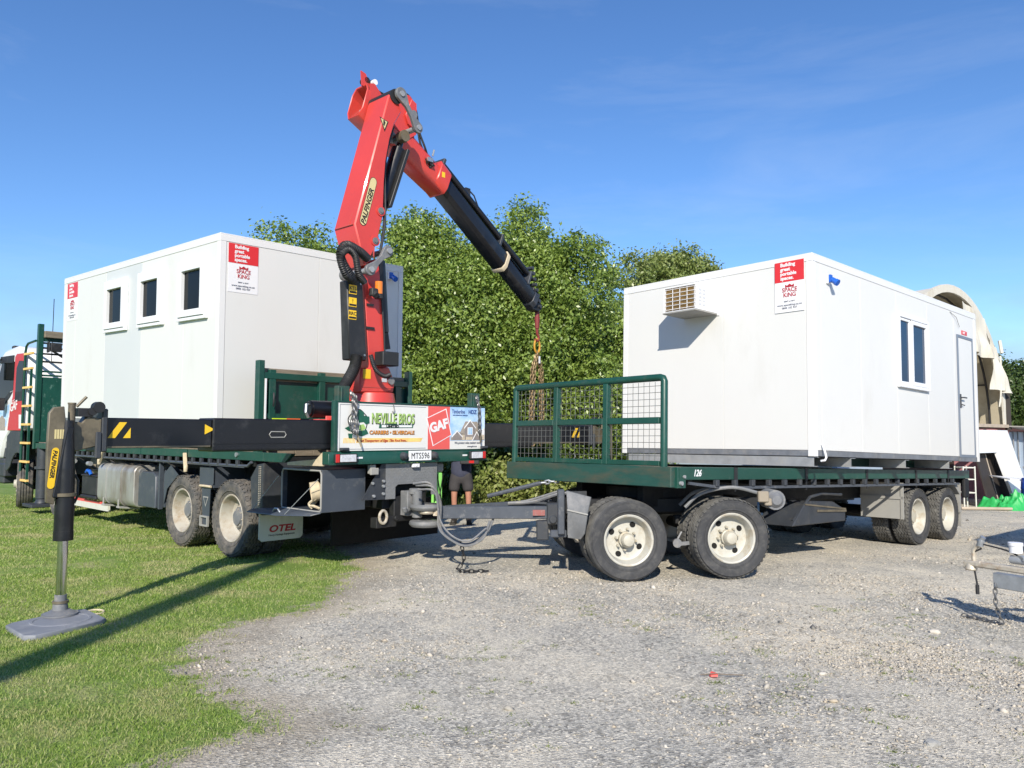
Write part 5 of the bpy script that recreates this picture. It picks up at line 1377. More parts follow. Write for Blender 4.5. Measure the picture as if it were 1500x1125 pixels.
for sx, xa, xb, xc in ((-1, .36, -1.28, -2.34), (1, 2.22, 3.6, 5.05)):
    x0, x1 = sorted((xa, xb))
    part('outrigger_beam', MB().box(x0, x1, .10, .44, 1.425, 1.765), 'black_paint', crane, bevel=.014)
    m = MB(); m.box(x0, x1, .092, .0995, 1.45, 1.475); m.box(x0, x1, .092, .0995, 1.505, 1.512)
    part('beam_weld', m, 'black_paint', crane)
    x2, x3 = sorted((xb, xc))
    part('outrigger_beam', MB().box(x2, x3, .12, .42, 1.47, 1.75), 'black_paint', crane, bevel=.012)
    part('wear_strip', MB().box(x2 + .02, x3 - .02, .112, .1195, 1.475, 1.49), 'bracket_olive', crane)
    lx = xc + sx * .29; ly = .03
    X_ = lambda t: xc + sx * t
    P_ = lambda pts, y: [(X_(a), y, b) for a, b in pts]
    BX = lambda mb, t0, t1, y0, y1, z0, z1: mb.box(min(X_(t0), X_(t1)), max(X_(t0), X_(t1)), y0, y1, z0, z1)
    part('bracket', MB().prism(P_([(0, 1.50), (0, 1.74), (.12, 1.76), (.16, 1.70), (.27, 1.72), (.33, 1.70), (.33, 1.50), (.2, 1.45)], .07), (0, .14, 0)), 'bracket_olive', crane, bevel=.008)
    br_ = BX(BX(MB(), -.05, 0, .06, .47, 1.44, 1.83), 0, .05, .05, .09, 1.38, 1.62)
    part('bracket', br_, 'chassis_grey', crane, bevel=.01)
    m = MB(); m.cyl((X_(.25), .07, 1.70), (X_(.25), .07, 1.86), .030, 14); m.cyl((X_(.25), .07, 1.86), (X_(.25), .07, 1.875), .034, 14); m.cyl((X_(.22), .05, 1.84), (X_(.15), .02, 1.93), .013, 10)
    part('lock_pin', m, 'bracket_olive', crane)
    m = BX(MB(), .08, .20, .05, .14, 1.755, 1.83); m.cyl((X_(.04), .02, 1.84), (X_(.04), .10, 1.84), .05, 14); m.cyl((X_(.09), .03, 1.80), (X_(.09), .10, 1.80), .035, 12)
    part('hose_coupling', m, 'black_plastic', crane)
    gzz = 0.06
    lg = MB(); lg.cyl((lx, ly, .98), (lx, ly, 1.30), .076, 22, .070); lg.cyl((lx, ly, 1.30), (lx, ly, 1.72), .070, 22, .045); lg.cyl((lx, ly, .70), (lx, ly, .98), .076, 22)
    leg = part('outrigger_leg', lg, 'black_paint', crane)
    part('leg_collar', MB().lathe([(.076, -.016), (.09, -.013), (.09, .013), (.076, .016)], 24, c=(lx, ly, 1.08)), 'bracket_olive', leg)
    part('leg_gland', MB().cyl((lx, ly, .69), (lx, ly, .77), .079, 22), 'black_paint', leg)
    part('leg_rod', MB().cyl((lx, ly, .10), (lx, ly, .72), .041, 20), 'chrome', leg)
    ft = MB(); ft.cyl((lx, ly, gzz), (lx, ly, gzz + .015), .14, 28); ft.cyl((lx, ly, gzz + .015), (lx, ly, gzz + .045), .125, 24, .07); ft.cyl((lx, ly, gzz + .045), (lx, ly, gzz + .10), .062, 20, .055); ft.cyl((lx, ly, gzz + .12), (lx, ly, gzz + .17), .048, 20)
    part('leg_foot', ft, 'hub_grey', leg)
    part('leg_foot_band', MB().cyl((lx, ly, gzz + .10), (lx, ly, gzz + .12), .064, 20), 'bracket_olive', leg)
    part('leg_hose', MB().tube([(lx + .07, ly, 1.25), (lx + .10, ly, 1.2), (lx + .10, ly, 1.06), (lx + .075, ly, 1.0)], .011, 6), 'black_plastic', leg)
    pp = MB().prism(P_([(.33, 1.84), (.41, 1.83), (.445, 1.78), (.45, 1.5), (.44, 1.02), (.38, 1.0), (.31, 1.50), (.30, 1.60)], .0), (0, .05, 0))
    gp = part('leg_guard', pp, 'bracket_olive', crane, bevel=.006)
    part('leg_stay', MB().beam((X_(.28), .0, 1.66), (X_(.37), .0, 1.06), .06, .04, up=(0, 1, 0)), 'black_paint', crane, bevel=.006)
    if sx < 0:                                # yellow maker's label reading down the guard
        LM = place((X_(.385), -.004, 1.485), (-.09, 0, -1), (1, 0, -.09))
        ring = [(.03 + .03 * math.cos(a), .028 * math.sin(a)) for a in [PI / 2 + PI * k / 8 for k in range(9)]] + [(.32 + .03 * math.cos(a), .028 * math.sin(a)) for a in [-PI / 2 + PI * k / 8 for k in range(9)]]
        part('maker_label', MB().prism([(u, v, .0005) for u, v in ring], (0, 0, .002)), 'yellow', gp, local=LM)
        me = text_mesh('lettering', 'PALFINGER', .046, 'ink_black', bold=.0016, shear=.2, squeeze=1.02)
        part('lettering', me, None, gp, local=LM @ Matrix.Translation((.022, -.017, .003)))
        for k in range(4): part('warning_label', MB().box(X_(.40) + k * .02, X_(.40) + k * .02 + .015, -.003, -.0005, 1.56, 1.64), 'label_cream', gp)
    yl = MB(); xo = xc + (.16 if sx < 0 else -.40)
    for k in range(2):
        a = xo - .09 + k * .115
        yl.prism([(a, .1185, 1.565), (a + .065, .1185, 1.565), (a + .165, .1185, 1.71), (a + .10, .1185, 1.71)] if k == 0 else [(a + .02, .1185, 1.565), (a + .085, .1185, 1.565), (a + .085, .1185, 1.66)], (0, -.002, 0))
    part('hazard_stripe', yl, 'yellow', crane)
for x, s in ((-1.36, 1), (.26, 1)):
    part('arrow_mark', MB().prism([(x, .097 if x > -1 else .117, 1.60), (x + .10, .097 if x > -1 else .117, 1.65), (x, .097 if x > -1 else .117, 1.70)], (0, -.002, 0)), 'yellow', crane)
part('slot', MB().tube([(x, .098, z) for x, z in ((-.64, 1.57), (-.48, 1.57), (-.46, 1.60), (-.48, 1.63), (-.64, 1.63), (-.66, 1.60))], .006, 6, closed=True), 'flap_grey', crane)
# slewing base
part('slew_rack', MB().cyl((.16, .62, 1.90), (2.3, .62, 1.90), .105, 22).cyl((.13, .62, 1.90), (.17, .62, 1.90), .09, 22), 'black_paint', crane)
part('rack_fitting', MB().tube([(.14, .60, 1.95), (.09, .58, 1.95), (.08, .57, 1.86), (.12, .58, 1.80)], .018, 8), 'galv', crane)
m = MB(); m.box(.85, 1.65, .5, 1.15, 1.3, 1.80); m.cyl((1.22, YC, 1.78), (1.22, YC, 2.14), .36, 32, .29)
part('slew_base', m, 'red_paint', crane, bevel=.01)
m = MB(); m.box(.2, .5, .5, .7, 1.70, 1.78); m.box(.3, .48, .48, .5, 1.66, 1.82); m.cyl((.55, .5, 1.72), (.75, .5, 1.72), .04, 10)
part('control_valve', m, 'ink_pale_red', crane, bevel=.006)
part('valve_label', MB().box(.20, .28, .494, .498, 1.705, 1.765), 'yellow', crane)
# column: lower block then tapered post
yb, yf = .64, .96
part('column_foot', MB().prism([(.92, yb, 2.44), (1.36, yb, 2.48), (1.46, yb, 2.29), (1.44, yb, 2.15), (.90, yb, 2.13), (.90, yb, 2.36)], (0, yf - yb, 0)), 'red_paint', crane, bevel=.015)
part('column_foot_band', MB().box(.92, 1.43, yb - .006, yb - .001, 2.20, 2.21), 'red_paint_dull', crane)
part('foot_label', MB().box(.94, 1.06, yb - .004, yb - .001, 2.31, 2.43), 'yellow', crane)
part('foot_pin', MB().cyl((1.38, yb - .03, 2.30), (1.38, yf + .03, 2.30), .05, 18), 'hub_grey', crane)
part('column', MB().prism([(1.06, YC - .15, 2.42), (1.36, YC - .15, 2.48), (1.31, YC - .15, 2.75), (1.21, YC - .15, 3.70), (1.18, YC - .15, 3.90), (.98, YC - .15, 3.80), (.94, YC - .15, 3.62)], (0, .30, 0)), 'red_paint', crane, bevel=.014)
cv = MB(); cv.prism([(.64, .60, 3.52), (.88, .60, 3.56), (.90, .60, 3.32), (.97, .60, 2.58), (.96, .60, 2.53), (.70, .60, 2.53)], (0, .16, 0))
cov = part('hose_cover', cv, 'black_cover', crane, bevel=.012)
for z, s_ in ((3.41, 'KTL'), (3.25, '!'), (3.09, 'RRC')):
    part('warning_label', MB().box(.675, .79, .594, .599, z - .055, z + .06), 'yellow', cov)
    lettering(s_, .06, 'ink_black', cov, (.732, .593, z), (1, 0, 0), (0, 0, 1), align='CENTER', bold=.0012)
    part('label_line', MB().box(.68, .785, .5925, .5935, z - .045, z - .02), 'ink_black', cov)
part('cover_bolt', MB().cyl((.93, .60, 2.60), (.93, .592, 2.60), .014, 8), 'galv', cov)
part('cover_bolt', MB().cyl((.85, .60, 3.50), (.85, .592, 3.50), .014, 8), 'galv', cov)
part('junction_box', MB().box(1.10, 1.36, .44, .62, 2.48, 2.66), 'black_cover', crane, bevel=.008)
part('work_lamp', MB().box(.96, 1.06, .50, .58, 3.36, 3.46).cyl((1.01, .54, 3.40), (1.01, .48, 3.36), .045, 12), 'black_plastic', crane, bevel=.01)
part('beacon', MB().cyl((1.10, .55, 3.40), (1.10, .55, 3.56), .05, 16), 'lamp_amber', crane)
part('beacon_base', MB().cyl((1.10, .55, 3.34), (1.10, .55, 3.40), .055, 16), 'black_plastic', crane)
part('lift_cylinder', MB().cyl((1.36, YC, 2.95), (1.28, YC, 3.9), .10, 20).cyl((1.38, YC, 2.40), (1.36, YC, 2.95), .05, 14), 'black_paint', crane)
part('lift_cover', MB().prism([(1.22, .86, 3.75), (1.36, .86, 3.75), (1.55, .86, 2.75), (1.47, .86, 2.75)], (0, .10, 0)), 'black_cover', crane)
# corrugated hoses
def corr(pts, r):
    mm = MB(); P = [Vector(p) for p in pts]
    out = []
    for i in range(len(P) - 1):
        n = max(3, int((P[i + 1] - P[i]).length / .02))
        out += [P[i].lerp(P[i + 1], k / n) for k in range(n)]
    for k, p in enumerate(out[:-1]):
        mm.cyl(p, out[k + 1], r if k % 2 else r * .86, 12, r * .86 if k % 2 else r, caps=False)
    return mm
part('hose', corr(arcpts([(.80, .58, 2.58), (.74, .55, 2.42), (.60, .52, 2.22), (.50, .5, 2.08), (.52, .5, 1.94)]), .075), 'black_plastic', crane)
part('hose', corr(arcpts([(.95, .5, 2.6), (1.0, .46, 2.42), (1.12, .44, 2.34), (1.22, .45, 2.36)]), .03), 'black_plastic', crane)
part('hose', corr(arcpts([(.74, .58, 3.52), (.58, .5, 3.60), (.47, .5, 3.78), (.56, .52, 3.93), (.78, .55, 3.90), (.95, .6, 3.84)]), .06), 'black_plastic', crane)
part('hose', corr(arcpts([(.68, .55, 3.52), (.52, .47, 3.56), (.44, .46, 3.74), (.54, .46, 3.86), (.66, .46, 3.80), (.72, .47, 3.6), (.84, .5, 3.50)]), .045), 'black_plastic', crane)
# main boom
yb, yf = YC - HW, YC + HW
boom = part('main_boom', MB().prism([(1.25, yb, 6.10), (.98, yb, 5.12), (.74, yb, 4.25), (.91, yb, 3.74), (.96, yb, 3.78), (1.10, yb, 4.08), (1.19, yb, 4.46), (1.20, yb, 4.9), (1.22, yb, 5.18), (1.28, yb, 5.50), (1.35, yb, 5.72), (1.47, yb, 5.93), (1.40, yb, 6.10), (1.31, yb, 6.14)], (0, yf - yb, 0)), 'red_paint', crane, bevel=.016)
part('weld_seam', MB().beam((.735, yb + .03, 4.252), (.735, yf - .03, 4.252), .012, .012).beam((.80, yb + .12, 4.44), (.735, yb + .12, 4.25), .012, .012, up=(0, 1, 0)), 'red_paint_dull', boom)
m = MB(); ring = [(math.cos(a) * .03 + (.045 if math.cos(a) > 0 else -.045), math.sin(a) * .032) for a in [2 * PI * k / 16 for k in range(16)]]
nrm = Vector((-.51, 0, -.17)).normalized(); c = Vector((.80, YC - .02, 4.04)); up = Vector((.17, 0, -.51)).normalized()
part('boom_slot', MB().prism([c + Vector((0, 1, 0)) * u + up * v + nrm * .012 for u, v in ring], nrm * .006), 'void_black', boom)
for x, z, r in ((1.14, 4.50, .045), (1.06, 4.09, .045)):
    part('pin', MB().cyl((x, yb - .02, z), (x, yf + .02, z), r, 18).cyl((x, yb - .03, z), (x, yb - .019, z), r * .6, 14), 'hub_grey', boom)
    part('pin_boss', MB().cyl((x, yb - .012, z), (x, yb - .0005, z), r * 1.5, 18), 'red_paint', boom)
# maker's label on the side of the boom
e = Vector((.24, 0, .88)).normalized(); LM = place((.835, yb - .0015, 4.265), e, (-e.z, 0, e.x))
ring = [(.055 + .06 * math.cos(a), .055 * math.sin(a)) for a in [PI / 2 + PI * k / 8 for k in range(9)]] + [(.62 + .06 * math.cos(a), .055 * math.sin(a)) for a in [-PI / 2 + PI * k / 8 for k in range(9)]]
lab = part('maker_label', MB().prism([(u, v - .02, 0) for u, v in ring], (0, 0, .0015)), 'ink_black', boom, local=LM)
part('label_field', MB().prism([(.34 + (u - .34) * .98, v * .9 - .02, .0012) for u, v in ring], (0, 0, .0015)), 'label_cream', boom, local=LM)
me = text_mesh('lettering', 'PALFINGER', .098, 'ink_black', bold=.0028, shear=.22, squeeze=1.02)
part('lettering', me, None, boom, local=LM @ Matrix.Translation((.015, -.055, .0035)))
wt = place((1.10, yb - .001, 5.70), (1, 0, 0), (0, 0, 1))
part('warning_triangle', MB().prism([(0, .05, 0), (.0865, -.13, 0), (.145, .02, 0)], (0, 0, .0015)), 'ink_black', boom, local=wt)
part('warning_triangle', MB().prism([(.018, .036, .001), (.084, -.095, .001), (.126, .014, .001)], (0, 0, .0015)), 'label_cream', boom, local=wt)
part('warning_mark', MB().box(.06, .085, -.05, .02, .002, .0035).box(.075, .095, -.02, .0, .002, .0036), 'ink_black', boom, local=wt)
# lower link plate between column and boom
def dogbone(a, b, r1, r2, w, y0, y1):
    a = Vector(a); b = Vector(b); d = (b - a); L = d.length; ang = math.atan2(d.z, d.x)
    ring = []
    for k in range(11):
        t = PI / 2.6 + (2 * PI - 2 * PI / 2.6) * k / 10; ring.append((r1 * math.cos(t), r1 * math.sin(t)))
    ring += [(L * .35, -w), (L * .65, -w)]
    for k in range(11):
        t = -PI + PI / 2.6 + (2 * PI - 2 * PI / 2.6) * k / 10; ring.append((L + r2 * math.cos(t), r2 * math.sin(t)))
    ring += [(L * .65, w), (L * .35, w)]
    c, s = math.cos(ang), math.sin(ang)
    return MB().prism([(a.x + u * c - v * s, y0, a.z + u * s + v * c) for u, v in ring], (0, y1 - y0, 0))
for y0 in (yb - .075, yf + .02):
    part('link_arm', dogbone((.95, 0, 3.69), (1.23, 0, 3.98), .075, .075, .035, y0, y0 + .05), 'hub_grey', crane, bevel=.006)
    part('link_arm', dogbone((1.40, 0, 6.13), (1.70, 0, 5.76), .09, .075, .035, y0 - .01, y0 + .04), 'hub_grey', crane, bevel=.006)
for x, z in ((.95, 3.69), (1.23, 3.98), (1.40, 6.13), (1.70, 5.76)):
    part('link_pin', MB().cyl((x, yb - .10, z), (x, yf + (.38 if z > 5 else .10), z), .038, 16), 'galv_dull', crane)
part('pivot_boss', MB().cyl((1.36, yb - .02, 6.10), (1.36, yf + .04, 6.10), .10, 22), 'black_cover', crane)
for dy, dx in ((.06, .0), (.12, .015), (.18, .0)):
    part('hose', MB().tube(arcpts([(1.13 + dx, yb - .015, 3.95), (1.21 + dx, yb - .02 + dy * .2, 4.4), (1.245 + dx, yb - .01 + dy, 4.9), (1.27 + dx, yb + dy, 5.3), (1.38 + dx, yb + dy, 5.7)]), .013, 6), 'black_plastic', crane)
part('grease_streak', MB().prism([(1.02, yb - .0012, 4.12), (1.06, yb - .0012, 4.04), (1.05, yb - .0012, 3.86), (1.03, yb - .0012, 3.90)], (0, .0006, 0)), 'red_paint_dull', boom)
for z, w in ((2.95, .06), (3.25, .04)):
    part('column_clip', MB().box(1.0, 1.06 + w, YC - .17, YC - .151, z, z + .03), 'black_plastic', crane)
part('column_pipe', MB().tube([(1.30, YC - .17, 2.5), (1.27, YC - .17, 2.95), (1.20, YC - .17, 3.6)], .012, 6), 'black_plastic', crane)
part('data_plate', MB().box(1.24, 1.32, .634, .639, 2.28, 2.33), 'louvre_grey', crane)
# boom fold cylinder
part('fold_cylinder', MB().cyl((1.28, YC, 4.55), (1.60, YC, 5.50), .095, 20).cyl((1.60, YC, 5.50), (1.68, YC, 5.74), .045, 14).cyl((1.63, YC - .08, 5.66), (1.63, YC + .08, 5.66), .07, 16), 'black_paint', crane)
part('fold_cylinder_tube', MB().beam((1.36, YC - .11, 4.62), (1.66, YC - .11, 5.48), .05, .10, up=(0, 1, 0)).tube([(1.46, YC - .12, 4.9), (1.55, YC - .14, 5.15), (1.60, YC - .12, 5.35)], .018, 6), 'black_cover', crane, bevel=.006)
part('fold_bearing', MB().cyl((1.60, YC - .15, 5.66), (1.60, YC - .04, 5.66), .08, 16), 'bracket_olive', crane)
# knuckle boom: hollow box open at the left end
ky0, ky1 = 1.06, 1.42
YK = 1.24
def shell(ringA, ringB, th=.02):
    """hollow tube between two closed rings of points (same count), open at A"""
    n = len(ringA); mm = MB()
    ca = sum((Vector(p) for p in ringA), Vector()) / n; cb = sum((Vector(p) for p in ringB), Vector()) / n
    ia = [Vector(p).lerp(ca, .09) for p in ringA]; ib = [Vector(p).lerp(cb, .09) for p in ringB]
    vs = [Vector(p) for p in ringA] + [Vector(p) for p in ringB] + ia + ib
    fs = []
    for k in range(n):
        j = (k + 1) % n
        fs += [(k, j, n + j, n + k), (2 * n + k, 3 * n + k, 3 * n + j, 2 * n + j), (k, 2 * n + k, 2 * n + j, j)]
    fs += [tuple(range(n, 2 * n)), tuple(range(3 * n, 4 * n))[::-1]]
    return mm._add(vs, fs)
def hexring(x, zlo, zhi, dx, ya, yb_, ch=.06):
    """8-sided boom section leaning by dx from bottom to top"""
    f = lambda y, t: (x + dx * t, y, zlo + (zhi - zlo) * t)
    return [f(ya, .22), f(ya + ch, 0), f(yb_ - ch, 0), f(yb_, .22), f(yb_, .80), f(yb_ - ch, 1), f(ya + ch, 1), f(ya, .80)]
kn = part('knuckle_boom', shell(hexring(1.14, 5.93, 6.42, .13, ky0, ky1), hexring(2.66, 5.20, 5.51, .13, ky0, ky1)), 'red_paint', crane, bevel=.008)
part('hinge_plate', MB().prism([(1.45, ky0 - .012, 6.28), (1.78, ky0 - .012, 6.44), (1.98, ky0 - .012, 6.46), (2.07, ky0 - .012, 6.39), (2.11, ky0 - .012, 6.2), (2.11, ky0 - .012, 5.92), (1.95, ky0 - .012, 5.80), (1.55, ky0 - .012, 6.0)], (0, .011, 0)), 'red_paint', kn, bevel=.004)
part('hinge_plate', MB().prism([(1.45, ky1 + .001, 6.28), (1.78, ky1 + .001, 6.44), (1.98, ky1 + .001, 6.46), (2.07, ky1 + .001, 6.39), (2.11, ky1 + .001, 6.2), (2.11, ky1 + .001, 5.92), (1.55, ky1 + .001, 6.0)], (0, .011, 0)), 'red_paint', kn, bevel=.004)
part('knuckle_top', MB().prism([(1.5, ky0 + .02, 6.2), (1.78, ky0 + .02, 6.42), (1.98, ky0 + .02, 6.44), (2.09, ky0 + .02, 6.2), (2.10, ky0 + .02, 5.85), (1.6, ky0 + .02, 6.0)], (0, ky1 - ky0 - .04, 0)), 'red_paint', kn)
part('lug_eye', MB().prism([(1.93, ky0 - .05, 6.02), (1.88, ky0 - .05, 6.14), (1.99, ky0 - .05, 6.40), (2.08, ky0 - .05, 6.36), (2.09, ky0 - .05, 6.10), (2.01, ky0 - .05, 5.98)], (0, .036, 0)), 'red_paint', kn, bevel=.006)
part('lug_pin', MB().cyl((2.02, ky0 - .07, 6.18), (2.02, ky0 - .02, 6.18), .06, 16), 'hub_grey', kn)
part('end_lug', MB().prism([(1.24, ky0 + .12, 6.40), (1.22, ky0 + .12, 6.60), (1.30, ky0 + .12, 6.58), (1.42, ky0 + .12, 6.36)], (0, .02, 0)), 'red_paint', kn)
part('end_roller', MB().cyl((1.33, ky0 + .12, 6.50), (1.33, ky0 + .24, 6.50), .045, 12).cyl((1.40, ky0 + .1, 6.48), (1.40, ky0 + .26, 6.48), .04, 12), 'black_plastic', kn)
part('end_roller', MB().cyl((1.40, ky0 + .03, 6.47), (1.40, ky0 + .09, 6.47), .04, 14), 'ink_white', kn)
part('side_gusset', MB().prism([(1.28, ky0 - .006, 6.40), (1.36, ky0 - .006, 6.42), (1.62, ky0 - .006, 6.18), (1.62, ky0 - .006, 6.0), (1.30, ky0 - .006, 6.02)], (0, .005, 0)), 'red_paint', kn)
part('hose', MB().tube(arcpts([(1.40, ky0 + .2, 6.52), (1.55, ky0 + .12, 6.40), (1.72, ky0 + .1, 6.40), (1.98, ky0 + .06, 6.50), (2.12, ky0 + .02, 6.30), (2.17, ky0, 6.0), (2.28, ky0, 5.80), (2.38, ky0 + .05, 5.70)]), .016, 6), 'black_plastic', kn)
part('hose', MB().tube(arcpts([(1.42, ky0 + .24, 6.53), (1.62, ky0 + .22, 6.44), (2.0, ky0 + .12, 6.49), (2.15, ky0 + .06, 6.2), (2.24, ky0 + .05, 5.85), (2.42, ky0 + .1, 5.68)]), .016, 6), 'black_plastic', kn)
def sect(x0, x1, lift, ht, inset, m, name, bev=.008):
    z = lambda x: 5.06 - .705 * (x - 2.97) + lift
    a = hexring(x0, z(x0), z(x0) + ht, .13, ky0 + inset, ky1 - inset, .05); b = hexring(x1, z(x1), z(x1) + ht, .13, ky0 + inset, ky1 - inset, .05)
    mm = MB(); n = 8; fs = [(k, (k + 1) % n, n + (k + 1) % n, n + k) for k in range(n)] + [tuple(range(n))[::-1], tuple(range(n, 2 * n))]
    mm._add(a + b, fs)
    return part(name, mm, m, crane, bevel=bev)
sect(2.50, 2.70, -.06, .36, -.03, 'red_paint', 'knuckle_collar', .012)
sect(2.60, 4.04, -.02, .27, .03, 'black_paint', 'telescopic_section')
sect(4.01, 4.07, -.04, .31, .015, 'strap_cream', 'wear_pad')
sect(4.04, 4.74, .01, .22, .055, 'black_paint', 'telescopic_section')
sect(4.74, 4.84, .0, .24, .05, 'chassis_grey', 'boom_tip')
zt = lambda x, o: 5.46 - .70 * (x - 2.83) + o             # upper side of the telescopic arm
part('extension_ram', MB().cyl((2.72, YK - .07, zt(2.72, .14)), (4.66, YK - .07, zt(4.66, .16)), .05, 16).cyl((4.66, YK - .07, zt(4.66, .16)), (4.80, YK - .07, zt(4.8, .16)), .03, 12), 'black_paint', crane)
part('extension_ram', MB().cyl((3.25, YK + .08, zt(3.25, .20)), (4.74, YK + .08, zt(4.74, .17)), .055, 16), 'black_paint', crane)
for x in (2.66, 3.95, 4.66):
    part('ram_bracket', MB().beam((x, YK, zt(x, -.06)), (x + .09, YK, zt(x + .09, .24)), .26, .05), 'chassis_grey', crane, bevel=.006)
part('ram_valve', MB().box(3.28, 3.38, YK - .02, YK + .10, zt(3.33, .24), zt(3.33, .36)).tube([(3.36, YK, zt(3.36, .36)), (3.48, YK, zt(3.48, .38)), (3.60, YK, zt(3.6, .26))], .012, 6), 'black_plastic', crane)
m = MB()
for k in range(7): m.cyl((2.30 + .04 * (k % 4), ky0 - .04 + .03 * (k % 3), 5.56 + .04 * (k % 3)), (2.38 + .05 * (k % 3), ky0 + .02, 5.66 - .05 * (k % 4)), .024, 10)
part('hose_manifold', m, 'black_plastic', crane)
part('manifold_fitting', MB().box(2.30, 2.40, ky0 - .06, ky0 - .03, 5.58, 5.64).cyl((2.44, ky0, 5.70), (2.45, ky0 - .02, 5.79), .014, 8), 'galv', crane)
part('collar_label', MB().box(2.60, 2.66, ky0 - .034, ky0 - .031, 5.42, 5.50), 'yellow', crane)
m = MB()
for k in range(8): m.cyl((4.78 + .03 * k, YK + .1, 4.42 - .09 * k), (4.78 + .03 * k, YK - .12, 4.42 - .09 * k), .03, 10)
part('tip_rollers', m, 'chassis_grey', crane)
part('tip_head', MB().prism([(4.72, YK - .08, 3.84), (4.86, YK - .08, 4.12), (4.98, YK - .08, 4.0), (5.07, YK - .08, 3.76), (4.98, YK - .08, 3.70), (4.84, YK - .08, 3.72)], (0, .16, 0)), 'black_cover', crane, bevel=.01)
# hook hanging from the tip
HX = 5.03
m = MB(); m.cyl((HX, YK, 3.80), (HX, YK, 3.62), .04, 12); m.cyl((HX, YK, 3.62), (HX, YK, 3.42), .048, 14, .036)
m.tube([(HX, YK, 3.42), (HX, YK, 3.34), (HX + .04, YK, 3.28), (HX + .03, YK, 3.22), (HX - .01, YK, 3.20), (HX - .05, YK, 3.23)], .024, 8)
part('hook', m, 'brown_red', crane)
# sling chains on the hook
sl = thing('chain_sling', 'rusty lifting chains hanging from a yellow ring below the crane hook', 'chain sling', TRUCK, (HX, YK, 3.2))
part('ring', MB().tube([(HX + .07 * math.cos(a), YK, 3.12 + .12 * math.sin(a)) for a in [2 * PI * k / 18 for k in range(18)]], .017, 8, closed=True), 'ring_orange', sl)
part('tag', MB().box(HX - .01, HX + .03, YK - .05, YK - .045, 2.82, 2.94), 'ink_white', sl)
for k, (dx, dy) in enumerate(((-.17, 0), (-.11, .03), (-.14, -.04), (.11, 0), (.16, .04), (.13, -.03))):
    zb = 1.42 + .05 * (k % 2)
    part('chain', MB().chain([(HX, YK, 3.02), (HX + dx * .75, YK + dy, 2.72), (HX + dx, YK + dy, 2.0), (HX + dx, YK + dy, zb)], .062, .010, .024, n=4), 'rust_chain', sl)

# outrigger pad under the near leg
t = thing('outrigger_pad', 'grey plastic pad on the grass under the near outrigger foot', 'pad', TRUCK, (-2.72, -.19, 0))
pm = MB(); ring = [(-2.99, .02), (-2.50, .16), (-2.40, .12), (-2.40, -.36), (-2.46, -.42), (-2.98, -.56), (-3.05, -.50), (-3.05, -.04)]
pm.prism([(x, y, .0) for x, y in ring], (0, 0, .058))
part('board', pm, 'pad_grey', t, bevel=.006)
part('recess_ring', MB().lathe([(.20, .0), (.205, .004), (.225, .004), (.23, .0)], 36, c=(-2.68, -.16, .0585)), 'pad_grey', t)
part('rope_handle', MB().tube(arcpts([(-2.42, .10, .03), (-2.33, .13, .035), (-2.27, .06, .03), (-2.32, -.02, .025), (-2.41, .0, .03)]), .009, 6), 'strap_cream', t)
t = thing('outrigger_pad', 'grey plastic pad under the far outrigger foot behind the mesh headboard', 'pad', TRUCK, (5.2, .03, 0))
part('board', MB().box(4.9, 5.5, -.27, .33, .0, .058), 'pad_grey', t, bevel=.006)

# lime bag hung under the tail
t = thing('kit_bag', 'lime green bag with crossed black straps hanging under the truck tail', 'bag', TRUCK, (1.78, .10, .85))
part('bag', MB().box(1.73, 1.84, .10, .22, .60, 1.12), 'lime_bag', t, bevel=.02)
part('strap', MB().beam((1.73, .095, .62), (1.84, .095, 1.1), .012, .006, up=(0, 1, 0)).beam((1.84, .095, .62), (1.73, .095, 1.1), .012, .007, up=(0, 1, 0)), 'ink_black', t)
part('lid', MB().box(1.72, 1.85, .09, .23, 1.122, 1.24), 'flap_grey', t, bevel=.02)

# ------------------------------------------------------------------ trailer (x along from the headboard, y across from the near side)
tr = thing('flatbed_trailer', 'green flatbed trailer with a mesh headboard carrying the right cabin', 'trailer', TRAIL)
m = MB()
for y in (.72, 1.70): m.box(.3, 8.2, y, y + .09, .70, 1.0)
for k in range(7): m.box(.2 + k * 1.25, .28 + k * 1.25, .03, 2.47, .98, 1.06)
part('chassis', m, 'chassis_black', tr, bevel=.005)
for k in range(9):
    part('deck_plank', MB().box(.03, 8.28, .05 + k * .267, .05 + k * .267 + .261, 1.06, 1.145), 'timber', tr, bevel=.004)
for y0, y1 in ((-.02, .04), (2.46, 2.52)):
    part('side_rail', MB().box(.09, 8.30, y0, y1, 1.035, 1.172), 'green_paint', tr, bevel=.005)
    ye = y0 if y0 < 1 else y1
    rr_ = MB(); rr_.box(.78, 7.8, ye - .012, ye + .012, .93, .962)
    rr_.beam((.16, ye, 1.0), (.80, ye, .946), .022, .03)
    part('rope_rail', rr_, 'drawbar_grey', tr)
    for k in range(20):
        x = .62 + k * .36
        part('rope_stud', MB().box(x, x + .06, ye - .03, ye + .02, .963, 1.034), 'chassis_grey', tr, bevel=.004)
lettering('126', .10, 'ink_white', tr, (.23, -.021, 1.075), (1, 0, 0), (0, 0, 1), bold=.002, shear=.3, squeeze=.95)
for x in (1.0, 2.6, 4.3, 6.0, 7.3):
    part('deck_strap', MB().box(x, x + .07, -.026, -.021, 1.03, 1.175).box(x + .012, x + .03, -.03, -.02, .90, 1.03), 'black_plastic', tr)
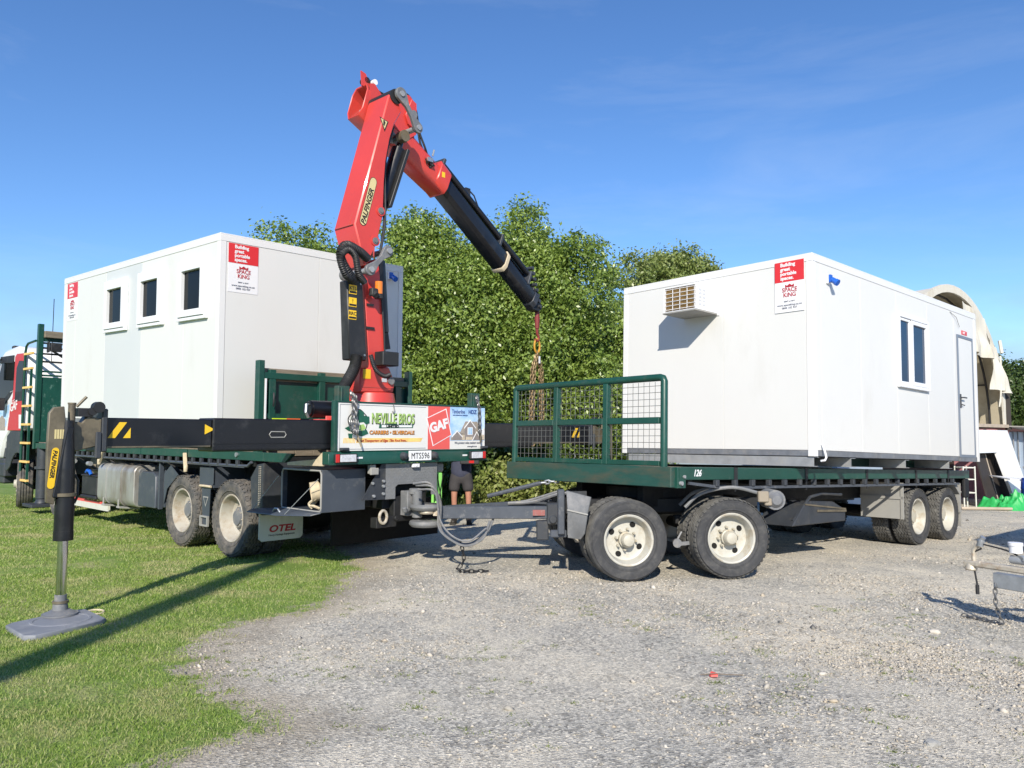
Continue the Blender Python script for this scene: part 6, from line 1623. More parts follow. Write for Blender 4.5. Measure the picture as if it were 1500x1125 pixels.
# headboard: bottom channel, tubes, six mesh panels
part('headboard_channel', MB().prism([(-.13, 0, .955), (-.13, 0, 1.17), (-.005, 0, 1.17), (-.005, 0, .975), (-.05, 0, .955)], (0, 2.64, 0)), 'green_rusty', tr, bevel=.006)
m = MB(); m.box(-.06, .085, -.03, .05, .95, 1.17); m.prism([(-.02, -.031, 1.04), (.05, -.031, 1.09), (.05, -.031, 1.16), (-.03, -.031, 1.16)], (0, -.004, 0))
part('channel_end', m, 'green_paint', tr, bevel=.004)
part('channel_pin', MB().cyl((-.01, -.03, 1.0), (-.01, -.06, 1.0), .022, 12).cyl((.05, -.03, 1.07), (.05, -.05, 1.07), .018, 10), 'galv_dull', tr)
hx = -.055
zl, zm, zh = 1.175, 1.665, 2.13
hbt = MB()
hbt.tube([(hx, .15, zl - .01), (hx, .15, zh - .04), (hx, .165, zh - .01), (hx, .20, zh), (hx, 2.53, zh), (hx, 2.56, zh - .015), (hx, 2.565, zh - .05), (hx, 2.565, zl - .01)], .040, 12)
head = part('headboard_frame', hbt, 'green_paint', tr)
for ya, yb2 in ((.94, 1.01), (1.76, 1.83)):
    part('upright', MB().box(hx - .035, hx + .035, ya, yb2, zl, zh - .03), 'green_paint', head, bevel=.006)
for ya, yb2 in ((.195, .938), (1.012, 1.758), (1.832, 2.52)):
    part('mid_rail', MB().box(hx - .035, hx + .035, ya, yb2, zm - .035, zm + .035), 'green_paint', head, bevel=.006)
    part('foot_rail', MB().box(hx - .03, hx + .03, ya, yb2, zl, zl + .055), 'green_paint', head, bevel=.006)
    for za, zb in ((zl + .056, zm - .036), (zm + .036, zh - .045)):
        w = MB()
        for k in range(1, int((yb2 - ya) / .078) + 1):
            y = ya + k * .078
            if y < yb2: w.cyl((hx, y, za), (hx, y, zb), 0.0031, 5, caps=False)
        for k in range(1, int((zb - za) / .072) + 1):
            z = za + k * .072 - .02
            if z < zb: w.cyl((hx + .006, ya, z), (hx + .006, yb2, z), 0.0031, 5, caps=False)
        part('wire_mesh', w, 'mesh_wire', head)
# dolly: steered across, its axles square to the drawbar (built in world axes)
TI = TRAIL.inverted()
def qw(x, y, z): return TI @ Vector((x, y, z))
def qmb(mb): return mb.xf(TI)
DROT = Matrix.Translation((1.27, 8.4, 0)) @ Matrix.Rotation(math.radians(9), 4, 'Z') @ Matrix.Translation((-1.27, -8.4, 0))
TD = TI @ DROT
def dmb(mb): return mb.xf(TD)
DC = Vector((1.86, 9.55, 0))
for x in (1.27, 2.45):
    k = 'trailer_front' if x < 2 else 'trailer_front_lug'
    for yy, sgn in ((8.40 + .13, -1), (10.70 - .13, 1)):
        zc = .44
        wheel(tr, k, TD @ Vector((x, yy, zc)), TD.to_3x3() @ Vector((0.0, sgn, 0)), .64 if x < 2 else .12)
        wheel(tr, 'inner', TD @ Vector((x, yy - sgn * .30, zc)), TD.to_3x3() @ Vector((0.0, sgn, 0)), .2)
    ax = MB(); ax.cyl((x, 8.5, .44), (x, 10.6, .44), .07, 12); ax.beam((x - .45, 9.0, .60), (x + .45, 9.0, .60), .09, .10); ax.beam((x - .45, 10.1, .6), (x + .45, 10.1, .6), .09, .10); ax.box(x - .1, x + .1, 8.92, 9.08, .35, .75)
    part('axle', dmb(ax), 'chassis_black', tr, bevel=.008)
m = MB(); m.box(.70, 3.05, 9.0, 9.12, .68, .84); m.box(.70, 3.05, 10.0, 10.12, .68, .84)
for x in (.75, 1.3, 1.86, 2.4, 2.95): m.box(x, x + .1, 9.12, 10.0, .70, .82)
m.cyl((1.86, 9.55, .84), (1.86, 9.55, .97), .5, 28)
part('dolly_frame', dmb(m), 'chassis_black', tr, bevel=.006)
# guards on the dolly
g = MB(); g.prism([(.48, 8.45, 1.02), (.88, 8.45, .96), (.83, 8.45, .70), (.80, 8.45, .40), (.66, 8.45, .36), (.54, 8.45, .40)], (0, .02, 0))
part('dolly_mudguard', qmb(MB().prism([(.585, 8.38, .98), (.855, 8.42, .905), (.81, 8.36, .73), (.595, 8.33, .785)], (.012, .03, 0))), 'flap_dark', tr, bevel=.004)
part('dolly_mudguard', qmb(MB().prism([(.595, 8.33, .775), (.81, 8.36, .72), (.785, 8.40, .52), (.74, 8.40, .455), (.60, 8.38, .475)], (.012, .03, 0))), 'flap_dark', tr, bevel=.004)
part('dolly_mudguard', qmb(MB().prism([(.60, 8.42, .96), (.60, 8.42, .50), (.86, 9.05, .50), (.86, 9.05, .92)], (.012, .0, .01))), 'flap_dark', tr)
part('guard_rib', qmb(MB().beam((.592, 8.325, .78), (.815, 8.355, .725), .014, .016)), 'flap_grey', tr)
part('guard_bracket', qmb(MB().box(.50, .575, 8.46, 8.60, .50, .985).box(.42, .60, 8.52, 8.58, .46, .54)), 'drawbar_grey', tr, bevel=.01)
part('dolly_mudguard', qmb(MB().tube(arcpts([(1.92, 8.62, .78), (2.1, 8.62, .93), (2.45, 8.62, 1.0), (2.8, 8.62, .92)]), .02, 8).tube(arcpts([(1.92, 8.9, .78), (2.1, 8.9, .93), (2.45, 8.9, 1.0)]), .02, 8)), 'flap_dark', tr)
m = MB(); m.cyl((2.93, 8.9, .86), (2.93, 8.62, .86), .11, 18); m.cyl((2.93, 8.62, .86), (2.93, 8.57, .86), .09, 18, .05)
part('brake_chamber', qmb(m), 'hub_grey', tr)
m = MB(); m.box(2.72, 2.84, 8.56, 8.62, .84, .96); m.box(2.80, 2.88, 8.58, 8.64, .80, .88)
part('brake_fitting', qmb(m), 'tank_tan', tr, bevel=.01)
part('brake_lever', qmb(MB().beam((1.82, 8.72, .36), (1.98, 8.70, .38), .03, .04).cyl((1.84, 8.70, .38), (1.84, 8.66, .38), .05, 12).tube([(1.84, 8.7, .4), (1.9, 8.72, .5)], .012, 6)), 'hub_grey', tr)
# drawbar
EYE = Vector((-1.0, 9.32, .665))
part('drawbar', qmb(MB().beam((-.86, 9.26, .665), (.62, 8.98, .69), .10, .145).beam((-.80, 9.38, .66), (.75, 10.05, .70), .10, .145).beam((.45, 8.98, .69), (.55, 10.1, .69), .10, .12)), 'drawbar_grey', tr, bevel=.008)
part('towing_eye', qmb(MB().tube([(EYE.x - .02 + .075 * math.cos(a), EYE.y + .075 * math.sin(a), EYE.z) for a in [2 * PI * k / 16 for k in range(16)]], .028, 8, closed=True).beam((EYE.x + .06, EYE.y, EYE.z), (-.80, 9.31, .665), .08, .09)), 'coupling_rust', tr)
part('hinge', qmb(MB().box(.40, .54, 8.88, 9.05, .56, .80).cyl((.47, 8.86, .62), (.47, 9.1, .62), .05, 12).box(.28, .42, 8.90, 9.02, .38, .60)), 'chassis_grey', tr, bevel=.012)
part('reflector', qmb(MB().box(.24, .38, 8.955, 8.968, .655, .72)), 'faded_red', tr)
part('hand_brake_bar', qmb(MB().tube([(-.30, 9.6, .83), (.35, 9.45, 1.0)], .026, 8)), 'drawbar_grey', tr)
part('stay_chain', qmb(MB().chain([(.35, 9.45, 1.0), (.62, 9.4, 1.04)], .055, .008, .02)), 'galv', tr)
part('stay_plate', qmb(MB().box(.62, .9, 9.3, 9.5, 1.02, 1.045)), 'flap_grey', tr)
part('air_hose', qmb(MB().tube(arcpts([(-1.15, 9.0, 1.02), (-.95, 8.98, 1.02), (-.84, 9.1, .80), (-.84, 9.12, .50), (-.72, 9.1, .36), (-.50, 9.08, .32), (-.30, 9.1, .44), (-.22, 9.15, .60)]), .014, 6).tube(arcpts([(-1.12, 9.02, 1.0), (-.92, 8.99, .98), (-.86, 9.08, .78), (-.86, 9.1, .52), (-.76, 9.06, .40), (-.55, 9.04, .30), (-.34, 9.06, .38), (-.26, 9.12, .58)]), .014, 6).tube(arcpts([(-1.1, 9.05, .95), (-.9, 9.02, .92), (-.84, 9.06, .6), (-.7, 9.02, .42), (-.5, 9.0, .36), (-.3, 9.05, .5)]), .012, 6)), 'hub_grey', tr)
part('air_hose', qmb(MB().tube(arcpts([(-.05, 9.62, .74), (.25, 9.6, .76), (.55, 9.5, .86), (.75, 9.5, .88)]), .02, 6).tube(arcpts([(-.05, 9.66, .74), (.2, 9.66, .77), (.6, 9.55, .90)]), .018, 6)), 'hub_grey', tr)
part('safety_chain', qmb(MB().chain(arcpts([(-.60, 9.1, .34), (-.56, 9.06, .14), (-.62, 9.02, .03), (-.50, 8.98, .02), (-.28, 9.0, .02)], 4), .05, .007, .018)), 'chassis_black', tr)
# rear running gear
for x in (6.2, 7.4):
    for yo, yi, out in ((.135, .45, (0, -1, 0)), (2.365, 2.05, (0, 1, 0))):
        wheel(tr, 'trailer_rear', (x, yo, .44), out, x)
        wheel(tr, 'inner', (x, yi, .44), out, .3)
    ax = MB(); ax.cyl((x, .3, .44), (x, 2.2, .44), .07, 12); ax.beam((x - .5, .62, .62), (x + .5, .62, .62), .09, .12); ax.beam((x - .5, 1.88, .62), (x + .5, 1.88, .62), .09, .12); ax.box(x - .1, x + .1, .58, .68, .44, .7)
    part('axle', ax, 'chassis_black', tr, bevel=.008)
part('rear_mudflap', MB().box(5.60, 5.615, .0, .66, .42, .97), 'flap_grey', tr, bevel=.003)
part('flap_rail', MB().box(5.585, 5.60, .0, .66, .72, .76).box(5.585, 5.60, .0, .04, .42, .97), 'flap_grey', tr)
part('rear_mudflap', MB().box(7.98, 7.995, .02, .66, .22, .95), 'flap_grey', tr, bevel=.003)
part('mudguard', MB().prism([(7.5, .02, .97), (7.78, .02, .97), (7.98, .02, .80), (7.98, .02, .45), (7.94, .02, .45), (7.94, .02, .76), (7.7, .02, .93)], (0, .6, 0)), 'flap_grey', tr)
part('tail_plate', MB().box(8.1, 8.31, -.015, .05, .70, 1.03).box(8.29, 8.33, .05, 2.46, .90, 1.06), 'chassis_black', tr, bevel=.02)
tb2 = MB(); tb2.prism([(2.42, .06, .44), (3.84, .06, .46), (3.84, .06, .62), (3.50, .06, .73), (2.90, .06, .75), (2.72, .06, .70)], (0, .5, 0))
tbx = part('side_toolbox', tb2, 'chassis_grey', tr, bevel=.01)
part('lid_edge', MB().beam((2.74, .055, .71), (3.84, .055, .625), .01, .02).beam((3.05, .05, .62), (3.84, .05, .60), .01, .03), 'bracket_olive', tbx)
part('side_tube', MB().tube([(2.5, .1, .50), (2.9, .08, .80), (3.2, .08, .84), (3.8, .1, .82)], .02, 8), 'chassis_grey', tr)
m = MB(); m.box(.9, 2.1, .66, 1.9, .66, .70); m.box(4.2, 5.2, .9, 1.6, .45, .75)
part('under_tray', m, 'chassis_black', tr)

# step frame standing at the tail of the trailer
g0 = gz(12.45, 21.2)
t = thing('step_frame', 'narrow white tubular step frame standing behind the tail of the trailer', 'step', at=(12.45, 21.2, g0))
for x, y in ((12.30, 21.1), (12.62, 21.1), (12.30, 21.5), (12.62, 21.5)): part('leg', MB().beam((x, y, g0), (x, y, g0 + 1.15), .03, .03), 'flap_white', t)
for z in (.42, .78, 1.10):
    part('tread', MB().box(12.30, 12.62, 21.08, 21.5, g0 + z, g0 + z + .03), 'flap_white', t, bevel=.004)

# ------------------------------------------------------------------ person behind the truck's tail, legs showing
def skin_body(name, joints, edges, radii, m, parent, local=None, levels=2):
    me = bpy.data.meshes.new(name)
    me.from_pydata(joints, edges, [])
    o = bpy.data.objects.new(name, me); COL.objects.link(o)
    md = o.modifiers.new('skin', 'SKIN')
    for i, r in enumerate(radii):
        me.skin_vertices[0].data[i].radius = r if isinstance(r, tuple) else (r, r)
    me.skin_vertices[0].data[0].use_root = True
    sd = o.modifiers.new('sub', 'SUBSURF'); sd.levels = levels; sd.render_levels = levels
    dg = bpy.context.evaluated_depsgraph_get()
    fin = bpy.data.meshes.new_from_object(o.evaluated_get(dg))
    bpy.data.objects.remove(o)
    fin.name = name; fin.materials.clear(); fin.materials.append(MATS[m]); fin.shade_smooth()
    ob = bpy.data.objects.new(name, fin); COL.objects.link(ob)
    if parent is not None:
        ob.parent = parent
        ob.matrix_basis = Matrix.Translation([-c for c in OFFS[parent.name]])
    return ob
PX, PY = -0.92, 14.0
PZ = gz(PX, PY)
person = thing('person', 'person in a navy shirt, dark shorts and boots standing behind the truck tail', 'person', at=(PX, PY, PZ))
J = [(0, 0, .95), (0, 0, 1.12), (0, .01, 1.32), (0, .02, 1.47), (0, 0, 1.56), (0, -.02, 1.66), (0, -.02, 1.76),
     (-.10, 0, .92), (-.125, -.01, .50), (-.12, .03, .09), (-.13, -.14, .04),
     (.10, 0, .92), (.135, -.01, .50), (.14, .03, .09), (.155, -.14, .04),
     (-.19, .01, 1.42), (-.25, .02, 1.14), (-.10, -.20, 1.20), (.0, -.26, 1.24),
     (.19, .01, 1.42), (.26, .02, 1.14), (.22, -.20, 1.18), (.16, -.26, 1.22)]
E_ = [(0, 1), (1, 2), (2, 3), (3, 4), (4, 5), (5, 6), (0, 7), (7, 8), (8, 9), (9, 10), (0, 11), (11, 12), (12, 13), (13, 14), (3, 15), (15, 16), (16, 17), (17, 18), (3, 19), (19, 20), (20, 21), (21, 22)]
Rd = [(.15, .11), (.145, .11), (.15, .11), (.11, .09), .055, (.075, .095), (.06, .075), .095, .056, .040, .04, .095, .056, .040, .04, .06, .045, .032, .035, .06, .045, .032, .035]
J = [(PX + a, PY + b, PZ + c) for a, b, c in J]
skin_body('body', J, E_, Rd, 'skin', person)
sh = [(0, 0, .76), (0, 0, 1.04), (0, .01, 1.32), (0, .02, 1.47), (-.20, .01, 1.42), (-.25, .02, 1.22), (.20, .01, 1.42), (.26, .02, 1.22)]
skin_body('shirt', [(PX + a, PY + b, PZ + c) for a, b, c in sh], [(0, 1), (1, 2), (2, 3), (3, 4), (4, 5), (3, 6), (6, 7)], [(.215, .16), (.20, .155), (.185, .14), (.13, .10), .08, .075, .08, .075], 'cloth_navy', person)
so = [(0, 0, 1.02), (0, 0, .88), (-.11, 0, .78), (-.13, -.005, .56), (.11, 0, .78), (.14, -.005, .56)]
skin_body('shorts', [(PX + a, PY + b, PZ + c) for a, b, c in so], [(0, 1), (1, 2), (2, 3), (1, 4), (4, 5)], [(.175, .13), (.17, .13), .115, .105, .115, .105], 'cloth_dark', person)
for sx, nm in ((-1, 'boot'), (1, 'boot')):
    bx = .12 if sx < 0 else .14
    bo_ = [(sx * bx, .04, .20), (sx * bx, .04, .08), (sx * (bx + .01), -.08, .05), (sx * (bx + .02), -.18, .04)]
    skin_body(nm, [(PX + a, PY + b, PZ + c) for a, b, c in bo_], [(0, 1), (1, 2), (2, 3)], [.058, .06, .05, .045], 'boot', person)
    part('sole', MB().prism([(PX + sx * bx - .045, PY + .09, PZ), (PX + sx * bx + .045, PY + .09, PZ), (PX + sx * (bx + .02) + .05, PY - .2, PZ), (PX + sx * (bx + .02) - .05, PY - .2, PZ)], (0, 0, .03)), 'boot', person)
    sk_ = [(sx * bx, .035, .17), (sx * bx, .035, .24)]
    skin_body('sock', [(PX + a, PY + b, PZ + c) for a, b, c in sk_], [(0, 1)], [.058, .056], 'strap_cream', person)
hd = MB()
hd.lathe([(.001, .115), (.05, .105), (.085, .07), (.098, .02), (.095, -.02)][::-1], 20)
part('hair', hd, 'hair', person, local=Matrix.Translation((PX, PY + .0, PZ + 1.73)) @ Matrix.Diagonal((1, 1.12, 1, 1)))
fc = MB()
for sx in (-1, 1): fc.cyl((PX + sx * .033, PY - .112, PZ + 1.685), (PX + sx * .033, PY - .118, PZ + 1.685), .011, 10)
part('eye', fc, 'ink_black', person)
part('nose', MB().cyl((PX, PY - .11, PZ + 1.68), (PX, PY - .145, PZ + 1.645), .010, 8, .016), 'skin', person)
part('mouth', MB().box(PX - .025, PX + .025, PY - .117, PY - .108, PZ + 1.605, PZ + 1.613), 'ink_maroon', person)
for sx in (-1, 1):
    part('ear', MB().cyl((PX + sx * .078, PY, PZ + 1.67), (PX + sx * .098, PY + .01, PZ + 1.675), .028, 10), 'skin', person)
    hx_, hy_, hz_ = PX + (.0 if sx < 0 else .16), PY - .26, PZ + 1.23
    for k in range(4):
        yy = hy_ - .03 + .02 * k; L_ = (.07, .08, .076, .06)[k]
        part('finger', MB().tube([(hx_ - sx * .0, yy, hz_ + .01), (hx_ - sx * L_ * .6, yy - .01, hz_ + .012), (hx_ - sx * L_, yy - .01, hz_ - .012)], .0085, 7), 'skin', person)
    part('thumb', MB().tube([(hx_, hy_ - .03, hz_ + .02), (hx_ - sx * .03, hy_ - .05, hz_ + .045), (hx_ - sx * .055, hy_ - .05, hz_ + .045)], .0095, 7), 'skin', person)
t = thing('remote_control', 'black and red crane remote held in front of the person', 'remote control', at=(PX + .17, PY - .30, PZ + 1.06))
part('case', MB().box(PX + .0, PX + .34, PY - .36, PY - .24, PZ + 1.08, PZ + 1.19), 'black_plastic', t, bevel=.012)
part('lever_panel', MB().box(PX + .16, PX + .25, PY - .365, PY - .361, PZ + 1.10, PZ + 1.15), 'lamp_red', t)
part('lever', MB().cyl((PX + .08, PY - .3, PZ + 1.19), (PX + .08, PY - .3, PZ + 1.24), .012, 8).cyl((PX + .16, PY - .3, PZ + 1.19), (PX + .16, PY - .3, PZ + 1.24), .012, 8).cyl((PX + .24, PY - .3, PZ + 1.19), (PX + .24, PY - .3, PZ + 1.24), .012, 8), 'black_plastic', t)

# ------------------------------------------------------------------ fabric shelter on containers, far right
SE = Vector((.754, .656, 0)); SA = Vector((-.656, .755, 0))            # across the arch, along the tent away from us
APEX = Vector((12.75, 22.0, 0)); RAD = 4.1; ZB = 1.95; ZR = 3.95
shel = thing('fabric_shelter', 'cream fabric arch shelter with torn hanging flaps behind the right cabin', 'shelter', at=(12.75, 22.0, gz(12.75, 22)))
def arch(th, d, r=1.0): return APEX + SE * (RAD * r * math.cos(th)) + SA * d + Vector((0, 0, ZB + ZR * r * math.sin(th)))
def arch_shell(r, d0, d1, nd=8, nt=28, wob=.03):
    mm = MB(); vs = []
    for j in range(nd + 1):
        for i in range(nt + 1):
            th = PI * i / nt; d = d0 + (d1 - d0) * j / nd
            vs.append(arch(th, d, r * (1 - wob * (j % 2) * .6)))
    fs = [(j * (nt + 1) + i, j * (nt + 1) + i + 1, (j + 1) * (nt + 1) + i + 1, (j + 1) * (nt + 1) + i) for j in range(nd) for i in range(nt)]
    mm._add(vs, fs); return mm
part('cover', arch_shell(1.0, 0, 12), 'canvas', shel)
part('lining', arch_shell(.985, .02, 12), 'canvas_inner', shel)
ed = MB()
for i in range(28):
    a, b = PI * i / 28, PI * (i + 1) / 28
    ed.prism([arch(a, -.02, 1.012), arch(b, -.02, 1.012), arch(b, -.02, .955), arch(a, -.02, .955)], SA * .06)
part('front_hem', ed, 'canvas', shel)
rb = MB()
for d in (.4, 3, 6, 9):
    rb.tube([arch(PI * i / 20, d, .955) for i in range(21)], .035, 6)
for th in (.35, .75, 1.15): rb.tube([arch(th, .4, .955), arch(th, 9, .955)], .03, 6)
for z in (4.9, 4.55): 
    c = math.sqrt(max(0, 1 - ((z - ZB) / ZR) ** 2)) * .95
    rb.tube([APEX + SE * (RAD * c) + SA * .5 + Vector((0, 0, z)), APEX - SE * (RAD * c) + SA * .5 + Vector((0, 0, z))], .04, 6)
part('ribs', rb, 'black_plastic', shel)
def sheet(name, pts, nu, nv, amp, m, parent, seed=0, thick=.012):
    """ruffled cloth between four corners"""
    r = random.Random(seed); a, b, c, d = [Vector(p) for p in pts]; nrm = (b - a).cross(d - a).normalized()
    mm = MB(); vs = []
    ph = [r.uniform(0, 6) for _ in range(6)]
    for s in (0, 1):
        for j in range(nv + 1):
            for i in range(nu + 1):
                u, v = i / nu, j / nv
                p = (a * (1 - u) + b * u) * (1 - v) + (d * (1 - u) + c * u) * v
                w = amp * (math.sin(u * 9 + ph[0] + v * 2) * .6 + math.sin(u * 17 + ph[1] - v * 3) * .35 + math.sin(v * 8 + ph[2]) * .3) * (.3 + v)
                vs.append(p + nrm * (w + s * thick))
    n1 = (nu + 1) * (nv + 1)
    fs = []
    for j in range(nv):
        for i in range(nu):
            k = j * (nu + 1) + i; f = (k, k + 1, k + nu + 2, k + nu + 1)
            fs += [f, tuple(n1 + q for q in reversed(f))]
    rim = [i for i in range(nu + 1)] + [(j + 1) * (nu + 1) - 1 for j in range(1, nv + 1)] + [nv * (nu + 1) + i for i in range(nu - 1, -1, -1)] + [j * (nu + 1) for j in range(nv - 1, 0, -1)]
    for q in range(len(rim)):
        x, y = rim[q], rim[(q + 1) % len(rim)]; fs.append((y, x, n1 + x, n1 + y))
    mm._add(vs, fs)
    return part(name, mm, m, parent)
AP = lambda e, z, d=0.0: APEX + SE * e + SA * d + Vector((0, 0, z))
sheet('hanging_flap', [AP(.55, 5.55, -.05), AP(2.3, 5.2, -.05), AP(2.55, 3.95, -.12), AP(.9, 4.1, -.1)], 14, 10, .12, 'canvas', shel, 1)
sheet('hanging_flap', [AP(2.55, 4.6, -.1), AP(3.35, 4.2, -.1), AP(4.0, 2.95, -.25), AP(2.6, 3.05, -.2)], 12, 10, .12, 'canvas', shel, 2)
sheet('back_cloth', [AP(-3.9, 4.3, 1.4), AP(3.95, 4.3, 1.4), AP(4.0, 1.98, 1.2), AP(-4.0, 1.98, 1.2)], 26, 8, .10, 'canvas', shel, 3)
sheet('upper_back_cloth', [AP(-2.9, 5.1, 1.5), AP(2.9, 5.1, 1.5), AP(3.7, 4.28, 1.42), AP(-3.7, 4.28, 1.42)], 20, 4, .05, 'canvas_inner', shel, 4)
part('rope', MB().tube([AP(3.15, 4.1, -.2), AP(3.1, 3.4, -.22), AP(3.0, 2.8, -.2), AP(2.85, 2.5, -.2)], .025, 6).tube([AP(3.3, 4.6, -.15), AP(3.3, 4.2, -.2)], .05, 6), 'canvas', shel)
part('base_rail', MB().beam(AP(-4.1, 1.92, -.02), AP(4.1, 1.92, -.02), .12, .10).beam(AP(-4.1, 1.74, .1), AP(4.1, 1.74, .1), .2, .05), 'board_edge', shel)
part('leg_plate', MB().beam(AP(4.12, 1.8, -.05), AP(4.18, 3.4, -.02), .12, .14), 'board_brown', shel)
# container under the right foot of the arch: doors face us
CZ = gz(16, 24.6)
cont = thing('shipping_container', 'pale blue shipping container with double doors at the right edge', 'container', at=(16.0, 24.6, CZ))
CO = APEX + SE * 4.15; CH = 1.86
def cbox(e0, e1, d0, d1, z0, z1):
    P = [CO + SE * e + SA * d for e, d in ((e0, d0), (e1, d0), (e1, d1), (e0, d1))]
    return MB().prism([(p.x, p.y, z0) for p in P], (0, 0, z1 - z0))
part('shell', cbox(.0, 2.4, .06, 6, CZ, CH), 'container_pink', cont, label='rusty pink container sides')
part('roof_sheet', MB().prism([tuple(CO + SE * -.1 + SA * -.5 + Vector((0, 0, CH + .02))), tuple(CO + SE * 2.5 + SA * -.5 + Vector((0, 0, CH - .12))), tuple(CO + SE * 2.5 + SA * 1.5 + Vector((0, 0, CH + .04))), tuple(CO + SE * -.1 + SA * 1.5 + Vector((0, 0, CH + .1)))], (0, 0, .04)), 'flap_grey', cont)
for k in range(2):
    dr = part('door', cbox(.10 + k * 1.1, 1.17 + k * 1.1, .0, .05, CZ + .12, CH - .12), 'container_blue', cont, bevel=.01)
    for q in (.3, .75):
        e = .10 + k * 1.1 + q
        p = CO + SE * e + SA * -.05
        part('lock_bar', MB().cyl((p.x, p.y, CZ + .1), (p.x, p.y, CH - .1), .022, 8), 'flap_dark', dr)
        part('bar_keeper', MB().box(p.x - .12, p.x + .04, p.y - .03, p.y + .02, CZ + 1.0, CZ + 1.05).box(p.x - .1, p.x + .05, p.y - .03, p.y + .02, CZ + .55, CZ + .6), 'flap_dark', dr)
part('corner_post', cbox(-.02, .09, -.02, .10, CZ, CH), 'container_pink', cont)
# second container carrying the other foot, behind the cabin
c2 = thing('shipping_container', 'container under the hidden left foot of the fabric shelter', 'container', at=(9.0, 19.2, gz(9, 19.2)))
P = [APEX + SE * e + SA * d for e, d in ((-6.5, .4), (-4.1, .4), (-4.1, 6), (-6.5, 6))]
part('shell', MB().prism([(p.x, p.y, gz(9, 19.2)) for p in P], (0, 0, 2.1)), 'container_blue', c2)
# dark back of the shelter under the cloth
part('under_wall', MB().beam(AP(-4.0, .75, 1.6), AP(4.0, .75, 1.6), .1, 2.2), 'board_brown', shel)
# white wall panel with a cut-out leaning at the front, dark boards beside it
GZ = gz(14, 22.6)
pan = thing('leaning_wall_panel', 'white wall panel with a window cut-out leaning under the fabric shelter', 'panel', at=(14.2, 22.4, GZ))
LP = lambda e, t: APEX + SE * e + SA * (-1.0 + .75 * t) + Vector((0, 0, GZ + (1.78 - GZ) * t))
off = SA * .08
for (e0, e1, e2, e3, t0, t1) in ((1.35, 2.75, 3.15, 1.55, 0, .70), (.15, 3.15, 3.32, .15, .70, 1.0)):
    part('panel_piece', MB().prism([LP(e0, t0), LP(e1, t0), LP(e2, t1), LP(e3, t1)], off), 'sign_white', pan)
bd = [(.2, .75, .30), (.62, 1.1, .62)]
for k, (e0, e1, dd) in enumerate(((-.05, .85, .25), (.55, 1.35, .32))):
    o_ = thing('dark_board', ('dark brown board leaning beside the step frame under the shelter', 'dark brown board leaning against the white wall panel')[k], 'board', at=tuple(LP(e0, 0)), group='dark boards leaning under the shelter')
    wb = .75 + 1.2 * k
    a = [LP(e0, 0) + SA * dd, LP(e0 + wb, 0) + SA * dd, LP(e1 + wb - .3, .72) + SA * dd, LP(e1 - .3, .72) + SA * dd]
    part('board', MB().prism(a, SA * .04), 'board_brown', o_)
    part('edge_strip', MB().prism([a[1], a[1] + SE * .05, a[2] + SE * .05, a[2]], SA * .04 + SA * -.05), 'board_edge', o_)
part_z = gz(13.5, 21.3)
tp_ = thing('green_tarp', 'crumpled bright green tarpaulin lying beside the blue barrel', 'tarpaulin', at=(13.2, 21.0, part_z))
def crumple(cx, cy, z0, rx, ry, h, seed, n=90):
    r = np.random.default_rng(seed); a = np.linspace(-1, 1, n); U, V = np.meshgrid(a, a, indexing='ij')
    rad = np.sqrt(U ** 2 + V ** 2); ang = np.arctan2(V, U)
    x = cx + rx * U * (1 + .12 * np.sin(3 * ang)); y = cy + ry * V * (1 + .10 * np.sin(2 * ang + 1))
    env = np.clip(1 - rad ** 2.2, 0, 1) ** .8
    nz = np.zeros_like(U)
    for k in range(12):
        d = r.normal(size=2); d /= np.hypot(*d); q = (U * d[0] + V * d[1]) * (2.2 + 1.3 * k) + r.uniform(0, 6)
        nz += (1 - 2 * np.abs(np.sin(q))) * (0.36 / (1 + .45 * k))
    shape = np.interp(U, [-1, -.5, 0, .35, .7, 1], [.25, .55, .60, .95, 1.0, .7])
    z = z0 + np.maximum(.008, h * env * shape * (.72 + .42 * nz))
    Vt = np.stack([x, y, z], -1).reshape(-1, 3); i = np.arange(n * n).reshape(n, n)
    F = np.stack([i[:-1, :-1], i[1:, :-1], i[1:, 1:], i[:-1, 1:]], -1).reshape(-1, 4)
    return Vt, F
V_, F_ = crumple(13.32, 21.0, gz(13.3, 21), .70, .55, .92, 3)
tc2 = np_object('sheet', V_ - np.array([13.2, 21.0, part_z]), F_, 'tarp_green', smooth=True); tc2.parent = tp_
bz = gz(14.2, 21.2)
brl = thing('blue_barrel', 'blue plastic barrel at the right edge beside the green tarpaulin', 'barrel', at=(14.2, 21.1, bz))
part('body', MB().lathe([(.001, 0), (.27, .0), (.29, .03), (.29, .25), (.30, .28), (.29, .31), (.29, .55), (.30, .58), (.29, .61), (.28, .80), (.26, .86), (.001, .87)], 28, c=(14.2, 21.1, bz)), 'barrel_blue', brl)
part('cover_sheet', MB().prism([(13.7, 21.3, bz + .80), (15.0, 21.3, bz + .70), (15.0, 22.2, bz + .74), (13.7, 22.2, bz + .86)], (0, 0, .03)), 'ink_white', brl)
pp_ = thing('ground_pole', 'pale pole lying on the ground in front of the leaning panel', 'pole', at=(12.6, 20.3, gz(12.6, 20.3)))
part('pole', MB().cyl((11.8, 20.4, gz(11.8, 20.4) + .05), (13.2, 20.5, gz(13.2, 20.5) + .05), .04, 8), 'board_edge', pp_)

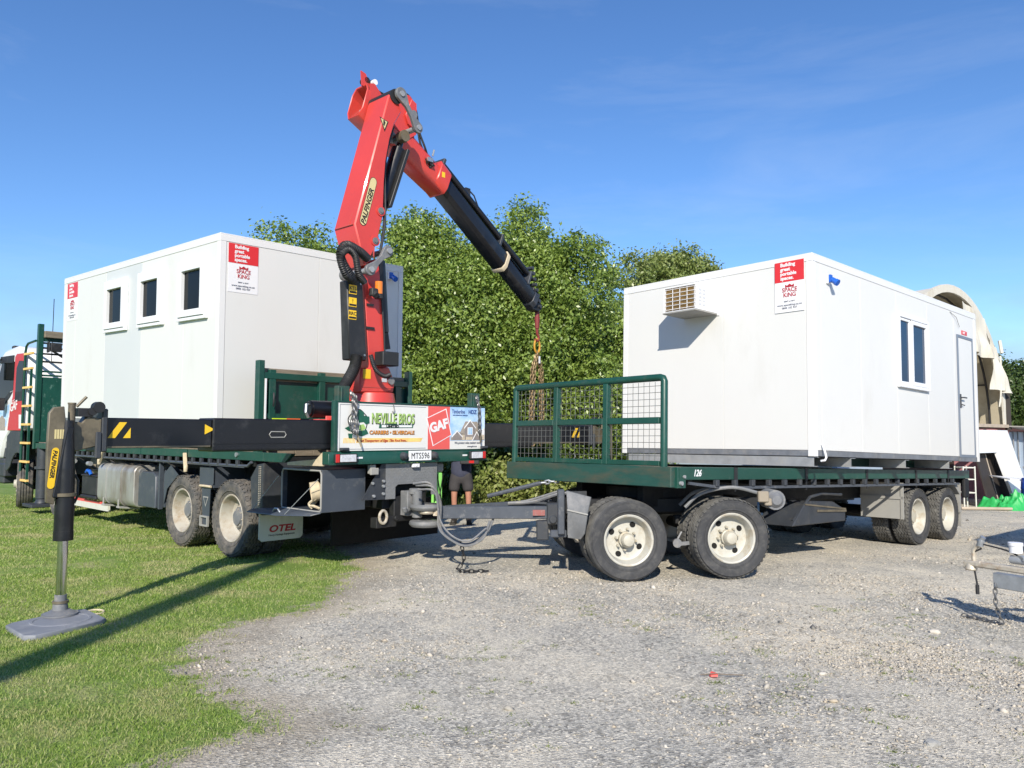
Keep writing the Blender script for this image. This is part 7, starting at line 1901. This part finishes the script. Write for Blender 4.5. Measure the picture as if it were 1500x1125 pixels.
# ------------------------------------------------------------------ boat-trailer drawbar at the right edge
bt = thing('small_trailer', 'galvanised trailer drawbar with a ball coupling and winch post at the right edge', 'trailer', at=(4.05, 6.87, gz(4.05, 6.87)))
g0 = gz(4.05, 6.87)
D0 = Vector((4.06, 6.82, g0 + .42)); DD = Vector((.45, -.89, 0)).normalized(); DU = Vector((0, 0, 1))
def dp(s, u=0.0, lat=0.0): return D0 + DD * s + DU * u + Vector((-DD.y, DD.x, 0)) * lat
part('drawbar', MB().beam(dp(.16, -.05), dp(2.6, -.05), .075, .125).beam(dp(1.6, -.05, .1), dp(3.4, -.05, .8), .06, .1).beam(dp(1.6, -.05, -.1), dp(3.4, -.05, -.8), .06, .1), 'galv', bt, bevel=.006)
cpm = MB(); cpm.beam(dp(.0, .06), dp(.50, .06), .075, .05); cpm.cyl(dp(-.05, .0), dp(-.05, .07), .055, 16, .035); cpm.beam(dp(-.1, .05), dp(.06, .07), .07, .05)
part('coupling', cpm, 'coupling_rust', bt, bevel=.012)
part('coupling_tongue', MB().beam(dp(.48, .06), dp(.85, .05), .06, .05), 'galv', bt, bevel=.006)
part('coupling_lever', MB().tube(arcpts([dp(-.02, .08), dp(-.02, .17), dp(.02, .22), dp(.06, .22)]), .018, 8), 'coupling_rust', bt)
part('breakaway_cap', MB().cyl(dp(.04, .22), dp(.05, .27), .028, 12).cyl(dp(.05, .27), dp(.07, .30), .022, 12), 'galv', bt)
part('plug_lead', MB().tube(arcpts([dp(.05, .20), dp(-.03, .14), dp(-.02, .02), dp(.0, -.12)]), .008, 6).cyl(dp(.0, -.12), dp(.0, -.20), .016, 8).tube(arcpts([dp(.05, .24), dp(.3, .20), dp(.5, .10), dp(.7, .06)]), .007, 6), 'black_plastic', bt)
part('bracket_post', MB().beam(dp(.50, .02), dp(.50, .24), .05, .05).box(*[c for c in (dp(.33).x, dp(.47).x, dp(.4).y - .05, dp(.4).y + .05, g0 + .56, g0 + .60)]), 'galv', bt, bevel=.008)
part('fluid_cap', MB().cyl(dp(.34, .20), dp(.34, .26), .05, 16).cyl(dp(.34, .26), dp(.34, .285), .056, 16), 'ink_white', bt)
part('cylinder', MB().cyl(dp(.30, .14), dp(.62, .14), .035, 12), 'galv_dull', bt)
part('winch_post', MB().tube(arcpts([dp(.78, .02), dp(.80, .16), dp(.86, .28), dp(.98, .36)]), .026, 8).beam(dp(.55, .14), dp(.82, .14), .03, .03), 'galv', bt)
part('winch_strap', MB().tube(arcpts([dp(.98, .36), dp(1.1, .42), dp(1.25, .50)]), .03, 6), 'black_plastic', bt)
part('handle', MB().tube([dp(.6, .1, -.03), dp(.72, .1, -.06), dp(.78, .12, -.06)], .016, 6), 'galv', bt)
part('safety_chain', MB().chain([dp(.18, -.08, -.04), dp(.18, -.25, -.045), tuple(Vector((dp(.19).x, dp(.19).y - .02, g0 + .01)))], .04, .0055, .014), 'steel_chain', bt)
part('safety_chain', MB().chain([tuple(Vector((dp(.19).x, dp(.19).y - .02, g0 + .01))), tuple(Vector((dp(.1).x - .05, dp(.1).y + .08, g0 + .015))), tuple(Vector((dp(.1).x - .12, dp(.1).y + .2, g0 + .015)))], .04, .0055, .014), 'steel_chain', bt)
part('jockey_stand', MB().cyl(dp(.92, -.1, -.08), Vector((dp(.92, 0, -.08).x, dp(.92, 0, -.08).y, g0 + .06)), .03, 12).cyl(Vector((dp(.92, 0, -.08).x - .03, dp(.92, 0, -.08).y, g0 + .07)), Vector((dp(.92, 0, -.08).x + .03, dp(.92, 0, -.08).y, g0 + .07)), .07, 14), 'galv', bt)
for s, l in ((3.2, -.85), (3.2, .85)):
    cc = dp(s, 0, l); cc.z = g0 + .30
    part('wheel', MB().cyl(cc - Vector((-DD.y, DD.x, 0)) * .09, cc + Vector((-DD.y, DD.x, 0)) * .09, .30, 24), 'rubber', bt, bevel=.02)

# third cabin standing out of frame to the right (its corner throws the shadow beside the trailer wheels)
C3 = frame((7.35, 8.6, gz(7.35, 8.6)), ((0.75442, -0.65598, 0), (0.65561, 0.75478, 0), (0, 0, 1)))
c3 = thing('portable_cabin', 'white portable cabin standing on the ground beyond the right edge', 'cabin', C3, group='white portable cabins')
part('core', MB().box(0.02, 5.0, -4.0, -.02, .12, 2.5), 'trim_white', c3)
part('roof', MB().box(-.01, 5.02, -4.02, .01, 2.5, 2.58), 'trim_white', c3, bevel=.005)
for k in range(4): part('wall_panel', MB().box(.08 + k * 1.22, 1.29 + k * 1.22, -.02, .0, .15, 2.47), 'panel_white', c3)
for k in range(3): part('wall_panel', MB().box(.0, .02, -3.9 + k * 1.28, -2.63 + k * 1.28, .15, 2.47), 'panel_white', c3)
part('base_rail', MB().box(.0, 5.0, -4.0, .0, .0, .12), 'sill_steel', c3)
# utility pole behind the camera, whose shadow crosses the lawn
up_ = thing('utility_pole', 'timber utility pole standing behind the camera on the left', 'pole', at=(-4.24, -6.0, 0))
part('shaft', MB().cyl((-4.24, -6.0, 0), (-4.24, -6.0, 9.6), .18, 18, .15), 'pole_timber', up_)

# ------------------------------------------------------------------ litter on the gravel
g0 = gz(1.30, 5.06)
lt = thing('plastic_scrap', 'scrap of red plastic with a dark twig on the gravel', 'litter', at=(1.30, 5.10, g0))
part('scrap', MB().prism([(1.285, 5.09, g0 + .012), (1.325, 5.08, g0 + .016), (1.335, 5.13, g0 + .012), (1.30, 5.15, g0 + .02), (1.28, 5.12, g0 + .012)], (.004, .002, .012)), 'litter_red', lt)
part('twig', MB().tube(arcpts([(1.22, 5.11, g0 + .02), (1.31, 5.10, g0 + .03), (1.40, 5.11, g0 + .022), (1.50, 5.12, g0 + .016)]), .004, 5), 'bark', lt)
def rock(label, x, y, s, seed):
    r = random.Random(seed); z = float(surf_z(np.array([x]), np.array([y]))[0])
    bm = bmesh.new(); bmesh.ops.create_icosphere(bm, subdivisions=2, radius=s)
    for v in bm.verts:
        f = 1 + r.uniform(-.16, .16); v.co = Vector((v.co.x * 1.25 * f, v.co.y * .9 * f, v.co.z * .6 * f))
    me = bpy.data.meshes.new('loose_rock'); bm.to_mesh(me); bm.free(); me.materials.append(MATS['flap_grey'] if seed % 2 else MATS['stone'])
    o = bpy.data.objects.new('loose_rock', me); COL.objects.link(o); o.location = (x, y, z + s * .3)
    tag(o, label, 'rock')
rock('dark angular rock at the lower right of the gravel', 2.13, 4.02, .032, 1)
rock('pale rock on the gravel below the drawbar shadow', 3.42, 6.35, .035, 2)
rock('small grey rock in the middle of the gravel', 2.05, 5.2, .022, 4)
